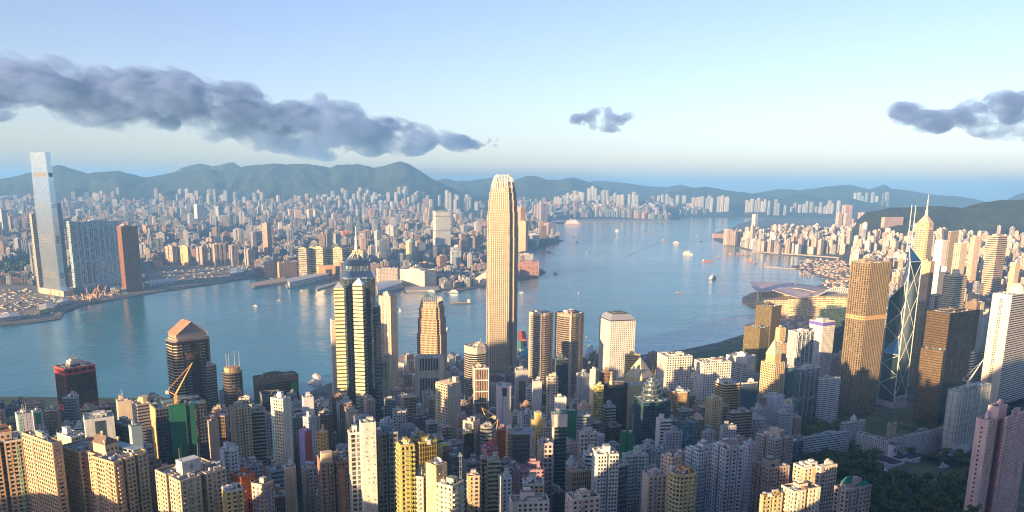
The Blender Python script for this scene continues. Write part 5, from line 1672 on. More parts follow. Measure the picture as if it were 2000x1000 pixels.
A('blue white notched tower with a sunlit cream roof room', 1340, 1365, 1397, 886, 560, 'flatsb', wc=(.46, .52, .57), gc=GB, plan='notch', rooms=2, scale=1.3, rc=(.2, .2, .2), ac=1)
A('tall blue grey tower with ribbed walls and a white tank room', 1394, 1418, 1456, 880, 530, 'flatsb', wc=(.37, .43, .49), gc=GB, plan='comb', rooms=2, scale=1.3, rc=(.3, .2, .22), ac=1, an='the tall blue grey ribbed tower')
A('pale lilac slim tower right of the blue grey ribbed tower', 1453, 1462, 1477, 868, 620, 'dots', wc=(.50, .46, .52), gc=GD, rooms=2)
A('grey beige notched tower with a sunlit roof house, the further of two', 1478, 1514, 1549, 860, 640, 'flatsb', wc=(.36, .32, .30), gc=GD, plan='notch', rooms=2, scale=1.3, an='the further grey beige notched tower', rc=CREAM)
A('grey beige notched tower with green roof terraces, the nearer of two', 1471, 1502, 1541, 916, 540, 'flatsb', wc=(.34, .31, .29), gc=GD, plan='notch', rooms=1, scale=1.4, ac=1, rc=(.12, .15, .14))
A('yellow green low block at the foot of the nearer notched tower', 1486, 1490, 1528, 970, 470, 'flats', wc=(.42, .40, .25), gc=GD, rooms=1, plan='notch')
A('white sunlit apartment block with a planted roof terrace', 1527, 1552, 1602, 962, 470, 'flats', wc=(.64, .58, .48), gc=GD, rooms=1, an='the white block with the planted roof terrace', rc=(.3, .25, .18), ac=1, plan='notch')
A('cream stacked roof block behind the planted roof terrace', 1551, 1572, 1602, 916, 540, 'flats', wc=(.62, .52, .40), gc=GD, rooms=3, scale=1.4)
A('cream flats in evening sun at their top, right of the planted terrace', 1596, 1603, 1634, 914, 520, 'flatsb', wc=(.56, .48, .38), gc=GB, rooms=2, ac=1)
A('grey flats with green hipped roofs beside the wooded garden', 1631, 1652, 1701, 960, 480, 'flats', wc=(.42, .39, .37), gc=GD, plan='notch', rooms=1, an='the grey flats with green roofs', rc=(.3, .36, .34), ac=1)
add_part(last(), 'green_roof', lambda mb, b, a, H: (hip(mb, b * .1, b * .5, a * .3, a * .8, H + 3.5, H + 8, (.04, .22, .16), ROOF, .5), mb.box(b * .12, b * .48, a * .32, a * .78, H - .3, H + 3.5, (.42, .39, .37), WALL), hip(mb, b * .55, b * .98, a * .05, a * .3, H + 1, H + 4, (.04, .22, .16), ROOF, .5)))
O('blue glass slim block beside the long low white slab', 1545, 1549, 1570, 862, 760, 'glass', wc=(.2, .28, .34), gc=(.03, .06, .09), rooms=1)
O('long low white slab on the edge of the wooded garden', 1566, 1570, 1660, 856, 1020, 'bandsw', wc=(.46, .52, .55), gc=GB, asp=.25, rooms=2, rc=LGREY)
O('white low office with roof plant at the foot of the dark green block', 1600, 1606, 1642, 742, 1270, 'bandsw', wc=(.55, .58, .6), gc=GB, base=14, rooms=2, rc=TEAL, asp=.7)
# right of the braced tower
O('rounded white-banded tower right behind the braced blue tower', 1776, 1786, 1802, 526, 1560, 'bandsw', wc=(.52, .47, .36), gc=GD, base=10, plan='round', crownband=14, rooms=0, tank=0, fh=4.4)
O('tan blank-faced tower with a dark right side behind the braced blue tower', 1799, 1818, 1826, 512, 1680, 'flats', wc=(.44, .32, .2), gc=GBL, base=10, blank='L', rooms=2, rc=DGREY)
O('cream stacked tower between the braced tower and the dark gold-striped slab', 1789, 1799, 1808, 588, 1560, 'grid', wc=(.54, .42, .24), gc=GD, base=10, rooms=1)
O('cream and gold striped tower with a drum-shaped roof room', 1844, 1867, 1889, 540, 1640, 'bandsw', wc=(.58, .52, .36), gc=(.10, .08, .04), base=10, rooms=0, ant=1, tank=0, an='the striped tower with the drum roof', ring=.5, fh=4.6)
add_part(last(), 'roof_drum', lambda mb, b, a, H: mb.lathe([(8, H - .2), (8, H + 6), (5, H + 6.2), (5, H + 11), (0, H + 12)], (.6, .54, .42), WALL, 12, b * .5, a * .5))
O('tan topped dark tower with a bright cream right edge', 1886, 1908, 1922, 592, 1500, 'flats', wc=(.17, .13, .1), gc=GBL, base=14, rooms=2, blank='L', rc=BEIGE)
add_part(last(), 'cream_edge', lambda mb, b, a, H: mb.box(b * .55, b + .6, -.9, -.3, 0, H, (.62, .55, .44), WALL))
O('white striped office below the cream-edged dark tower, a white crane before it', 1893, 1898, 1923, 690, 1400, 'bandsw', wc=(.58, .6, .62), gc=GD, base=24, rooms=2, rc=BEIGE, ring=.5, fh=5)
A('plain bluish white tower left of the white domed tower', 1920, 1925, 1942, 616, 1620, 'dots', wc=(.50, .55, .60), gc=GD, base=20, rooms=1)
O('tan banded tower with a cream top box and antenna on the far right', 1929, 1950, 1968, 462, 2250, 'bandsw', wc=(.50, .38, .27), gc=GD, base=6, rooms=1, ant=2, scale=1.8, an='the tan banded tower with antenna', fh=6)
A('tan slim tower with small windows standing above the white domed tower', 1974, 1984, 1993, 514, 1800, 'dots', wc=(.56, .44, .3), gc=GD, base=10, rooms=2)
O('slim tan screen-like tower right of the gold needle skyscraper', 1853, 1857, 1873, 452, 2600, 'grid', wc=(.34, .28, .21), gc=GD, base=4, rooms=0, tank=0, fh=6, bay=5)
O('white and yellow lit tower in front of the slim tan tower', 1865, 1877, 1889, 476, 2150, 'flats', wc=(.62, .54, .36), gc=GD, base=4, fh=6, bay=5, blank='R', rooms=2)
O('bright white tower next right of the gold needle skyscraper', 1827, 1842, 1850, 470, 2350, 'flats', wc=(.62, .62, .6), gc=GD, base=4, blank='L', rooms=2)
A('cream tower with stepped roof below the green hill', 1896, 1905, 1916, 464, 2450, 'flats', wc=(.58, .46, .36), gc=GD, base=4, fh=5, rooms=2)
# ------------------------------------------------------------------ government quarter in the wooded garden
M = tower('government_offices', 'long low white government offices bent in two wings with a green planted roof', 'office block', 1673, 1741, 1751, 866, 1015, 'dots', wc=(.50, .55, .54), gc=GD, asp=4.2, rooms=0, rc=(.05, .16, .09), base=30, tank=0, an='the long low white government offices', ring=.45, pier=.45)
S = tower('wing', 'x', None, 1743, 1748, 1854, 858, 1030, 'dots', wc=(.50, .53, .52), gc=GD, asp=.22, rooms=3, rc=(.07, .14, .1), base=30, tank=0, ring=.45, pier=.45)
absorb(M, S)
# white mansion with a square tower
t, b, a, H, zb, D = start('mansion', 'white mansion with slate hipped roofs and a square tower among the trees', 'mansion', 1738, 1742, 1826, 918, 955, asp=.42, base=46, an='the white mansion with the square tower')
H = 13.0
WM = (.58, .62, .63)
SL = (.06, .065, .075)
mb, rf, wn_ = MB(), MB(), MB()
def block(x0, x1, y0, y1, h, roof=4.0, rid=.5):
    mb.box(x0, x1, y0, y1, 0, h, WM, WALL)
    mb.box(x0 - .5, x1 + .5, y0 - .5, y1 + .5, h, h + .7, WM, WALL)
    if roof:
        hip(rf, x0 + .3, x1 - .3, y0 + .3, y1 - .3, h + .7, h + .7 + roof, SL, ROOF, rid)
    n = int((x1 - x0) / 3.2)
    for k in range(n):
        for z in (1.5, 7):
            xx = x0 + (x1 - x0) * (k + .5) / n
            wn_.box(xx - .55, xx + .55, y0 - .08, y0 + .2, z, z + 2.6, (.03, .04, .05), PAINT)
    n = int((y1 - y0) / 3.2)
    for k in range(n):
        for z in (1.5, 7):
            yy = y0 + (y1 - y0) * (k + .5) / n
            wn_.box(x0 - .08, x0 + .2, yy - .55, yy + .55, z, z + 2.6, (.03, .04, .05), PAINT)
block(0, 24, 0, 34, 11)
block(24.6, 40, 7, 19, 12)
block(40.6, 62, 3, 22, 10.5, 3)
mw_ = mb.build('wall', MATS, t)
rf.build('hipped_roof', MATS, t)
wn_.build('window', MATS, mw_)['kind'] = 'stuff'
mb = MB()
mb.box(28, 36, 20, 28, 0, 27, WM, WALL)
mb.box(27.5, 36.5, 19.5, 28.5, 27, 27.8, WM, WALL)
hip(mb, 27.2, 36.8, 19.2, 28.8, 27.8, 31.5, (.1, .08, .08), ROOF, 1.0)
for k in range(2):
    mb.box(29.6 + 3 * k, 31.2 + 3 * k, 19.85, 20.1, 17, 24, (.05, .06, .07), PAINT)
mb.build('square_tower', MATS, t)
mb = MB()
mb.box(-16, 0, -2, 22, 0, 5, WM, WALL)
mb.build('terrace', MATS, t)
tower('cathedral_tower', 'square cream cathedral tower with pinnacles behind the white government offices', 'church tower', 1734, 1738, 1751, 830, 1090, 'flats', wc=(.50, .46, .32), gc=GD, rooms=0, base=30, tank=0)
add_part(last(), 'pinnacle', lambda mb, b, a, H: [mb.bar((x, y, H - .5), (x, y, H + 5), .7, (.5, .46, .32), PAINT, 4, .15) for x in (0.4, b - .4) for y in (0.4, a - .4)])
t = tower('domed_courthouse', 'low pale stone courthouse with a small white dome, at the foot of the bronze tower', 'courthouse', 1643, 1648, 1690, 828, 1150, 'grid', wc=(.45, .48, .48), gc=GD, rooms=0, base=22, tank=0, asp=.6)
add_part(t, 'dome', lambda mb, b, a, H: mb.lathe([(5, H - .3), (5, H + 4), (4.6, H + 6), (3.2, H + 9), (1, H + 10.6), (.3, H + 13), (0, H + 13)], (.5, .53, .53), WALL, 12, b * .5, a * .5))
M = tower('low_house', 'white flat-roofed low annexes in the trees below the netted block', 'house', 1836, 1842, 1896, 884, 1030, 'flats', wc=(.56, .6, .62), gc=GD, rooms=3, base=40, asp=.5, rc=WHITE)
tower('low_house', 'small white garden house with a teal roof right of the mansion', 'house', 1832, 1836, 1852, 915, 955, 'flats', wc=(.5, .54, .56), gc=GD, rooms=1, base=48, asp=.6, rc=TEAL)

# ------------------------------------------------------------------ curved-roof convention hall on the water
t = empty('convention_centre', (*at_z(1540, 585, 2.4)[:2], 2.4))
tag(t, 'waterfront convention hall under sweeping pink winged roofs', 'convention hall', None)
ANCHORS.append((1540, 560, 'the hall with winged roofs'))
ox, oy = t.location.x, t.location.y
def L3(px, py, D):
    P = at_d(px, py, D)
    return (P[0] - ox, P[1] - oy, P[2] - 2.4)
def sheet(rows, col, mi=METAL, th=2.0):
    mb = MB()
    for A_, B_ in zip(rows, rows[1:]):
        for i in range(len(A_) - 1):
            mb.face([A_[i], A_[i + 1], B_[i + 1], B_[i]], col, mi)
            mb.face([(x, y, z - th) for x, y, z in (B_[i], B_[i + 1], A_[i + 1], A_[i])], col, mi)
    for row in (rows[0], rows[-1]):
        for i in range(len(row) - 1):
            a_, b_ = row[i], row[i + 1]
            mb.face([(a_[0], a_[1], a_[2] - th), (b_[0], b_[1], b_[2] - th), b_, a_], col, mi)
    return mb
def lerp_rows(f0, f1, n):
    out = []
    for k in range(n + 1):
        w = k / n
        s = w * w * (3 - 2 * w)
        out.append([tuple(p[i] + (q[i] - p[i]) * (w if i < 2 else s) for i in range(3)) for p, q in zip(f0, f1)])
    return out
RP = (.56, .44, .40)
fx = [1469, 1484, 1500, 1520, 1540, 1560, 1580, 1600, 1615]
front = [L3(x, y, 2555) for x, y in zip(fx, [562, 569, 570, 566, 562, 563, 567, 571, 573])]
mid = [L3(x, y, 2660) for x, y in zip(fx, [556, 558, 558.5, 558, 557, 558, 561, 565, 569])]
back = [L3(x, y, 2770) for x, y in zip([1465, 1480, 1500, 1520, 1540, 1560, 1580, 1600, 1614], [549, 550, 551, 551.5, 552, 554, 556.5, 560, 564])]
sheet(lerp_rows(front, mid, 4) + lerp_rows(mid, back, 4)[1:], RP, PAINT).build('upper_roof', MATS, t)
f2 = [L3(x, y, 2440) for x, y in zip([1508, 1524, 1540, 1555, 1570, 1585, 1600, 1614], [566, 571, 576, 580, 581.5, 580, 576, 569])]
b2 = [L3(x, y, 2550) for x, y in zip([1510, 1526, 1542, 1556, 1570, 1586, 1600, 1615], [564, 561, 562, 565, 568, 570, 570, 568])]
sheet(lerp_rows(f2, b2, 6), (.58, .45, .40), PAINT).build('lower_roof', MATS, t)
def wall_poly(pts, D, ytop, ybot_z, depth, col, gl, name, fh=5.0, bay=6.0):
    w_, g_ = MB(), MB()
    A_, B_ = L3(pts[0], ytop, D), L3(pts[1], ytop, D)
    hgt = min(A_[2], B_[2])
    E_, F_ = L3(pts[1], ytop, D + depth), L3(pts[0], ytop, D + depth)
    P = [(A_[0], A_[1]), (B_[0], B_[1]), (E_[0], E_[1]), (F_[0], F_[1])]
    facade(w_, g_, P, ybot_z, hgt, fh, bay, .45, .12, col, gl, out=.6)
    w_.face([(x, y, hgt) for x, y in P], BEIGE, ROOF)
    w_.build(name, MATS, t)
    g_.build('glazing', MATS, t)
wall_poly((1480, 1540), 2580, 571, 0, 150, (.52, .50, .36), (.20, .28, .20), 'glass_hall')
wall_poly((1484, 1545), 2470, 586, 0, 100, (.58, .54, .40), (.22, .2, .12), 'podium', 6, 9)
wall_poly((1540, 1582), 2455, 584, 0, 150, (.58, .52, .34), (.26, .22, .13), 'glass_hall', 6, 8)
wall_poly((1580, 1666), 2440, 579, 0, 200, (.60, .52, .34), (.26, .2, .11), 'exhibition_block', 6, 14)
mb = MB()
A_, B_ = L3(1612, 568, 2520), L3(1662, 566, 2520)
for k in range(14):
    w0, w1 = k / 14, (k + 1) / 14
    zf = lambda w: A_[2] + (B_[2] - A_[2]) * w + 10 * math.sin(math.pi * w)
    p = (A_[0] + (B_[0] - A_[0]) * w0, A_[1], zf(w0))
    q = (A_[0] + (B_[0] - A_[0]) * w1, A_[1], zf(w1))
    mb.bar(p, q, 1.1, WHITE, PAINT, 5)
    mb.bar(p, ((p[0] + q[0]) / 2, p[1], A_[2] - 9), .7, WHITE, PAINT, 4)
    mb.bar(((p[0] + q[0]) / 2, p[1], A_[2] - 9), q, .7, WHITE, PAINT, 4)
mb.build('arched_truss', MATS, t)
mb = MB()
c_ = L3(1553, 554, 2650)
mb.lathe([(5, c_[2] - 4), (4, c_[2] + 2), (2, c_[2] + 3), (1.2, c_[2] + 9), (0, c_[2] + 13)], (.45, .28, .22), PAINT, 8, c_[0], c_[1])
mb.build('finial', MATS, t)

# ------------------------------------------------------------------ trees
def make_tree_meshes(n_var):
    out = []
    for v in range(n_var):
        rng = random.Random(100 + v)
        h = rng.uniform(9, 14)
        r = rng.uniform(4.6, 6.6)
        tr = MB()
        tr.bar((0, 0, -2), (.3, .2, h * .45), .5, BROWN, 0, 6, .33)
        for k in range(5):
            an_ = 2 * math.pi * k / 5 + rng.random()
            tr.bar((.3, .2, h * (.3 + .04 * k)), (r * .6 * math.cos(an_), r * .6 * math.sin(an_), h * rng.uniform(.55, .8)), .22, BROWN, 0, 5, .07)
        cr = MB()
        lobes = [(rng.uniform(-r * .6, r * .6), rng.uniform(-r * .6, r * .6), h * rng.uniform(.5, .88), rng.uniform(.3, .52) * r) for _ in range(13)]
        for lx, ly, lz, lr in lobes:
            shade = rng.uniform(.7, 1.35)
            for k in range(48):
                d = Vector((rng.gauss(0, 1), rng.gauss(0, 1), rng.gauss(.25, .8))).normalized()
                rr = lr * rng.uniform(.55, 1.08)
                c = Vector((lx, ly, lz)) + Vector((d.x * rr, d.y * rr, d.z * rr * .75))
                s = rng.uniform(.35, .75)
                ax = (d + Vector((rng.uniform(-.6, .6), rng.uniform(-.6, .6), rng.uniform(-.3, .6)))).normalized()
                u = ax.orthogonal().normalized()
                w = ax.cross(u)
                f = shade * rng.uniform(.75, 1.25)
                col = (.09 * f, .16 * f, .055 * f)
                cr.face([tuple(c + u * s), tuple(c + w * s * .8), tuple(c - u * s), tuple(c - w * s * .8)], col)
        out.append((tr, cr))
    return out
TREES = []
for tr, cr in make_tree_meshes(5):
    a_ = tr.build('trunk', M_BARK)
    b_ = cr.build('crown', M_LEAF)
    TREES.append((a_.data, b_.data))
    bpy.data.objects.remove(a_)
    bpy.data.objects.remove(b_)
TREE_N = [0]
def tree(x, y, z, s, label, group, rng):
    k = rng.randrange(len(TREES))
    t = empty('tree', (x, y, z), rng.uniform(0, 6.28))
    sz = s * rng.uniform(.8, 1.25)
    t.scale = (sz, sz, s * rng.uniform(.75, 1.15))
    tag(t, label, 'tree', group)
    for nm, me in zip(('trunk', 'crown'), TREES[k]):
        o = bpy.data.objects.new(nm, me)
        scene.collection.objects.link(o)
        o.parent = t
    TREE_N[0] += 1
rng = random.Random(5)
PARKS = [   # polygon in picture pixels, spacing, label
    ([(1500, 880), (1600, 880), (1690, 872), (1732, 890), (1716, 930), (1700, 985), (1640, 935), (1560, 905)], 16.5, 'dark leafy tree left of the white mansion', 'trees left of the white mansion'),
    ([(1700, 945), (1760, 935), (1830, 938), (1905, 915), (1905, 1010), (1690, 1015)], 17, 'dark leafy tree in the wood below the white mansion', 'trees below the white mansion'),
    ([(1722, 872), (1850, 876), (1905, 880), (1900, 905), (1835, 905), (1800, 895), (1740, 890)], 15, 'dark tree between the government offices and the mansion', 'trees between the offices and the mansion'),
    ([(1560, 800), (1640, 800), (1648, 845), (1600, 850), (1575, 860)], 15, 'dark tree around the foot of the bronze ribbed tower', 'trees at the foot of the bronze tower'),
    ([(1935, 745), (2010, 745), (2010, 820), (1968, 820), (1940, 800)], 15, 'dark tree in the park right of the netted block', 'trees in the park at the right edge'),
    ([(1788, 815), (1845, 830), (1840, 862), (1790, 850)], 15, 'dark tree by the road in front of the gold-striped slab', 'trees in front of the gold-striped slab'),
    ([(598, 758), (640, 745), (655, 765), (620, 775)], 16, 'dark tree on the pier landing left of the gold prisms', 'trees by the ferry pier'),
    ([(870, 720), (905, 716), (905, 735), (875, 745)], 16, 'dark tree on the waterfront below the tan finned tower', 'waterfront trees'),
    ([(1966, 880), (2010, 880), (2010, 1000), (1975, 1000)], 15.5, 'dark tree beyond the pink slab tower at the right edge', 'trees behind the pink slab tower'),
    ([(1298, 690), (1380, 676), (1450, 661), (1458, 682), (1400, 690), (1310, 706)], 21, 'small tree in the waterfront park lawn', 'waterfront park trees'),
]
TREE_FOOT = [(x, y, r * .8) for x, y, r in FOOT]
for poly, sp, lab, grp in PARKS:
    P2 = []
    for px, py in poly:
        z = 3.0
        for _ in range(6):
            P_ = at_z(px, py, z + 6)
            z = ground_z(P_[0], P_[1])
        P2.append((P_[0], P_[1]))
    xs, ys = [p[0] for p in P2], [p[1] for p in P2]
    x = min(xs)
    while x < max(xs):
        y = min(ys)
        while y < max(ys):
            xx, yy = x + rng.uniform(-.42, .42) * sp, y + rng.uniform(-.42, .42) * sp
            y += sp
            if not inside(xx, yy, P2):
                continue
            if any((fx - xx) ** 2 + (fy - yy) ** 2 < fr * fr for fx, fy, fr in TREE_FOOT):
                continue
            if TREE_N[0] > 295:
                continue
            tree(xx, yy, ground_z(xx, yy) - .5, rng.uniform(1.1, 1.6) * (1.0 if sp < 20 else .7), lab, grp, rng)
        x += sp
# undergrowth under the wood: one leafy carpet
mb = MB()
for poly, sp, lab, grp in PARKS[:6]:
    P2 = []
    for px, py in poly:
        z = 3.0
        for _ in range(6):
            P_ = at_z(px, py, z + 4)
            z = ground_z(P_[0], P_[1])
        P2.append((P_[0], P_[1]))
    xs, ys = [p[0] for p in P2], [p[1] for p in P2]
    n = int((max(xs) - min(xs)) * (max(ys) - min(ys)) / 4.0)
    for k in range(min(n, 9000)):
        xx, yy = rng.uniform(min(xs), max(xs)), rng.uniform(min(ys), max(ys))
        if not inside(xx, yy, P2) or any((fx - xx) ** 2 + (fy - yy) ** 2 < (fr * .7) ** 2 for fx, fy, fr in TREE_FOOT):
            continue
        z = hk_rough(xx, yy) + rng.uniform(.3, 3.4)
        s = rng.uniform(.6, 1.4)
        f = rng.uniform(.6, 1.3)
        mb.face([(xx - s, yy - s * .4, z), (xx + s * .3, yy - s, z + rng.uniform(-.5, .5)), (xx + s, yy + s * .5, z + rng.uniform(-.5, .5)), (xx - s * .3, yy + s, z)], (.075 * f, .13 * f, .05 * f))
o = mb.build('undergrowth', M_LEAF)
tag(o, 'dark green undergrowth between the trees of the wooded garden', 'undergrowth', None, 'stuff')
# waterfront lawn
lawn = [(1300, 704), (1330, 697), (1395, 684), (1448, 668), (1500, 668), (1480, 690), (1420, 700)]
M_LAWN, nt, p = new_mat('lawn')
nt.links.new(ramp_n(nt, noise_n(nt, .04, 4, object_pos(nt)), [(.35, (.03, .065, .02)), (.65, (.07, .10, .035))]), p.inputs['Base Color'])
p.inputs['Roughness'].default_value = .9
slab_poly('lawn', [at_z(px, py)[:2] for px, py in lawn], 2.6, 2.2, M_LAWN)
# ------------------------------------------------------------------ simple distant buildings
CNAMES = [((.60, .44, .35), 'pinkish'), ((.62, .52, .40), 'cream'), ((.52, .54, .56), 'pale grey'), ((.42, .35, .28), 'tan'), ((.36, .40, .45), 'blue grey'),
          ((.58, .58, .56), 'white'), ((.32, .20, .15), 'brown'), ((.48, .30, .24), 'rose brown'), ((.20, .22, .25), 'dark grey')]

def far_mesh(mb, cx, cy, rz, b, a, z0, h, col, alpha, plan, fh, bay, top=None, rng=random, frame=False):
    """walls, roof and roof room of one distant block; frame=True keeps local coordinates"""
    c, s = math.cos(rz), math.sin(rz)
    tmp = MB()
    P = [(x - b / 2, y - a / 2) for x, y in plan_poly(plan, b, a)]
    tmp.prism(P, 0, h, (*col, alpha), 0, cap=False, bay=bay, fh=fh)
    rc = rng.choice([(.3, .31, .32), (.4, .39, .37), (.24, .25, .26), (.34, .28, .24)])
    tmp.face([(x, y, h) for x, y in P], (*rc, 0), 1)
    if top:
        w, d = b * rng.uniform(.3, .5), a * rng.uniform(.3, .5)
        tmp.box(-w / 2, w / 2, -d / 2, d / 2, h - .1, h + top, (*col, 0.0), 0)
    if not frame:
        tmp.v = [(cx + x * c - y * s, cy + x * s + y * c, z0 + z) for x, y, z in tmp.v]
        n = len(mb.v)
        mb.v += tmp.v
        mb.f += [tuple(i + n for i in f) for f in tmp.f]
        mb.c += tmp.c
        mb.m += tmp.m
        mb.uv += tmp.uv
    return tmp

FARM = [M_FAR, M_ROOF]
def K(label, xL, xm, xR, y, D, col, alpha=.55, asp=1.0, plan='box', base=2.4, fh=5.5, bay=6.0, cat='tower', name='tower_block', an=None, top=5, name_parts=True):
    if D < 1000:            # D may be given as the picture row where the block meets the ground
        D = at_z(xm, D, 2.4)[1]
    C, rz, b, a = site(xL, xm, xR, y, D, asp)
    zb = base if base is not None else far_ground(C[0], C[1])
    H = C[2] - zb
    t = empty(name, (C[0], C[1], zb), rz)
    tag(t, label, cat)
    P = plan_poly(plan, b, a)
    mb = MB()
    mb.prism(P, 0, H, (*col, alpha), 0, cap=False, bay=bay, fh=fh)
    mb.build('wall', FARM, t)
    mb = MB()
    mb.face([(x, y_, H) for x, y_ in P], (.32, .31, .3), 1)
    for i in range(len(P)):
        p, q = P[i], P[(i + 1) % len(P)]
        edge_box(mb, p, q, 0, math.hypot(q[0] - p[0], q[1] - p[1]), H - .4, H + 1.4, -.6, .3, col, 0)
    mb.build('roof', FARM, t)
    if top:
        mb = MB()
        mb.box(b * .3, b * .7, a * .3, a * .7, H - .1, H + top, col, 0)
        mb.build('machine_room', FARM, t)
    cx, cy_ = C[0] + math.cos(rz) * b / 2 - math.sin(rz) * a / 2, C[1] + math.sin(rz) * b / 2 + math.cos(rz) * a / 2
    FOOT.append((cx, cy_, math.hypot(a, b) * .55))
    if an:
        ANCHORS.append(((xL + xR) / 2, y + 20, an))
    LAST[0] = t
    t['_dim'] = (b, a, H)
    return t

GLD, ORG, PKK = (.60, .43, .20), (.60, .34, .16), (.60, .42, .33)
K('tall slim brown slab tower standing clear of its neighbours across the harbour', 511, 521, 529, 437, 510, (.36, .26, .2), .5, an='the tall slim brown slab across the harbour')
for i, (a_, b_, c_, y_) in enumerate(((578, 598, 607, 486), (606, 630, 641, 484), (641, 668, 682, 486), (683, 709, 715, 490))):
    K(('gold glass hotel tower, leftmost of the row of four by the ferry terminal', 'gold glass tower left of the square-holed orange block', 'gold glass tower right of the square-holed orange block', 'gold glass tower right behind the spire of the dark tower')[i],
      a_, b_, c_, y_, 542 - i, GLD if i else (.40, .32, .22), 1.0, fh=8, an='the gold hotel towers' if i == 1 else None, cat='hotel tower')
K('orange block with a dark square hole between two gold glass towers', 619, 622, 654, 520, 544, ORG, 0.0, asp=.4, top=None)
add_part(last(), 'painted_hole', lambda mb, b, a, H: mb.box(b * .42, b * .8, -.8, -.2, H * .2, H * .72, (.06, .06, .07), PAINT))  # dark panel on the front, shade of an opening as colour
K('low orange brown block in sun by the ferry quay, left of the gold towers', 541, 546, 579, 514, 543, ORG, .25, asp=.5)
K('low dull brown block beside the orange brown quay block', 515, 518, 543, 514, 541, (.36, .26, .2), .4, asp=.6)
K('long cream shopping block behind the quay, left half', 735, 739, 776, 526, 558, (.62, .52, .42), .45, asp=.4, top=4, an='the long cream quay blocks')
K('long cream shopping block behind the quay, with a shaded right end', 777, 829, 852, 530, 561, (.62, .54, .42), .35, asp=2.0, top=4)
K('grey signboard tower with a pale left edge behind the cream quay blocks', 730, 736, 746, 452, 513, (.34, .37, .4), .5)
K('dark block with pale letters running up its side, behind the cream quay blocks', 737, 741, 760, 470, 515, (.20, .24, .28), .5, asp=.5)
K('blue curved glass tower with a yellow left edge and round hole', 792, 800, 813, 470, 524, (.28, .46, .56), .8, plan='round', an='the blue curved glass tower')
add_part(last(), 'yellow_edge', lambda mb, b, a, H: mb.box(-b * .1, b * .3, -1, a * .8, 0, H - 6, (.62, .50, .22), WALL))
K('tall pale grey gridded tower behind the waterfront promenade', 845, 851, 880, 414, 503, (.48, .51, .52), .55, asp=.6, fh=5, bay=6, an='the tall pale grey gridded tower', top=7)
add_part(last(), 'roof_fin', lambda mb, b, a, H: mb.box(-3, b + 3, -2, a + 2, H + 3, H + 6, (.2, .22, .24), PAINT))
add_part(last(), 'dark_band', lambda mb, b, a, H: [mb.prism([(-.8, -.8), (b + .8, -.8), (b + .8, a + .8), (-.8, a + .8)], H * f, H * f + 4, (.12, .14, .16), 0, cap=False) for f in (.24, .58, .9)])
K('blue grey office with a white rooftop screen left of the tallest tower', 880, 885, 899, 485, 521, (.30, .36, .42), .6)
add_part(last(), 'rooftop_screen', lambda mb, b, a, H: mb.box(b * .3, b * .8, a * .3, a * .36, H + 4, H + 16, (.66, .70, .72), PAINT))
K('pale blue block with a rounded glass top left of the tallest tower', 879, 883, 901, 492, 532, (.36, .44, .5), .6, asp=.7)
K('reddish brown apartment tower right behind the tallest tower', 1010, 1017, 1027, 406, 500, (.48, .27, .19), .45, fh=4.5, an='the reddish towers behind the tallest tower')
K('orange lit tower in front of the reddish brown apartment tower', 1013, 1027, 1032, 433, 506, (.58, .30, .16), .45, fh=4.5)
K('mauve ribbed tall slab on the far point', 1048, 1057, 1070, 398, 453, (.27, .24, .27), .5, plan='notch', an='the mauve ribbed slab on the far point')
K('mauve square hotel block on the far point', 1062, 1071, 1086, 436, 467, (.28, .22, .26), .45, asp=.8)
K('white lit office block on the far point', 1031, 1036, 1053, 458, 482, (.60, .58, .55), .5)
K('low red brown hotel on the promenade right of the tallest tower', 1012, 1016, 1053, 512, 541, (.36, .19, .14), .5, asp=.6, top=4)
K('grey low tower behind the red brown promenade hotel', 1014, 1018, 1042, 497, 520, (.36, .38, .38), .5)
for i, (xa, xb, yy) in enumerate(((548, 560, 411), (561, 572, 410), (572, 590, 411), (599, 610, 409), (611, 621, 411))):
    K('pink sunlit apartment tower, ' + ('first of three in the pale cluster', 'second of three in the pale cluster', 'third and widest in the pale cluster', 'left one of the pink pair', 'right one of the pink pair')[i] + ' beneath the hills', xa, xa + 4, xb, yy, 438, PKK, .42, an='the pink sunlit towers beneath the hills' if i == 1 else None, fh=4.5)
K('orange red apartment block right of the pink sunlit towers', 664, 668, 690, 452, 475, (.55, .26, .16), .4, asp=.6, plan='comb')
K('rose brown apartment slab beneath the hills', 642, 646, 678, 427, 445, (.50, .32, .24), .45, asp=.4, plan='comb')
for i, (xa, xm_, xb, yy, c_) in enumerate(((322, 336, 346, 482, (.40, .31, .25)), (347, 366, 372, 482, (.58, .44, .24)), (382, 394, 406, 484, (.36, .30, .28)), (409, 418, 443, 478, (.42, .33, .26)), (446, 452, 466, 480, (.36, .32, .3)), (476, 484, 499, 488, (.36, .33, .31)))):
    K(('tan ribbed apartment block by the building site, leftmost of six', 'yellow sunlit apartment block by the building site', 'mauve brown apartment block right of the yellow one by the site', 'widest tan apartment slab behind the building site', 'grey brown apartment block right of the widest tan slab', 'grey brown low apartment block nearest the ferry quay')[i],
      xa, xm_, xb, yy, 519, c_, .45, plan='comb', an='the tan apartment slabs by the building site' if i == 3 else None)
K('orange lit low house below the yellow sunlit apartment block', 300, 303, 318, 510, 524, (.62, .30, .14), .2, asp=.5, top=None)
K('tall grey apartment tower at the far left edge across the harbour', -10, 2, 13, 410, 472, (.36, .38, .40), .5, fh=4.5)
K('white apartment tower standing alone left of the tall slim brown slab', 378, 384, 394, 400, 444, (.56, .57, .58), .45)
K('blue grey slender tower right of the lone white apartment tower', 420, 426, 434, 404, 444, (.30, .34, .38), .5)
K('brown sunlit pair of flats above the building site', 278, 284, 301, 440, 477, (.50, .30, .20), .45, plan='notch')
K('magenta block far behind the pale gridded tower', 919, 922, 938, 407, 423, (.42, .10, .18), .3, asp=.5, top=None)
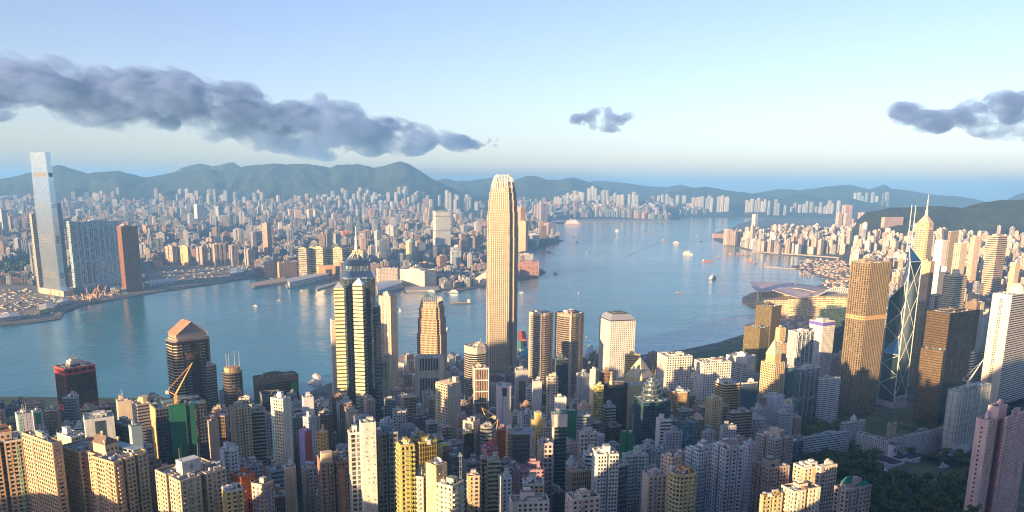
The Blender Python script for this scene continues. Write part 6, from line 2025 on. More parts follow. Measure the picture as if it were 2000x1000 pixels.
K('long low pink block far beneath the hills', 778, 782, 816, 417, 425, (.52, .30, .28), .3, asp=.3, top=None)
K('twin dark tower on the hillside saddle, left of the two', 1722, 1726, 1730, 379, 12600, (.09, .11, .13), .6, base=None, plan='oct')
K('twin dark tower on the hillside saddle, right of the two', 1732, 1736, 1740, 379, 12600, (.09, .11, .13), .6, base=None, plan='oct')
K('tall sandy apartment tower on the hillside left of the pink blocks', 1633, 1639, 1646, 416, 462, (.50, .42, .33), .5, base=3)
K('tall sandy apartment tower next right of its sandy twin', 1646, 1653, 1660, 418, 462, (.52, .44, .34), .5, base=3)
for i, (xa, xm_, xb, yy) in enumerate(((1645, 1652, 1666, 401), (1664, 1672, 1678, 428), (1676, 1687, 1696, 416), (1697, 1706, 1714, 414))):
    K(('rosy apartment tower highest on the slope behind the sandy twins', 'rosy narrow apartment tower right of the sandy twins', 'broad rosy apartment block under the green hill', 'rosy apartment block last before the green hill')[i], xa, xm_, xb, yy, (448, 458, 456, 455)[i], (.50, .33, .30), .42, base=3, plan='notch', an='the rosy blocks under the green hill' if i == 2 else None)
K('long pink school-like block on the green hill', 1722, 1728, 1765, 425, 4850, (.46, .34, .30), .35, base=120, asp=.3, top=None)
for i, (xa, xm_, xb, yy) in enumerate(((1414, 1420, 1432, 449), (1432, 1437, 1448, 452), (1448, 1453, 1464, 455), (1464, 1470, 1480, 456))):
    K('cream waterfront apartment tower on the point, ' + ('first from the water', 'second from the water', 'third from the water', 'last of its row')[i], xa, xm_, xb, yy, 479, (.54, .42, .34), .42, plan='notch', an='the cream towers on the point' if i == 1 else None)
K('tall white tower behind the cream waterfront towers on the point', 1469, 1476, 1481, 419, 446, (.60, .55, .50), .4)
K('low red roofed exhibition shed on the point', 1391, 1394, 1416, 457, 465, (.45, .28, .25), .2, asp=.4, top=None)
# cultural hall and clock tower on the promenade
t, zb, D = empty('concert_hall', at_z(918, 556, 2.4)), 2.4, 3220
tag(t, 'windowless pink concert hall with a sloping wedge roof, on the promenade', 'concert hall')
ANCHORS.append((930, 545, 'the pink wedge-roofed hall'))
p0, p1 = at_z(915, 556, 2.4), at_z(950, 556, 2.4)
w_ = p1[0] - p0[0]
mb = MB()
pts_ = [(0, 12), (w_ * .25, 20), (w_ * .75, 44), (w_, 52)]
for i in range(3):
    (xa, za), (xb, zb_) = pts_[i], pts_[i + 1]
    xa, xb = xa + p0[0] - t.location.x, xb + p0[0] - t.location.x
    mb.face([(xa, 0, 0), (xb, 0, 0), (xb, 0, zb_), (xa, 0, za)], (.60, .45, .38), WALL)
    mb.face([(xa, 0, za), (xb, 0, zb_), (xb, 70, zb_ - 4), (xa, 70, za - 4)], (.56, .42, .36), WALL)
    mb.face([(xb, 70, 0), (xa, 70, 0), (xa, 70, za - 4), (xb, 70, zb_ - 4)], (.60, .45, .38), WALL)
    if i == 2:
        mb.face([(xb, 0, 0), (xb, 70, 0), (xb, 70, zb_ - 4), (xb, 0, zb_)], (.6, .45, .38), WALL)
    if i == 0:
        mb.face([(xa, 70, 0), (xa, 0, 0), (xa, 0, za), (xa, 70, za - 4)], (.6, .45, .38), WALL)
mb.build('wall', MATS, t)
t = empty('clock_tower', at_z(897, 558, 2.4))
tag(t, 'slim clock tower on the promenade beside the pink concert hall', 'clock tower')
mb = MB()
mb.box(-3.2, 3.2, -3.2, 3.2, -1, 33, (.45, .26, .2), WALL)
mb.build('shaft', MATS, t)
mb = MB()
mb.box(-3.6, 3.6, -3.6, 3.6, 33, 34, CREAM, WALL)
mb.lathe([(3, 34), (3, 38), (2.2, 42), (.3, 46), (0, 46)], CREAM, WALL, 8)
mb.build('cupola', MATS, t)
K('pink plain gallery block on the promenade left of the clock tower', 872, 876, 894, 538, 3260, (.56, .42, .36), 0.0, asp=.7, top=None)

# ------------------------------------------------------------------ sheds, piers and quays
def shed(name, label, cat, corners, h, wc, rc, base=0.5, ridge=0.0, deck=True):
    """long low building on four picture points at water level, near edge first"""
    G = [at_z(px, py, 0.0)[:2] for px, py in corners]
    ox_, oy_ = G[0]
    t = empty(name, (ox_, oy_, base))
    tag(t, label, cat)
    P = [(x - ox_, y - oy_) for x, y in G]
    ar = sum(P[i][0] * P[(i + 1) % 4][1] - P[(i + 1) % 4][0] * P[i][1] for i in range(4))
    if ar < 0:
        P = [P[0], P[3], P[2], P[1]]
    cx = sum(p[0] for p in P) / 4
    cy_ = sum(p[1] for p in P) / 4
    if deck:
        mb = MB()
        mb.prism([(cx + (x - cx) * 1.12, cy_ + (y - cy_) * 1.12) for x, y in P], -3, 2.2, (.26, .25, .23), 0)
        mb.build('deck', FARM, t)
    mb = MB()
    mb.prism(P, 2.0, h, (*wc, .6), 0, cap=False, bay=6, fh=max(3.5, h / 3))
    mb.build('wall', FARM, t)
    mb = MB()
    Q = [(cx + (x - cx) * 1.03, cy_ + (y - cy_) * 1.03) for x, y in P]
    if ridge:
        l01 = math.hypot(P[1][0] - P[0][0], P[1][1] - P[0][1])
        l12 = math.hypot(P[2][0] - P[1][0], P[2][1] - P[1][1])
        if l01 < l12:
            Q = Q[1:] + Q[:1]
        m0 = ((Q[0][0] + Q[3][0]) / 2, (Q[0][1] + Q[3][1]) / 2, h + ridge)
        m1 = ((Q[1][0] + Q[2][0]) / 2, (Q[1][1] + Q[2][1]) / 2, h + ridge)
        q = [(x, y, h) for x, y in Q]
        mb.face([q[0], q[1], m1, m0], rc, 1)
        mb.face([q[2], q[3], m0, m1], rc, 1)
        mb.face([q[1], q[2], m1], rc, 1)
        mb.face([q[3], q[0], m0], rc, 1)
    else:
        mb.prism(Q, h, h + .8, rc, 1)
    mb.build('roof', FARM, t)
    FOOT.append((ox_ + cx, oy_ + cy_, max(math.hypot(x - cx, y - cy_) for x, y in P) * .7))
    return t
shed('cruise_terminal', 'long white cruise terminal pier with stepped decks across the harbour', 'pier', [(566, 563), (642, 546), (638, 540), (562, 555)], 22, (.56, .58, .58), (.45, .47, .48))
shed('ferry_pier', 'low bare concrete jetty right of the long white cruise terminal pier', 'pier', [(622, 567), (662, 554), (660, 551), (619, 564)], 4, (.4, .4, .38), (.38, .37, .34))
shed('ferry_pier', 'low orange roofed ferry quay left of the cruise terminal pier', 'pier', [(497, 563), (560, 553), (556, 545), (494, 556)], 7, (.45, .36, .28), (.42, .33, .25))
shed('quay_terminal', 'sloping white waterside terminal right of the gold striped prisms', 'pier', [(738, 578), (786, 562), (780, 551), (734, 562)], 20, (.52, .56, .6), (.42, .48, .53), ridge=3)
shed('ferry_pier', 'pale promenade ferry pier with low roof left of the clock tower', 'pier', [(792, 571), (858, 569), (856, 563), (792, 564)], 7, (.48, .45, .42), (.36, .35, .34))
shed('airport_quay', 'long flat grey breakwater quay below the far estates', 'quay', [(1078, 434), (1308, 432.5), (1308, 429.5), (1078, 430.5)], 12, (.24, .25, .28), (.2, .22, .25))
shed('ferry_pier', 'red roofed pier house between the tallest tower and the round twins', 'pier', [(1013, 672), (1028, 672), (1026, 656), (1012, 656)], 11, (.45, .1, .08), (.48, .07, .05), ridge=3)
shed('ferry_pier', 'green roofed pier shed below the red roofed pier house', 'pier', [(1012, 690), (1024, 690), (1022, 674), (1011, 674)], 9, (.5, .5, .46), (.12, .32, .2), ridge=2)
shed('ferry_pier', 'blue roofed pier shed beside the left round twin', 'pier', [(1018, 704), (1032, 702), (1030, 688), (1017, 690)], 9, (.5, .55, .55), (.05, .26, .34), ridge=2)
shed('ferry_pier', 'cream classical ferry pier left of the dark hexagonal tower', 'pier', [(872, 706), (890, 718), (904, 708), (884, 694)], 9, (.56, .48, .38), (.46, .42, .36), ridge=3)
shed('ferry_pier', 'long pier with a row of roof vents behind the yellow cream tower', 'pier', [(776, 716), (812, 726), (816, 708), (784, 699)], 10, (.56, .55, .5), (.34, .28, .24), ridge=2)
shed('ferry_pier', 'white curved pier canopy right of the round twins', 'pier', [(1143, 700), (1156, 704), (1158, 684), (1148, 682)], 10, (.58, .6, .6), (.44, .5, .54), ridge=3)
shed('helipad_terminal', 'green painted helipad roof with a yellow ring, by the red-banded tower', 'terminal', [(62, 834), (122, 826), (120, 812), (64, 819)], 18, (.30, .32, .3), (.05, .20, .12))
P_ = at_z(107, 820, 19.8)
mb = MB()
for k in range(24):
    a0, a1 = 2 * math.pi * k / 24, 2 * math.pi * (k + 1) / 24
    mb.face([(9 * math.cos(a0), 9 * math.sin(a0), 0), (10.5 * math.cos(a0), 10.5 * math.sin(a0), 0), (10.5 * math.cos(a1), 10.5 * math.sin(a1), 0), (9 * math.cos(a1), 9 * math.sin(a1), 0)], (.6, .5, .15), PAINT)
for x0, x1, y0, y1 in ((-4, -2.6, -5, 5), (2.6, 4, -5, 5), (-2.6, 2.6, -.7, .7)):
    mb.face([(x0, y0, 0), (x1, y0, 0), (x1, y1, 0), (x0, y1, 0)], (.6, .6, .56), PAINT)
hp = [o for o in scene.objects if o.name.startswith('helipad_terminal')][0]
o = mb.build('landing_ring', MATS, hp)
o.location = (P_[0] - hp.location.x, P_[1] - hp.location.y, 18.86)

SITE_SHEDS = [('low white sheds in a row at the left edge of the building site', [(0, 632), (40, 627), (38, 620), (0, 624)], (.5, .52, .55), (.46, .48, .5)),
              ('yellow and white gabled depot on the near point of the building site', [(78, 616), (106, 611), (104, 600), (78, 605)], (.56, .46, .15), (.5, .5, .46)),
              ('long cream workshop beside the orange cranes of the building site', [(216, 575), (236, 574), (236, 565), (216, 566)], (.62, .52, .3), (.5, .48, .42)),
              ('pale blue long shed right of the cream workshop', [(238, 574), (282, 568), (280, 560), (238, 564)], (.48, .52, .55), (.46, .5, .52)),
              ('white tented store on the site near the water', [(292, 563), (346, 556), (342, 550), (292, 555)], (.55, .53, .48), (.52, .5, .46)),
              ('small white sheds beside the seawall, half way along', [(112, 602), (136, 596), (134, 590), (112, 595)], (.55, .55, .53), (.52, .52, .5)),
              ('red cladding hoarding building under the reddish brown tower', [(238, 556), (284, 549), (282, 543), (238, 548)], (.42, .2, .16), (.38, .24, .18)),
              ('white twin storage boxes at the right end of the building site', [(450, 542), (476, 538), (474, 529), (450, 532)], (.55, .58, .58), (.5, .52, .52))]
for lab, c4, wc_, rc_ in SITE_SHEDS:
    shed('site_shed', lab, 'shed', c4, 13, wc_, rc_, base=2.4, ridge=2, deck=False)

rng = random.Random(11)
mb = MB()
for k in range(900):
    px, py = rng.uniform(0, 490), 0
    lo = np.interp(px, [0, 117, 160, 250, 330, 480], [630, 618, 594, 576, 563, 541])
    hi = np.interp(px, [0, 120, 230, 330, 480], [565, 563, 550, 520, 515])
    py = rng.uniform(hi, lo - 3)
    P_ = at_z(px, py, 2.8)
    if occupied(P_[0], P_[1], 6):
        continue
    w, d, h = rng.uniform(1.5, 6), rng.uniform(1.5, 6), rng.uniform(1, 4)
    col = rng.choice([(.3, .27, .23), (.2, .19, .17), (.36, .36, .34), (.28, .15, .09), (.16, .2, .24), (.12, .11, .1), (.34, .26, .15)])
    mb.box(P_[0] - w, P_[0] + w, P_[1] - d, P_[1] + d, 2.6, 2.8 + h, col, PAINT)
o = mb.build('site_clutter', MATS)
tag(o, 'huts, stacked materials and spoil heaps over the building site by the water', 'building materials', None, 'stuff')
mb = MB()
for k in range(1100):
    px, py = (rng.uniform(1500, 1664), rng.uniform(592, 720)) if k < 650 else (rng.uniform(1592, 1700), rng.uniform(506, 592))
    P_ = at_z(px, py, 2.8)
    if not inside(P_[0], P_[1], HK_POLY) or occupied(P_[0], P_[1], 6):
        continue
    w, d, h = rng.uniform(2, 7), rng.uniform(2, 7), rng.uniform(1.5, 7)
    col = rng.choice([(.55, .42, .32), (.35, .26, .2), (.55, .55, .52), (.5, .28, .14), (.3, .3, .3), (.5, .42, .3)])
    mb.box(P_[0] - w, P_[0] + w, P_[1] - d, P_[1] + d, 2.3, 2.8 + h, col, PAINT)
o = mb.build('site_clutter', MATS)
tag(o, 'roadworks, huts and hoardings on the reclamation in front of the winged hall', 'building materials', None, 'stuff')

def crane(label, px, py, D, tip, col, name='tower_crane', base=None, th=.5, group=None):
    """luffing crane standing at (px, py); the jib tip is seen at tip"""
    P_ = at_d(px, py, D)
    zb = P_[2]
    T_ = at_d(tip[0], tip[1], D)
    t = empty(name, (P_[0], P_[1], zb))
    tag(t, label, 'crane', group)
    mast = MB()
    h = (T_[2] - zb) * .12 + 4
    for sx in (-1, 1):
        for sy in (-1, 1):
            mast.bar((sx, sy, -18), (sx, sy, h), th * .6, col, 0, 4)
    for k in range(7):
        z = -18 + (h + 18) * k / 7
        mast.bar((-1, -1, z), (1, -1, z + (h + 18) / 7), th * .4, col, 0, 4)
        mast.bar((-1, 1, z), (-1, -1, z + (h + 18) / 7), th * .4, col, 0, 4)
    mast.build('mast', M_PAINT, t)
    jib = MB()
    tx, tz = T_[0] - P_[0], T_[2] - zb
    for o1, o2 in ((-.9, 0), (.9, 0), (0, 1.4)):
        jib.bar((0, o1, h + o2), (tx, o1 * .3, tz), th, col, 0, 4, th * .6)
    n = 12
    for k in range(n):
        f0, f1 = k / n, (k + 1) / n
        jib.bar((tx * f0, -.9 * (1 - f0 * .7), h + (tz - h) * f0), (tx * f1, .9 * (1 - f1 * .7), h + (tz - h) * f1), th * .5, col, 0, 4)
    jib.build('jib', M_PAINT, t)
    cj = MB()
    d = Vector((tx, 0, tz - h)).normalized()
    s = -1 if tx > 0 else 1
    cj.bar((0, 0, h), (s * 7, 0, h + 4), th, col, 0, 4)
    cj.bar((s * 7, 0, h + 4), (tx, 0, tz), th * .3, col, 0, 4)
    cj.box(s * 7 - 1.5, s * 7 + 1.5, -1, 1, h + 1, h + 4, (.3, .3, .3), 0)
    cj.build('counterweight', M_PAINT, t)
    return t
crane('orange luffing crane raised in front of the gabled dark tower', 345, 790, 655, (376, 708), (.55, .26, .08))
crane('white luffing crane on the netted block, before the white striped office', 1889, 758, 1060, (1921, 702), (.62, .62, .6))
crane('orange crane mast beside the orange brown construction block', 966, 872, 655, (973, 818), (.5, .28, .08))
crane('yellow crane in the dark canyon below the brown finned glass front', 951, 832, 700, (941, 796), (.55, .36, .08))
crane('orange crane by the water right of the round twins', 1160, 720, 1180, (1168, 686), (.6, .36, .14))
crane('yellow green crane on the gold glass roof behind the chimney wall', 860, 884, 480, (877, 868), (.45, .5, .1), th=.35)
for i, (px, py, tx, ty, cc) in enumerate(((164, 590, 158, 572, 0), (172, 586, 168, 562, 0), (180, 585, 187, 562, 0), (188, 582, 193, 556, 0), (176, 590, 184, 570, 0), (196, 580, 190, 560, 0), (205, 575, 208, 556, 0), (146, 592, 143, 574, 0), (410, 549, 402, 528, 1), (381, 545, 382, 522, 1), (440, 535, 441, 512, 1), (474, 530, 476, 505, 1), (106, 590, 107, 565, 2), (100, 580, 98, 560, 3))):
    P_ = at_z(px, py, 3)
    crane(('orange piling rig in the cluster on the building site', 'pale crane on the right part of the building site', 'turquoise drilling rig under the tall silver tower', 'red rig under the tall silver tower')[cc], px, py, P_[1], (tx, ty), ((.58, .28, .1), (.5, .5, .48), (.25, .5, .48), (.5, .14, .1))[cc], name='piling_rig', th=.9,
          group=('piling rigs on the building site', 'pale cranes on the building site', None, None)[cc])

# ------------------------------------------------------------------ boats
def hull(mb, L, W, h, col, bow=.28, deck=(.34, .30, .26)):
    secs = [(-L / 2, .8), (-L / 2 + L * .12, 1), (L / 2 - L * bow, 1), (L / 2 - L * bow * .4, .6), (L / 2, .06)]
    prev = None
    for x, s in secs:
        w = W / 2 * s
        up = h * (1.25 if x > L * .3 else 1)
        r_ = [(x, -w * .75, -1.0), (x, -w, up), (x, w, up), (x, w * .75, -1.0)]
        if prev:
            mb.face([prev[0], r_[0], r_[1], prev[1]], col, PAINT)
            mb.face([prev[3], prev[2], r_[2], r_[3]], col, PAINT)
            mb.face([prev[1], r_[1], r_[2], prev[2]], deck, PAINT)
        else:
            mb.face([r_[0], r_[1], r_[2], r_[3]], col, PAINT)
        prev = r_
def boat(label, px, py, L, kind, rz, hc, sc=WHITE, group=None):
    P_ = at_z(px, py, 0.0)
    nm, cat = {'ferry': ('ferry', 'ferry'), 'barge': ('barge', 'barge'), 'derrick': ('derrick_barge', 'barge'), 'cargo': ('cargo_ship', 'ship'), 'launch': ('launch', 'boat'), 'buoy': ('buoy', 'buoy'), 'sail': ('sailing_boat', 'boat')}[kind]
    t = empty(nm, (P_[0], P_[1], 0.0), R(rz))
    tag(t, label, cat, group)
    W = L * (.26 if kind in ('ferry', 'derrick') else .2 if kind != 'cargo' else .15)
    h = max(1.2, L * .05)
    if kind == 'buoy':
        mb = MB()
        mb.lathe([(0, -1), (2.4, -1), (2.4, 1), (1, 1.6), (.8, 5), (1.3, 5.2), (.2, 7), (0, 7)], (.6, .48, .06), PAINT, 10)
        mb.build('float', MATS, t)
        return t
    mb = MB()
    hull(mb, L, W, h, hc)
    mb.build('hull', MATS, t)
    mb = MB()
    if kind == 'ferry':
        for k, (x0, x1, s) in enumerate(((-.44, .34, .92), (-.40, .27, .86), (-.34, .2, .78), (-.05, .14, .5))):
            z0, z1 = h + k * L * .052, h + (k + 1) * L * .052
            mb.box(x0 * L, x1 * L, -W / 2 * s, W / 2 * s, z0, z1, sc, PAINT)
            mb.box(x0 * L + .1, x1 * L - .1, -W / 2 * s - .12, W / 2 * s + .12, z0 + L * .018, z0 + L * .036, (.06, .08, .1), GLS)
        sup = mb.build('superstructure', MATS, t)
        mb = MB()
        mb.box(-.22 * L, -.12 * L, -W * .12, W * .12, h + L * .15, h + L * .26, (.5, .2, .1) if hc[0] > .3 else (.2, .2, .22), PAINT)
        mb.build('funnel', MATS, sup)
        mb = MB()
        mb.bar((.06 * L, 0, h + L * .2), (.06 * L, 0, h + L * .36), L * .006, LGREY, METAL, 5)
        mb.build('mast', MATS, sup)
    elif kind == 'derrick':
        mb.box(-.4 * L, -.12 * L, -W * .4, W * .4, h, h + L * .18, (.36, .2, .14), PAINT)
        mb.box(-.36 * L, -.18 * L, -W * .3, W * .3, h + L * .18, h + L * .26, (.45, .4, .36), PAINT)
        mb.build('deckhouse', MATS, t)
        mb = MB()
        for sy in (-1, 1):
            mb.bar((0, sy * W * .3, h), (0, 0, h + L * .8), L * .018, (.16, .12, .11), PAINT, 5)
        mb.bar((.05 * L, 0, h + 1), (.4 * L, 0, h + L * .62), L * .016, (.2, .14, .12), PAINT, 5)
        mb.bar((0, 0, h + L * .8), (.4 * L, 0, h + L * .62), L * .006, (.2, .14, .12), PAINT, 4)
        mb.build('derrick', MATS, t)
    elif kind == 'barge':
        mb.box(-.38 * L, .3 * L, -W * .38, W * .38, h, h + L * .05, tuple(c * .8 for c in hc), PAINT)
        mb.build('cargo_hold', MATS, t)
        mb = MB()
        mb.box(-.46 * L, -.36 * L, -W * .3, W * .3, h, h + L * .13, sc, PAINT)
        mb.build('wheelhouse', MATS, t)
    elif kind == 'cargo':
        for k in range(4):
            mb.box((-.24 + .16 * k) * L, (-.12 + .16 * k) * L, -W * .36, W * .36, h, h + L * .03, (.3, .22, .16), PAINT)
        mb.build('hatch', MATS, t)
        mb = MB()
        mb.box(-.46 * L, -.32 * L, -W * .42, W * .42, h, h + L * .12, sc, PAINT)
        mb.box(-.43 * L, -.35 * L, -W * .3, W * .3, h + L * .12, h + L * .17, sc, PAINT)
        mb.build('superstructure', MATS, t)
        mb = MB()
        mb.bar((.1 * L, 0, h), (.1 * L, 0, h + L * .16), L * .006, GREY, METAL, 5)
        mb.bar((.34 * L, 0, h), (.34 * L, 0, h + L * .12), L * .006, GREY, METAL, 5)
        mb.build('mast', MATS, t)
    elif kind == 'sail':
        mb.face([(-.3 * L, 0, h + .5), (.3 * L, 0, h + .8), (0, .1, h + L * 1.1)], (.7, .68, .62), PAINT)
        mb.face([(0, .16, h + L * 1.1), (.3 * L, .06, h + .8), (-.3 * L, .06, h + .5)], (.7, .68, .62), PAINT)
        mb.build('sail', MATS, t)
    else:
        mb.box(-.3 * L, .14 * L, -W * .36, W * .36, h, h + L * .1, sc, PAINT)
        mb.box(-.14 * L, .08 * L, -W * .28, W * .28, h + L * .1, h + L * .17, sc, PAINT)
        mb.build('cabin', MATS, t)
    return t
boat('large white multi-deck ferry in the open harbour, left of the hall with winged roofs', 1391, 545, 62, 'ferry', -128, (.6, .6, .58))
boat('white passenger ship trailing a curved wake toward the far shore', 1344, 497, 80, 'ferry', -60, (.6, .6, .6))
boat('small white and red ferry behind the curved wake', 1321, 475, 52, 'ferry', -20, (.5, .3, .26))
boat('long red barge below the white passenger ship', 1382, 511, 62, 'barge', 4, (.45, .14, .1))
boat('low tan barge alone in mid harbour', 1327, 572, 26, 'barge', 5, (.34, .26, .18), BEIGE)
boat('dark derrick barge off the red brown promenade hotel', 1086, 535, 26, 'derrick', 20, (.14, .1, .1))
boat('red hulled derrick barge off the far point', 1073, 493, 36, 'derrick', 10, (.45, .13, .1))
boat('dark derrick barge at the left end of the moored row', 1403, 504, 28, 'derrick', -60, (.12, .12, .14))
for i, (px, py) in enumerate(((1429, 498), (1443, 497), (1452, 498), (1461, 499))):
    boat('brown derrick barge moored in the row off the typhoon shelter', px, py, 38, 'derrick', -20 + 15 * i, (.32, .18, .13), group='derrick barges moored in a row')
boat('red barge with a pale cabin in front of the moored row', 1462, 509, 40, 'derrick', 160, (.45, .15, .12))
boat('bright red derrick barge nearest the breakwater', 1475, 515, 26, 'derrick', 30, (.5, .1, .08))
boat('orange lit derrick barge by the breakwater tip', 1494, 517, 36, 'derrick', 70, (.5, .28, .14))
boat('white ferry heading away in the upper harbour', 1204, 452, 75, 'ferry', 100, (.55, .56, .58))
boat('long pink and white ship before the grey breakwater quay', 1120, 438, 190, 'ferry', 0, (.5, .32, .32))
boat('small dark launch in the upper harbour, right of the white ferry', 1267, 459, 40, 'launch', 10, (.16, .17, .2), GREY)
boat('thin dark barge just above the small dark launch', 1261, 455, 50, 'barge', 0, (.16, .17, .2), GREY)
boat('red launch leaving a long straight wake', 1296, 470, 46, 'launch', 20, (.4, .2, .18), (.5, .4, .38))
boat('dark tug near the point with cream towers', 1368, 471, 36, 'derrick', 30, (.13, .14, .16))
boat('dark launch off the far point', 1124, 462, 40, 'launch', 170, (.16, .18, .2), GREY)
boat('dark small boat below the dark launch off the far point', 1127, 473, 22, 'launch', 0, (.12, .12, .14), GREY)
boat('dark small boat alone between the far point and the long wake', 1177, 473, 24, 'launch', 0, (.1, .1, .12), DGREY)
boat('tiny pale launch in mid harbour right of the reddish towers', 1147, 493, 18, 'launch', 20, (.4, .42, .45))
boat('tiny dark boat right of the tiny pale launch', 1175, 503, 16, 'launch', 0, (.14, .15, .18), GREY)
boat('small grey boat near the cream towers on the point', 1362, 461, 34, 'launch', 0, (.2, .2, .24), GREY)
boat('long dark cargo ship with pale wheelhouse left of the tallest tower', 899, 593, 74, 'cargo', 188, (.10, .09, .1), (.5, .48, .42))
boat('small white sailing boat between the cream slab and the tan finned tower', 781, 610, 14, 'sail', 20, (.5, .5, .48))
boat('white launch emerging right of the tan finned tower', 874, 643, 22, 'launch', 80, (.5, .5, .5))
boat('dark launch with a white cabin in the left harbour', 498, 599, 28, 'launch', 175, (.12, .12, .13), LGREY)
boat('tan small boat left of the golden water', 545, 587, 16, 'launch', 10, (.36, .26, .18), BEIGE)
boat('pale small boat off the cruise terminal pier', 589, 568, 14, 'launch', 10, (.5, .45, .4))
boat('yellow buoy in the water right of the red-banded tower', 212, 788, 7, 'buoy', 0, (.6, .5, .1))
boat('brown small boat right of the right round twin', 1145, 659, 14, 'launch', 90, (.3, .2, .14), BEIGE)
boat('white launch with a faint wake right of the tallest tower', 1018, 572, 20, 'launch', 185, (.55, .55, .55))
boat('tiny white sailing boat alone in mid harbour', 1130, 574, 9, 'sail', 30, (.6, .6, .6))
boat('green and white ferry docked at the promenade pier, left of two', 843, 571, 42, 'ferry', 150, (.14, .2, .18), LGREY)
boat('green and white ferry docked at the promenade, right of two', 886, 572, 46, 'ferry', 160, (.14, .2, .18), LGREY)
boat('white catamaran docked by the trees left of the gold prisms, upper one', 618, 738, 34, 'ferry', 130, (.55, .56, .58))
boat('white catamaran docked by the trees left of the gold prisms, lower one', 614, 750, 36, 'ferry', 150, (.55, .56, .58))
mb = MB()
rng = random.Random(3)
for k in range(260):
    px, py = rng.uniform(1562, 1655), rng.uniform(509, 541)
    P_ = at_z(px, py, 0)
    if inside(P_[0], P_[1], HK_POLY) and py > 534:
        continue
    tmp = MB()
    L = rng.uniform(10, 26)
    hull(tmp, L, L * .28, 1.6, rng.choice([(.5, .48, .45), (.35, .2, .14), (.2, .2, .22), (.55, .4, .28)]))
    tmp.box(-L * .3, L * .1, -L * .1, L * .1, 1.6, 4.4, rng.choice([WHITE, BEIGE, CREAM]), PAINT)
    tmp.bar((0, 0, 2), (0, 0, rng.uniform(8, 20)), .3, BROWN, PAINT, 4)
    c, s = math.cos(.6), math.sin(.6)
    n = len(mb.v)
    mb.v += [(P_[0] + x * c - y * s, P_[1] + x * s + y * c, z + (2.4 if inside(P_[0], P_[1], HK_POLY) else 0)) for x, y, z in tmp.v]
    mb.f += [tuple(i + n for i in f) for f in tmp.f]
    mb.c += tmp.c
    mb.m += tmp.m
    mb.uv += tmp.uv
tag(mb.build('moored_boats', MATS), 'crowd of small boats moored in the typhoon shelter', 'boats', None, 'stuff')
# breakwaters of the shelter
for i, (pl, w) in enumerate(([[(1494, 521), (1530, 524), (1582, 526)], 5], [[(1470, 492), (1500, 495), (1560, 499), (1640, 505)], 9])):
    mb = MB()
    for (xa, ya), (xb, yb) in zip(pl, pl[1:]):
        A_, B_ = at_z(xa, ya), at_z(xb, yb)
        edge_box(mb, A_[:2], B_[:2], 0, math.hypot(B_[0] - A_[0], B_[1] - A_[1]), -2, 3.2 + i * 5, -w, w, (.30, .25, .21), PAINT)
    tag(mb.build('breakwater' if i == 0 else 'elevated_road', MATS), ('stone breakwater of the typhoon shelter, low over the water', 'curving elevated road along the shelter shore')[i], ('breakwater', 'road')[i])
# wakes
def wake(label, pts_, w0, w1):
    mb = MB()
    G = [at_z(px, py, 0.0) for px, py in pts_]
    n = len(G)
    for i in range(n - 1):
        wa, wb = w0 + (w1 - w0) * i / (n - 1), w0 + (w1 - w0) * (i + 1) / (n - 1)
        a_, b_ = Vector(G[i][:2]), Vector(G[i + 1][:2])
        d = (b_ - a_).normalized()
        nn = Vector((-d.y, d.x))
        mb.face([(*(a_ - nn * wa), .06), (*(b_ - nn * wb), .06), (*(b_ + nn * wb), .06), (*(a_ + nn * wa), .06)], WHITE)
    o = mb.build('wake', M_FOAM)
    tag(o, label, 'wake', None, 'stuff')
wake('curved pale wake behind the white passenger ship', [(1343, 492), (1341, 485), (1336, 480), (1326, 477)], 5, 12)
wake('long straight wake behind the red launch', [(1292, 472), (1270, 481), (1240, 494), (1222, 504)], 4, 16)
wake('broken foam streaks in the left harbour', [(140, 649), (172, 648), (200, 642), (224, 634)], 1.2, 2.0)
wake('short foaming wake behind the white ferry in the upper harbour', [(1204, 454), (1202, 459), (1198, 465), (1192, 472)], 3, 9)
wake('pale wake behind the long dark cargo ship', [(918, 592), (935, 590), (960, 586)], 3, 9)
wake('thin wake behind the dark launch in the left harbour', [(504, 599), (524, 596), (548, 592)], 1.5, 5)
wake('long curving current line across the open harbour', [(1160, 500), (1210, 506), (1270, 509), (1340, 505)], 2, 5)
wake('faint wake of the launch right of the tallest tower', [(1024, 573), (1060, 569), (1110, 561)], 2, 8)
# ------------------------------------------------------------------ wording for buildings that are filled in between the landmarks
USED = {}
def auto_label(tone, kind, px, py):
    best = sorted(ANCHORS, key=lambda q: (q[0] - px) ** 2 + ((q[1] - py) * 1.5) ** 2)
    a0, a1 = best[0], best[1]
    dx, dy = px - a0[0], py - a0[1]
    if abs(dx) > abs(dy) * .8:
        rel = 'left of' if dx < 0 else 'right of'
        if abs(dx) < 25:
            rel = 'just ' + rel
    else:
        rel = 'beyond' if dy < 0 else 'below'
    lab = '%s %s %s %s' % (tone, kind, rel, a0[2])
    if lab in USED:
        l2 = lab + ', toward ' + a1[2].replace('the ', '', 1)
        if len(l2.split()) <= 16:
            lab = l2
    USED[lab] = USED.get(lab, 0) + 1
    return lab

def tone_of(col):
    return min(CNAMES, key=lambda q: sum((a - b) ** 2 for a, b in zip(q[0], col)))[1]

AUTO = []
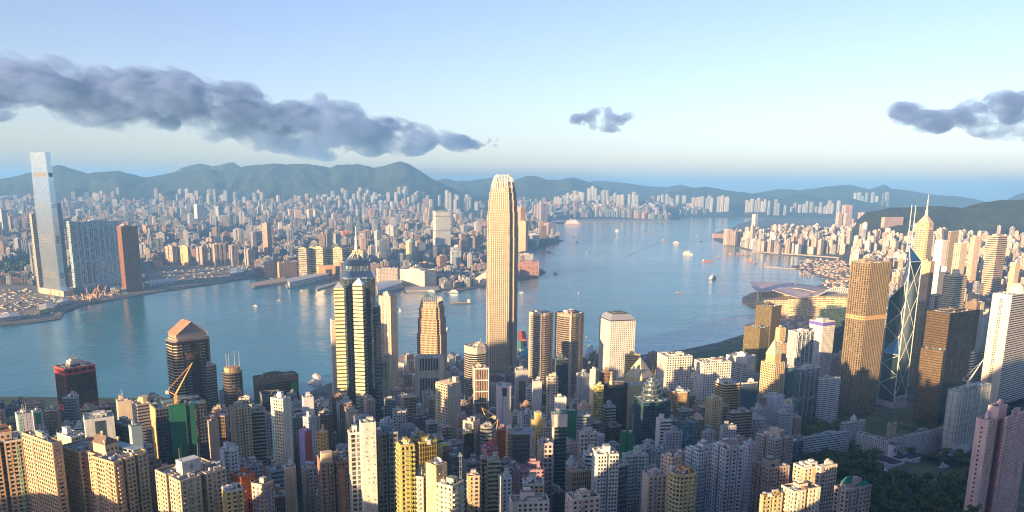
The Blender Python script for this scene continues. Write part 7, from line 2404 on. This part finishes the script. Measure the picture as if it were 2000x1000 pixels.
# ------------------------------------------------------------------ low and middling blocks in the gaps of the near city
rng = random.Random(21)
NO = [[(1500, 790), (2100, 740), (2100, 1100), (1380, 1100), (1560, 880)], [(1290, 705), (1460, 650), (1520, 650), (1500, 700), (1300, 720)]]
GR = R(18)
fill = []
for row in range(68):
    for colm in range(82):
        u, v = (colm - 40) * 31 + rng.uniform(-4, 4), row * 29 + rng.uniform(-5, 5) - 150
        x, y = u * math.cos(GR) - v * math.sin(GR) + 120, u * math.sin(GR) + v * math.cos(GR) + 560
        if not (560 < y < 1720) or not inside(x, y, HK_POLY):
            continue
        z = ground_z(x, y)
        px, py = project(x, y, z)
        if px < -60 or px > 2060 or py > 1180 or any(inside(px, py, q) for q in NO) or (px > 1560 and y > 1300):
            continue
        if x < -230 and y > 1090 or x < -560 and y > 1000:
            continue
        b, a = rng.uniform(11, 18), rng.uniform(11, 17)
        if occupied(x, y, min(a, b) * .5):
            continue
        if y > 1180:
            h = rng.uniform(12, 30) if rng.random() < .85 else rng.uniform(35, 55)
        elif y > 800:
            h = rng.uniform(28, 82)
        else:
            h = rng.uniform(26, 66)
        ty = project(x, y, z + h)[1]
        fill.append(((py - ty) * 1528 / y if ty < 1000 else 0, x, y, z, b, a, h))
fill.sort(reverse=True)
mw, mg = MB(), MB()
for i, (_s, x, y, z, b, a, h) in enumerate(fill):
    col = rng.choice([q[0] for q in CNAMES] + [(.46, .48, .5), (.40, .42, .44), (.5, .5, .48)])
    f = rng.uniform(.75, 1.08)
    col = tuple(min(.66, c * f) for c in col)
    rz = GR + rng.choice([0, 0, .2, -.15])
    H = h + 6
    if i >= 295 or _s <= 0:
        far_mesh(mw, x, y, rz, b, a, z - 6, H, col, rng.choice([.4, .5, .6]), 'box', 3.1, 3.3, 3, rng)
        continue
    t = empty('mid_rise_block', (x - b / 2, y - a / 2, z - 6), rz)
    sty = rng.choice(['flats', 'flatsb', 'grid', 'bandsw', 'dots', 'panes', 'bands', 'finsd'])
    f0, b0, r0, p0, o0 = STY[sty]
    poly = plan_poly(rng.choice(['box', 'box', 'notch', 'comb', 'chamf', 'L']), b, a)
    wall, glz = MB(), MB()
    bl = set()
    if rng.random() < .35:
        bl = {i for i in range(len(poly)) if (abs(poly[i][0]) < .01 and abs(poly[(i + 1) % len(poly)][0]) < .01)}
    shiny = rng.random() < .2
    if shiny:
        f0, b0, r0, p0, o0 = STY['glass']
    facade(wall, glz, poly, 0, H, f0, b0, r0, p0, col, rng.choice([(.3, .26, .16), (.2, .3, .34), (.16, .2, .24)]) if shiny else rng.choice([GD, GB, GT, GBL]), bl, o0, gmi=MIRR if shiny else GLS)
    wall.build('wall', MATS, t)
    glz.build('glazing', MATS, t)
    roof_kit(t, poly, H - .25, rng, rng.choice([LGREY, GREY, (.3, .24, .2), (.2, .28, .26), BEIGE]), col, rng.choice([1, 2, 3]), 1 if rng.random() < .08 else 0, 1 if rng.random() < .2 else 0, 1)
    tx, ty = project(x, y, z + h)
    tag(t, auto_label(tone_of(col), 'mid-rise block', tx, ty), 'building')
    AUTO.append(t)
    FOOT.append((x, y, math.hypot(a, b) * .45))
if mw.f:
    tag(mw.build('small_street_blocks', FARM), 'small street blocks half hidden between the near towers', 'buildings', None, 'stuff')

# ------------------------------------------------------------------ the city east of the centre, below the green hill
cand = []
rng = random.Random(31)
GE = R(40)
for row in range(130):
    for colm in range(120):
        u, v = colm * 41 + rng.uniform(-7, 7), (row - 65) * 41 + rng.uniform(-7, 7)
        x, y = 500 + u * math.cos(GE) - v * math.sin(GE), 1500 + u * math.sin(GE) + v * math.cos(GE)
        if y < 1560 or y > 6400:
            continue
        px, py = project(x, y, 3)
        if px < 1395 or px > 2080 or py > 760:
            continue
        if not inside(x, y, HK_POLY):
            continue
        if px < 1665 and 497 < py < 740:
            continue
        if px < 1590 and py > 420 and inside(px, py, [(1380, 480), (1400, 455), (1440, 440), (1480, 440), (1470, 487), (1420, 480)]) is False and py > 500:
            continue
        z = far_ground(x, y)
        if z > 95 or rng.random() < .13:
            continue
        if any(not inside(x + dx, y + dy, HK_POLY) for dx, dy in ((-35, 25), (-30, -25), (0, 45))):
            continue
        if occupied(x, y, 12):
            continue
        b, a = rng.uniform(18, 36), rng.uniform(18, 32)
        h = rng.triangular(35, 150, 75) * (1.0 if y < 3600 else .85)
        if rng.random() < .06:
            h *= 1.3
        if y < 1900 and px < 1700:
            h = min(h, 60)
        col = rng.choice([(.60, .44, .35), (.62, .50, .40), (.60, .54, .47), (.52, .38, .28), (.58, .58, .57), (.42, .45, .49), (.34, .30, .28), (.55, .42, .36), (.26, .28, .31)])
        f = rng.uniform(.82, 1.05)
        cand.append((x, y, z, b, a, h, tuple(c * f for c in col), rng.choice([.35, .45, .55, .7, 1.0]), rng.choice(['box', 'box', 'notch', 'comb', 'chamf', 'cross'])))
def area_px(c):
    x, y, z, b, a, h = c[:6]
    px, py = project(x, y, z + h)
    if px < -20 or px > 2020:
        return 0
    return (b + a) * .6 * h * (1528.0 / y) ** 2
cand.sort(key=area_px, reverse=True)
def place_far(c, name, kind, cat, grp, parts):
    x, y, z, b, a, h, col, al, plan = c
    r_ = random.Random(int(x * 7 + y * 3))
    rz = (GE if x > 300 else R(22)) + r_.choice([0, 0, .25, -.3])
    tmp = far_mesh(None, 0, 0, 0, b, a, 0, h + 4, col, al, plan, r_.uniform(3.2, 3.9), r_.uniform(3, 5), r_.uniform(3, 8), r_, True)
    px, py = project(x, y, z + h)
    lab = auto_label(tone_of(col), kind, px, py)
    if parts:
        t = empty(name, (x, y, z - 4), rz)
        nr = 6 if True else 0
        nw = len(plan_poly(plan, 1, 1))
        def sub(i0, i1, nm):
            m = MB()
            k0 = sum(len(f) for f in tmp.f[:i0])
            for f, cc, mi in list(zip(tmp.f, tmp.c, tmp.m))[i0:i1]:
                uvs = tmp.uv[k0:k0 + len(f)]
                k0 += len(f)
                m.face([tmp.v[q] for q in f], cc, mi, uvs)
            m.build(nm, FARM, t)
        sub(0, nw, 'wall')
        sub(nw, nw + 1, 'roof')
        sub(nw + 1, len(tmp.f), 'machine_room')
    else:
        t = tmp.build(name, FARM)
        t.location = (x, y, z - 4)
        t.rotation_euler = (0, 0, rz)
    tag(t, lab, cat)
    AUTO.append(t)
    FOOT.append((x, y, math.hypot(a, b) * .4))
for i, c in enumerate(cand[:285]):
    place_far(c, 'high_rise', 'high-rise', 'high-rise', 'x', i < 140)
mass = MB()
for c in cand[285:]:
    x, y, z, b, a, h, col, al, plan = c
    r_ = random.Random(int(x))
    far_mesh(mass, x, y, GE + r_.choice([0, 0, .3]), b, a, z - 4, h + 4, col, al, plan, 3.5, 4, r_.uniform(3, 7), r_)
if mass.f:
    tag(mass.build('distant_high_rises', FARM), 'packed distant high-rises along the shore beneath the green hill', 'distant buildings', None, 'stuff')

# ------------------------------------------------------------------ the city across the harbour
cand = []
rng = random.Random(41)
GK = R(22)
Y0 = 2850
PARK_K = [[(-20, 520), (60, 505), (75, 540), (0, 548)], [(255, 405), (300, 400), (340, 408), (330, 420), (270, 418)], [(360, 466), (420, 455), (480, 452), (500, 470), (440, 478), (375, 476)],
          [(560, 440), (660, 438), (770, 440), (770, 448), (680, 452), (600, 452)], [(840, 425), (960, 424), (960, 440), (850, 438)]]
for row in range(160):
    cell = 45 if row < 45 else 66
    v = row * 46 if row < 45 else 2070 + (row - 45) * 66
    for colm in range(-110, 90):
        u = colm * cell + rng.uniform(-9, 9)
        vv = v + rng.uniform(-9, 9)
        x, y = u * math.cos(GK * .5) - vv * math.sin(GK * .5) - 500, Y0 + u * math.sin(GK * .5) + vv * math.cos(GK * .5)
        if y < 2850 or y > 11600:
            continue
        px, py = project(x, y, 3)
        if px < -40 or px > 1660 or not inside(x, y, K_POLY):
            continue
        if px < 500 and py > np.interp(px, [0, 120, 230, 330, 480, 500], [556, 556, 545, 512, 508, 512]):
            continue
        if any(inside(px, py, q) for q in PARK_K) or occupied(x, y, 14):
            continue
        if any(not inside(x + dx, y + dy, K_POLY) for dx, dy in ((0, -60), (40, -10), (-40, -20))):
            continue
        z = far_ground(x, y)
        if z > 150 or rng.random() < .06:
            continue
        b, a = rng.uniform(20, 40), rng.uniform(18, 34)
        hv = mnoise.noise(Vector((x * .0011, y * .0011, 5.0)))
        h = rng.triangular(18, 75, 32) + max(0, hv) * 60
        if rng.random() < .07:
            h = rng.uniform(80, 125)
        h *= 1 + max(0, min(y, 9500) - 3200) / 15000
        if y < 4300:
            h *= .72
        if z > 60:
            h *= .75
        if py > 545 and px > 560:
            h = min(h, 30)
        col = rng.choice([(.60, .44, .35), (.60, .52, .44), (.55, .56, .57), (.50, .36, .29), (.58, .58, .57), (.42, .45, .49), (.36, .28, .25), (.54, .32, .24), (.26, .30, .35), (.34, .39, .44), (.22, .26, .31), (.40, .44, .48)])
        f = rng.uniform(.5, .85)
        if y > 4500:
            b, a = b * 1.3, a * 1.2
        cand.append((x, y, z, b, a, h, tuple(c * f for c in col), rng.choice([.35, .45, .55, .7, 1.0]), rng.choice(['box', 'box', 'notch', 'comb', 'chamf', 'cross'])))
# estates of pale slabs at the foot of the hills
EST = [(183, 206, 384, 7300, 9), (204, 240, 391, 7100, 9), (302, 319, 372, 7500, 8), (344, 376, 369, 7600, 9), (366, 412, 376, 7500, 9), (404, 420, 370, 7700, 8), (428, 472, 372, 7600, 9), (472, 512, 387, 7300, 9),
       (0, 52, 402, 7200, 9), (583, 632, 384, 7400, 9), (630, 664, 375, 7600, 9), (640, 690, 396, 7100, 10), (688, 712, 373, 7800, 9), (712, 752, 378, 7600, 9), (700, 775, 394, 7000, 10), (772, 790, 392, 7200, 9), (790, 808, 375, 7600, 9), (810, 850, 384, 7400, 9),
       (870, 892, 368, 7900, 8), (873, 902, 384, 7500, 9), (905, 935, 384, 7500, 9), (1082, 1125, 378, 8200, 9), (1120, 1180, 367, 8300, 9), (1168, 1202, 374, 8100, 9), (1206, 1246, 377, 7900, 9), (1100, 1160, 391, 7600, 10), (1180, 1225, 386, 7700, 10),
       (1284, 1320, 380, 7900, 8), (1300, 1346, 384, 7800, 9), (1352, 1428, 379, 7800, 9), (1310, 1384, 397, 7500, 9), (1457, 1500, 389, 7600, 9), (1500, 1545, 393, 7400, 9), (1545, 1605, 394, 7300, 9), (1600, 1645, 395, 7200, 9), (1668, 1738, 378, 14000, 8)]
for x0, x1, yt, D, step in EST:
    px = x0 + 3
    while px < x1:
        yy = yt + rng.uniform(-4, 11)
        if D < 10500:
            D = (9800 if px < 1000 else 10950 if px < 1255 else 11700) - rng.uniform(0, 330)
        P_ = at_d(px, yy, D)
        z = max(3.0, far_ground(P_[0], P_[1])) if D < 12500 else ridge_z(6, P_[0] / P_[1], P_[1])
        h = P_[2] - z
        if h < 70 or h > 230:
            h = min(max(h, rng.uniform(90, 130)), rng.uniform(180, 230))
            P_ = (P_[0], P_[1], z + h)
        col = rng.choice([(.36, .39, .40), (.42, .42, .40), (.30, .34, .37), (.40, .35, .31), (.25, .28, .3)])
        w = (step * rng.uniform(.7, .95)) * D / 1528
        cand.append((P_[0], P_[1], P_[2] - h, w, w * .7, h, col, .35, 'cross'))
        px += step * rng.choice([.45, .6, .8, 1.0, 1.0, 1.5])
cand.sort(key=area_px, reverse=True)
for i, c in enumerate(cand[:285]):
    place_far(c, 'tower_block', 'tower block', 'tower', 'x', i < 60)
mass = MB()
for c in cand[285:]:
    x, y, z, b, a, h, col, al, plan = c
    r_ = random.Random(int(x))
    far_mesh(mass, x, y, GK + r_.choice([0, 0, .3]), b, a, z - 4, h + 4, col, al, plan, 3.6, 4, r_.uniform(3, 7), r_)
tag(mass.build('distant_tower_blocks', FARM), 'thousands of distant pale tower blocks spread from the far shore to the hills', 'distant buildings', None, 'stuff')
# things that nothing tells apart share their label and a group
for t in AUTO:
    nm = t.name.split('.')[0]
    t['group'] = {'mid_rise_block': 'mid-rise blocks between the near towers', 'high_rise': 'high-rises east of the centre',
                  'tower_block': 'tower blocks across the harbour'}[nm]

# green knolls and parks among the far blocks
mb = MB()
rng = random.Random(8)
for poly in PARK_K:
    G = [at_z(px, py, 3.0)[:2] for px, py in poly]
    xs, ys = [g[0] for g in G], [g[1] for g in G]
    cx, cy_ = sum(xs) / len(xs), sum(ys) / len(ys)
    for k in range(900):
        x, y = rng.uniform(min(xs), max(xs)), rng.uniform(min(ys), max(ys))
        if not inside(x, y, G):
            continue
        q = 1 - min(1, math.hypot((x - cx) / (max(xs) - min(xs)) * 2, (y - cy_) / (max(ys) - min(ys)) * 2))
        z0 = 3 + q * 26
        r = rng.uniform(7, 13)
        f = rng.uniform(.7, 1.3)
        tmp = MB()
        tmp.lathe([(r * .9, -8), (r, r * .3), (r * .75, r * .75), (r * .3, r * .98), (0, r)], (.035 * f, .06 * f, .024 * f), 0, 6)
        n = len(mb.v)
        mb.v += [(x + a_ * rng.uniform(.8, 1.2), y + b_ * rng.uniform(.8, 1.2), z0 + c_) for a_, b_, c_ in tmp.v]
        mb.f += [tuple(i + n for i in f_) for f_ in tmp.f]
        mb.c += tmp.c
        mb.m += tmp.m
        mb.uv += tmp.uv
tag(mb.build('distant_woods', M_LEAF), 'dark wooded knolls and parks among the distant blocks', 'woods', None, 'stuff')
# lit advertising screen in the eastern streets
P_ = at_d(1838, 530, 2050)
Q_ = at_d(1849, 521, 2050)
t = empty('advertising_screen', (P_[0], P_[1], 3.0))
tag(t, 'glowing pink white advertising screen on a dark frame among the eastern streets', 'screen')
mb = MB()
mb.box(-1, Q_[0] - P_[0] + 1, .4, 8, 0, Q_[2] - 2, DGREY, PAINT)
mb.build('frame', MATS, t)
M_SCR, nt, p = new_mat('lit_screen')
p.inputs['Emission Color'].default_value = (.9, .6, .85, 1)
p.inputs['Emission Strength'].default_value = .5
mb = MB()
mb.face([(0, .2, P_[2] - 3), (Q_[0] - P_[0], .2, P_[2] - 3), (Q_[0] - P_[0], .2, Q_[2] - 3), (0, .2, Q_[2] - 3)], WHITE)
mb.build('display', M_SCR, t)

# ------------------------------------------------------------------ masts on the ridge
for px, py, dy in ((782, 314, 8), (715, 321, 6), (645, 326, 6), (175, 338, 6), (415, 321, 5)):
    A_, B_ = at_d(px, py + 3, 10890), at_d(px, py - dy, 10890)
    t = empty('radio_mast', A_)
    tag(t, 'thin radio mast on the far ridge, ' + {782: 'on its highest summit', 715: 'left of the highest summit', 645: 'in a saddle over the pale estates', 175: 'right of the tall silver tower', 415: 'on the left middle of the ridge'}[px], 'mast')
    mb = MB()
    h = B_[2] - A_[2]
    for k in range(3):
        an_ = k * 2.094
        mb.bar((5 * math.cos(an_), 5 * math.sin(an_), -10), (0, 0, h), 1.3, GREY, METAL, 4, .7)
    mb.build('lattice', MATS, t)

# ------------------------------------------------------------------ clouds
M_CLOUD = bpy.data.materials.new('cloud')
M_CLOUD.use_nodes = True
nt = M_CLOUD.node_tree
nt.nodes.remove(nt.nodes['Principled BSDF'])
pv = nt.nodes.new('ShaderNodeVolumePrincipled')
pv.inputs['Color'].default_value = (.30, .45, .82, 1)
pv.inputs['Density'].default_value = .0028
pv.inputs['Anisotropy'].default_value = .2
pos = nt.nodes.new('ShaderNodeNewGeometry').outputs['Position']
mpc = nt.nodes.new('ShaderNodeMapping')
mpc.inputs['Scale'].default_value = (.8, .6, 1.3)
nt.links.new(pos, mpc.inputs['Vector'])
cn = noise_n(nt, .0021, 7, mpc.outputs[0], .62)
dn = nt.nodes.new('ShaderNodeMapRange')
dn.inputs['From Min'].default_value = .44
dn.inputs['From Max'].default_value = .76
dn.inputs['To Max'].default_value = .0075
nt.links.new(cn, dn.inputs['Value'])
nt.links.new(dn.outputs[0], pv.inputs['Density'])
nt.links.new(pv.outputs[0], nt.nodes['Material Output'].inputs['Volume'])
M_CLOUD.cycles.homogeneous_volume = False
M_CLOUD.cycles.volume_step_rate = .25
M_PUFF = M_CLOUD.copy()
M_PUFF.name = 'cloud_puff'
for n_ in M_PUFF.node_tree.nodes:
    if n_.type == 'MAP_RANGE':
        n_.inputs['From Min'].default_value = .30
        n_.inputs['From Max'].default_value = .62
tx1 = bpy.data.textures.new('billow', 'CLOUDS')
tx1.noise_scale = 620
tx1.noise_depth = 4
tx2 = bpy.data.textures.new('fray', 'CLOUDS')
tx2.noise_scale = 190
tx2.noise_depth = 3
tx3 = bpy.data.textures.new('wisp', 'CLOUDS')
tx3.noise_scale = 75
tx3.noise_depth = 2
def cloud(label, top, bot, n, r0, r1, D=15000, dep=1500, vox=80, d1=160, d2=0, seed=0):
    """lumps packed between an upper and a lower outline"""
    rng = random.Random(seed)
    bm = bmesh.new()
    k = D / 1528.0
    tx_, ty_ = zip(*top)
    bx_, by_ = zip(*bot)
    for i in range(n):
        px = rng.uniform(tx_[0], tx_[-1])
        yt, yb = np.interp(px, tx_, ty_) - 5, np.interp(px, bx_, by_) + 9
        r = min(rng.uniform(r0, r1) if rng.random() < .6 else rng.uniform(r0 * .5, r0), max(2.0, (yb - yt) * .48))
        lo, hi = yt + r, max(yt + r, yb - r * .55)
        py = lo + (hi - lo) * rng.random() ** 1.3
        fr = 1 - abs(2 * (py - yt) / max(1, yb - yt) - 1)
        P_ = at_d(px, py, D + rng.uniform(-1, 1) * dep * max(.25, fr))
        M_ = Matrix.Translation(P_) @ Matrix.Diagonal((r * k * 1.3, r * k * 1.7, r * k * .95, 1))
        bmesh.ops.create_icosphere(bm, subdivisions=2, radius=1.0, matrix=M_)
    me = bpy.data.meshes.new('cloud')
    bm.to_mesh(me)
    bm.free()
    me.materials.append(M_CLOUD if dep > 500 else M_PUFF)
    o = bpy.data.objects.new('cloud', me)
    scene.collection.objects.link(o)
    rm = o.modifiers.new('remesh', 'REMESH')
    rm.mode = 'VOXEL'
    rm.voxel_size = vox
    for tx, st in ((tx1, d1), (tx2, d2), (tx3, 0)):
        dm = o.modifiers.new('billow', 'DISPLACE')
        dm.texture = tx
        dm.texture_coords = 'GLOBAL'
        dm.strength = st
        dm.mid_level = .5
    tag(o, label, 'cloud', 'clouds over the harbour')
    return o
cloud('large slate blue cloud bank across the upper left sky',
      [(-160, 90), (-40, 88), (0, 90), (22, 96), (30, 112), (75, 108), (110, 105), (140, 110), (160, 120), (178, 142), (188, 124), (210, 127), (240, 136), (275, 126), (300, 119), (335, 124), (362, 134), (385, 144), (420, 156), (470, 160), (498, 164), (512, 190), (545, 208), (565, 196), (600, 186), (625, 178), (652, 190), (690, 214), (735, 226), (790, 236), (850, 248), (900, 262), (935, 277)],
      [(-160, 215), (0, 218), (60, 214), (100, 222), (190, 234), (260, 246), (330, 250), (420, 254), (480, 268), (540, 284), (620, 294), (700, 294), (780, 288), (860, 286), (935, 284)], 230, 20, 42, seed=1)
cloud('small ragged dark cloud alone in the middle of the sky', [(1122, 226), (1150, 220), (1163, 208), (1180, 210), (1200, 216), (1236, 223)], [(1122, 234), (1150, 240), (1180, 249), (1212, 248), (1236, 232)], 70, 5, 10, dep=300, vox=22, d1=60, d2=0, seed=2)
cloud('lilac grey cloud tapering in from the right edge', [(1742, 206), (1765, 201), (1785, 200), (1810, 214), (1835, 216), (1862, 212), (1885, 206), (1905, 192), (1930, 180), (1960, 176), (2000, 172), (2100, 160)], [(1742, 216), (1765, 224), (1775, 244), (1800, 250), (1850, 248), (1900, 252), (1950, 260), (2000, 266), (2100, 268)], 160, 9, 24, dep=900, vox=34, d1=100, d2=0, seed=3)
cloud('thin cloud wisp right of the large cloud bank', [(942, 274), (970, 271), (998, 269)], [(942, 281), (970, 280), (998, 275)], 18, 2, 4, dep=150, vox=20, d1=30, d2=0, seed=4)

# ------------------------------------------------------------------ haze over harbour and hills
mb = MB()
mb.box(-40000, 40000, -8000, 48000, -4, 790, WHITE, 0, bottom=True)
M_HAZE = bpy.data.materials.new('haze')
M_HAZE.use_nodes = True
nt = M_HAZE.node_tree
nt.nodes.remove(nt.nodes['Principled BSDF'])
pv = nt.nodes.new('ShaderNodeVolumePrincipled')
pv.inputs['Color'].default_value = (.2, .49, .97, 1)
pv.inputs['Density'].default_value = 6.2e-5
pv.inputs['Anisotropy'].default_value = 0.0
nt.links.new(pv.outputs[0], nt.nodes['Material Output'].inputs['Volume'])
o = mb.build('haze', M_HAZE)
o['kind'] = 'stuff'
o['label'] = 'thin blue haze over the harbour and hills'
for o in scene.objects:
    if '_dim' in o.keys():
        del o['_dim']
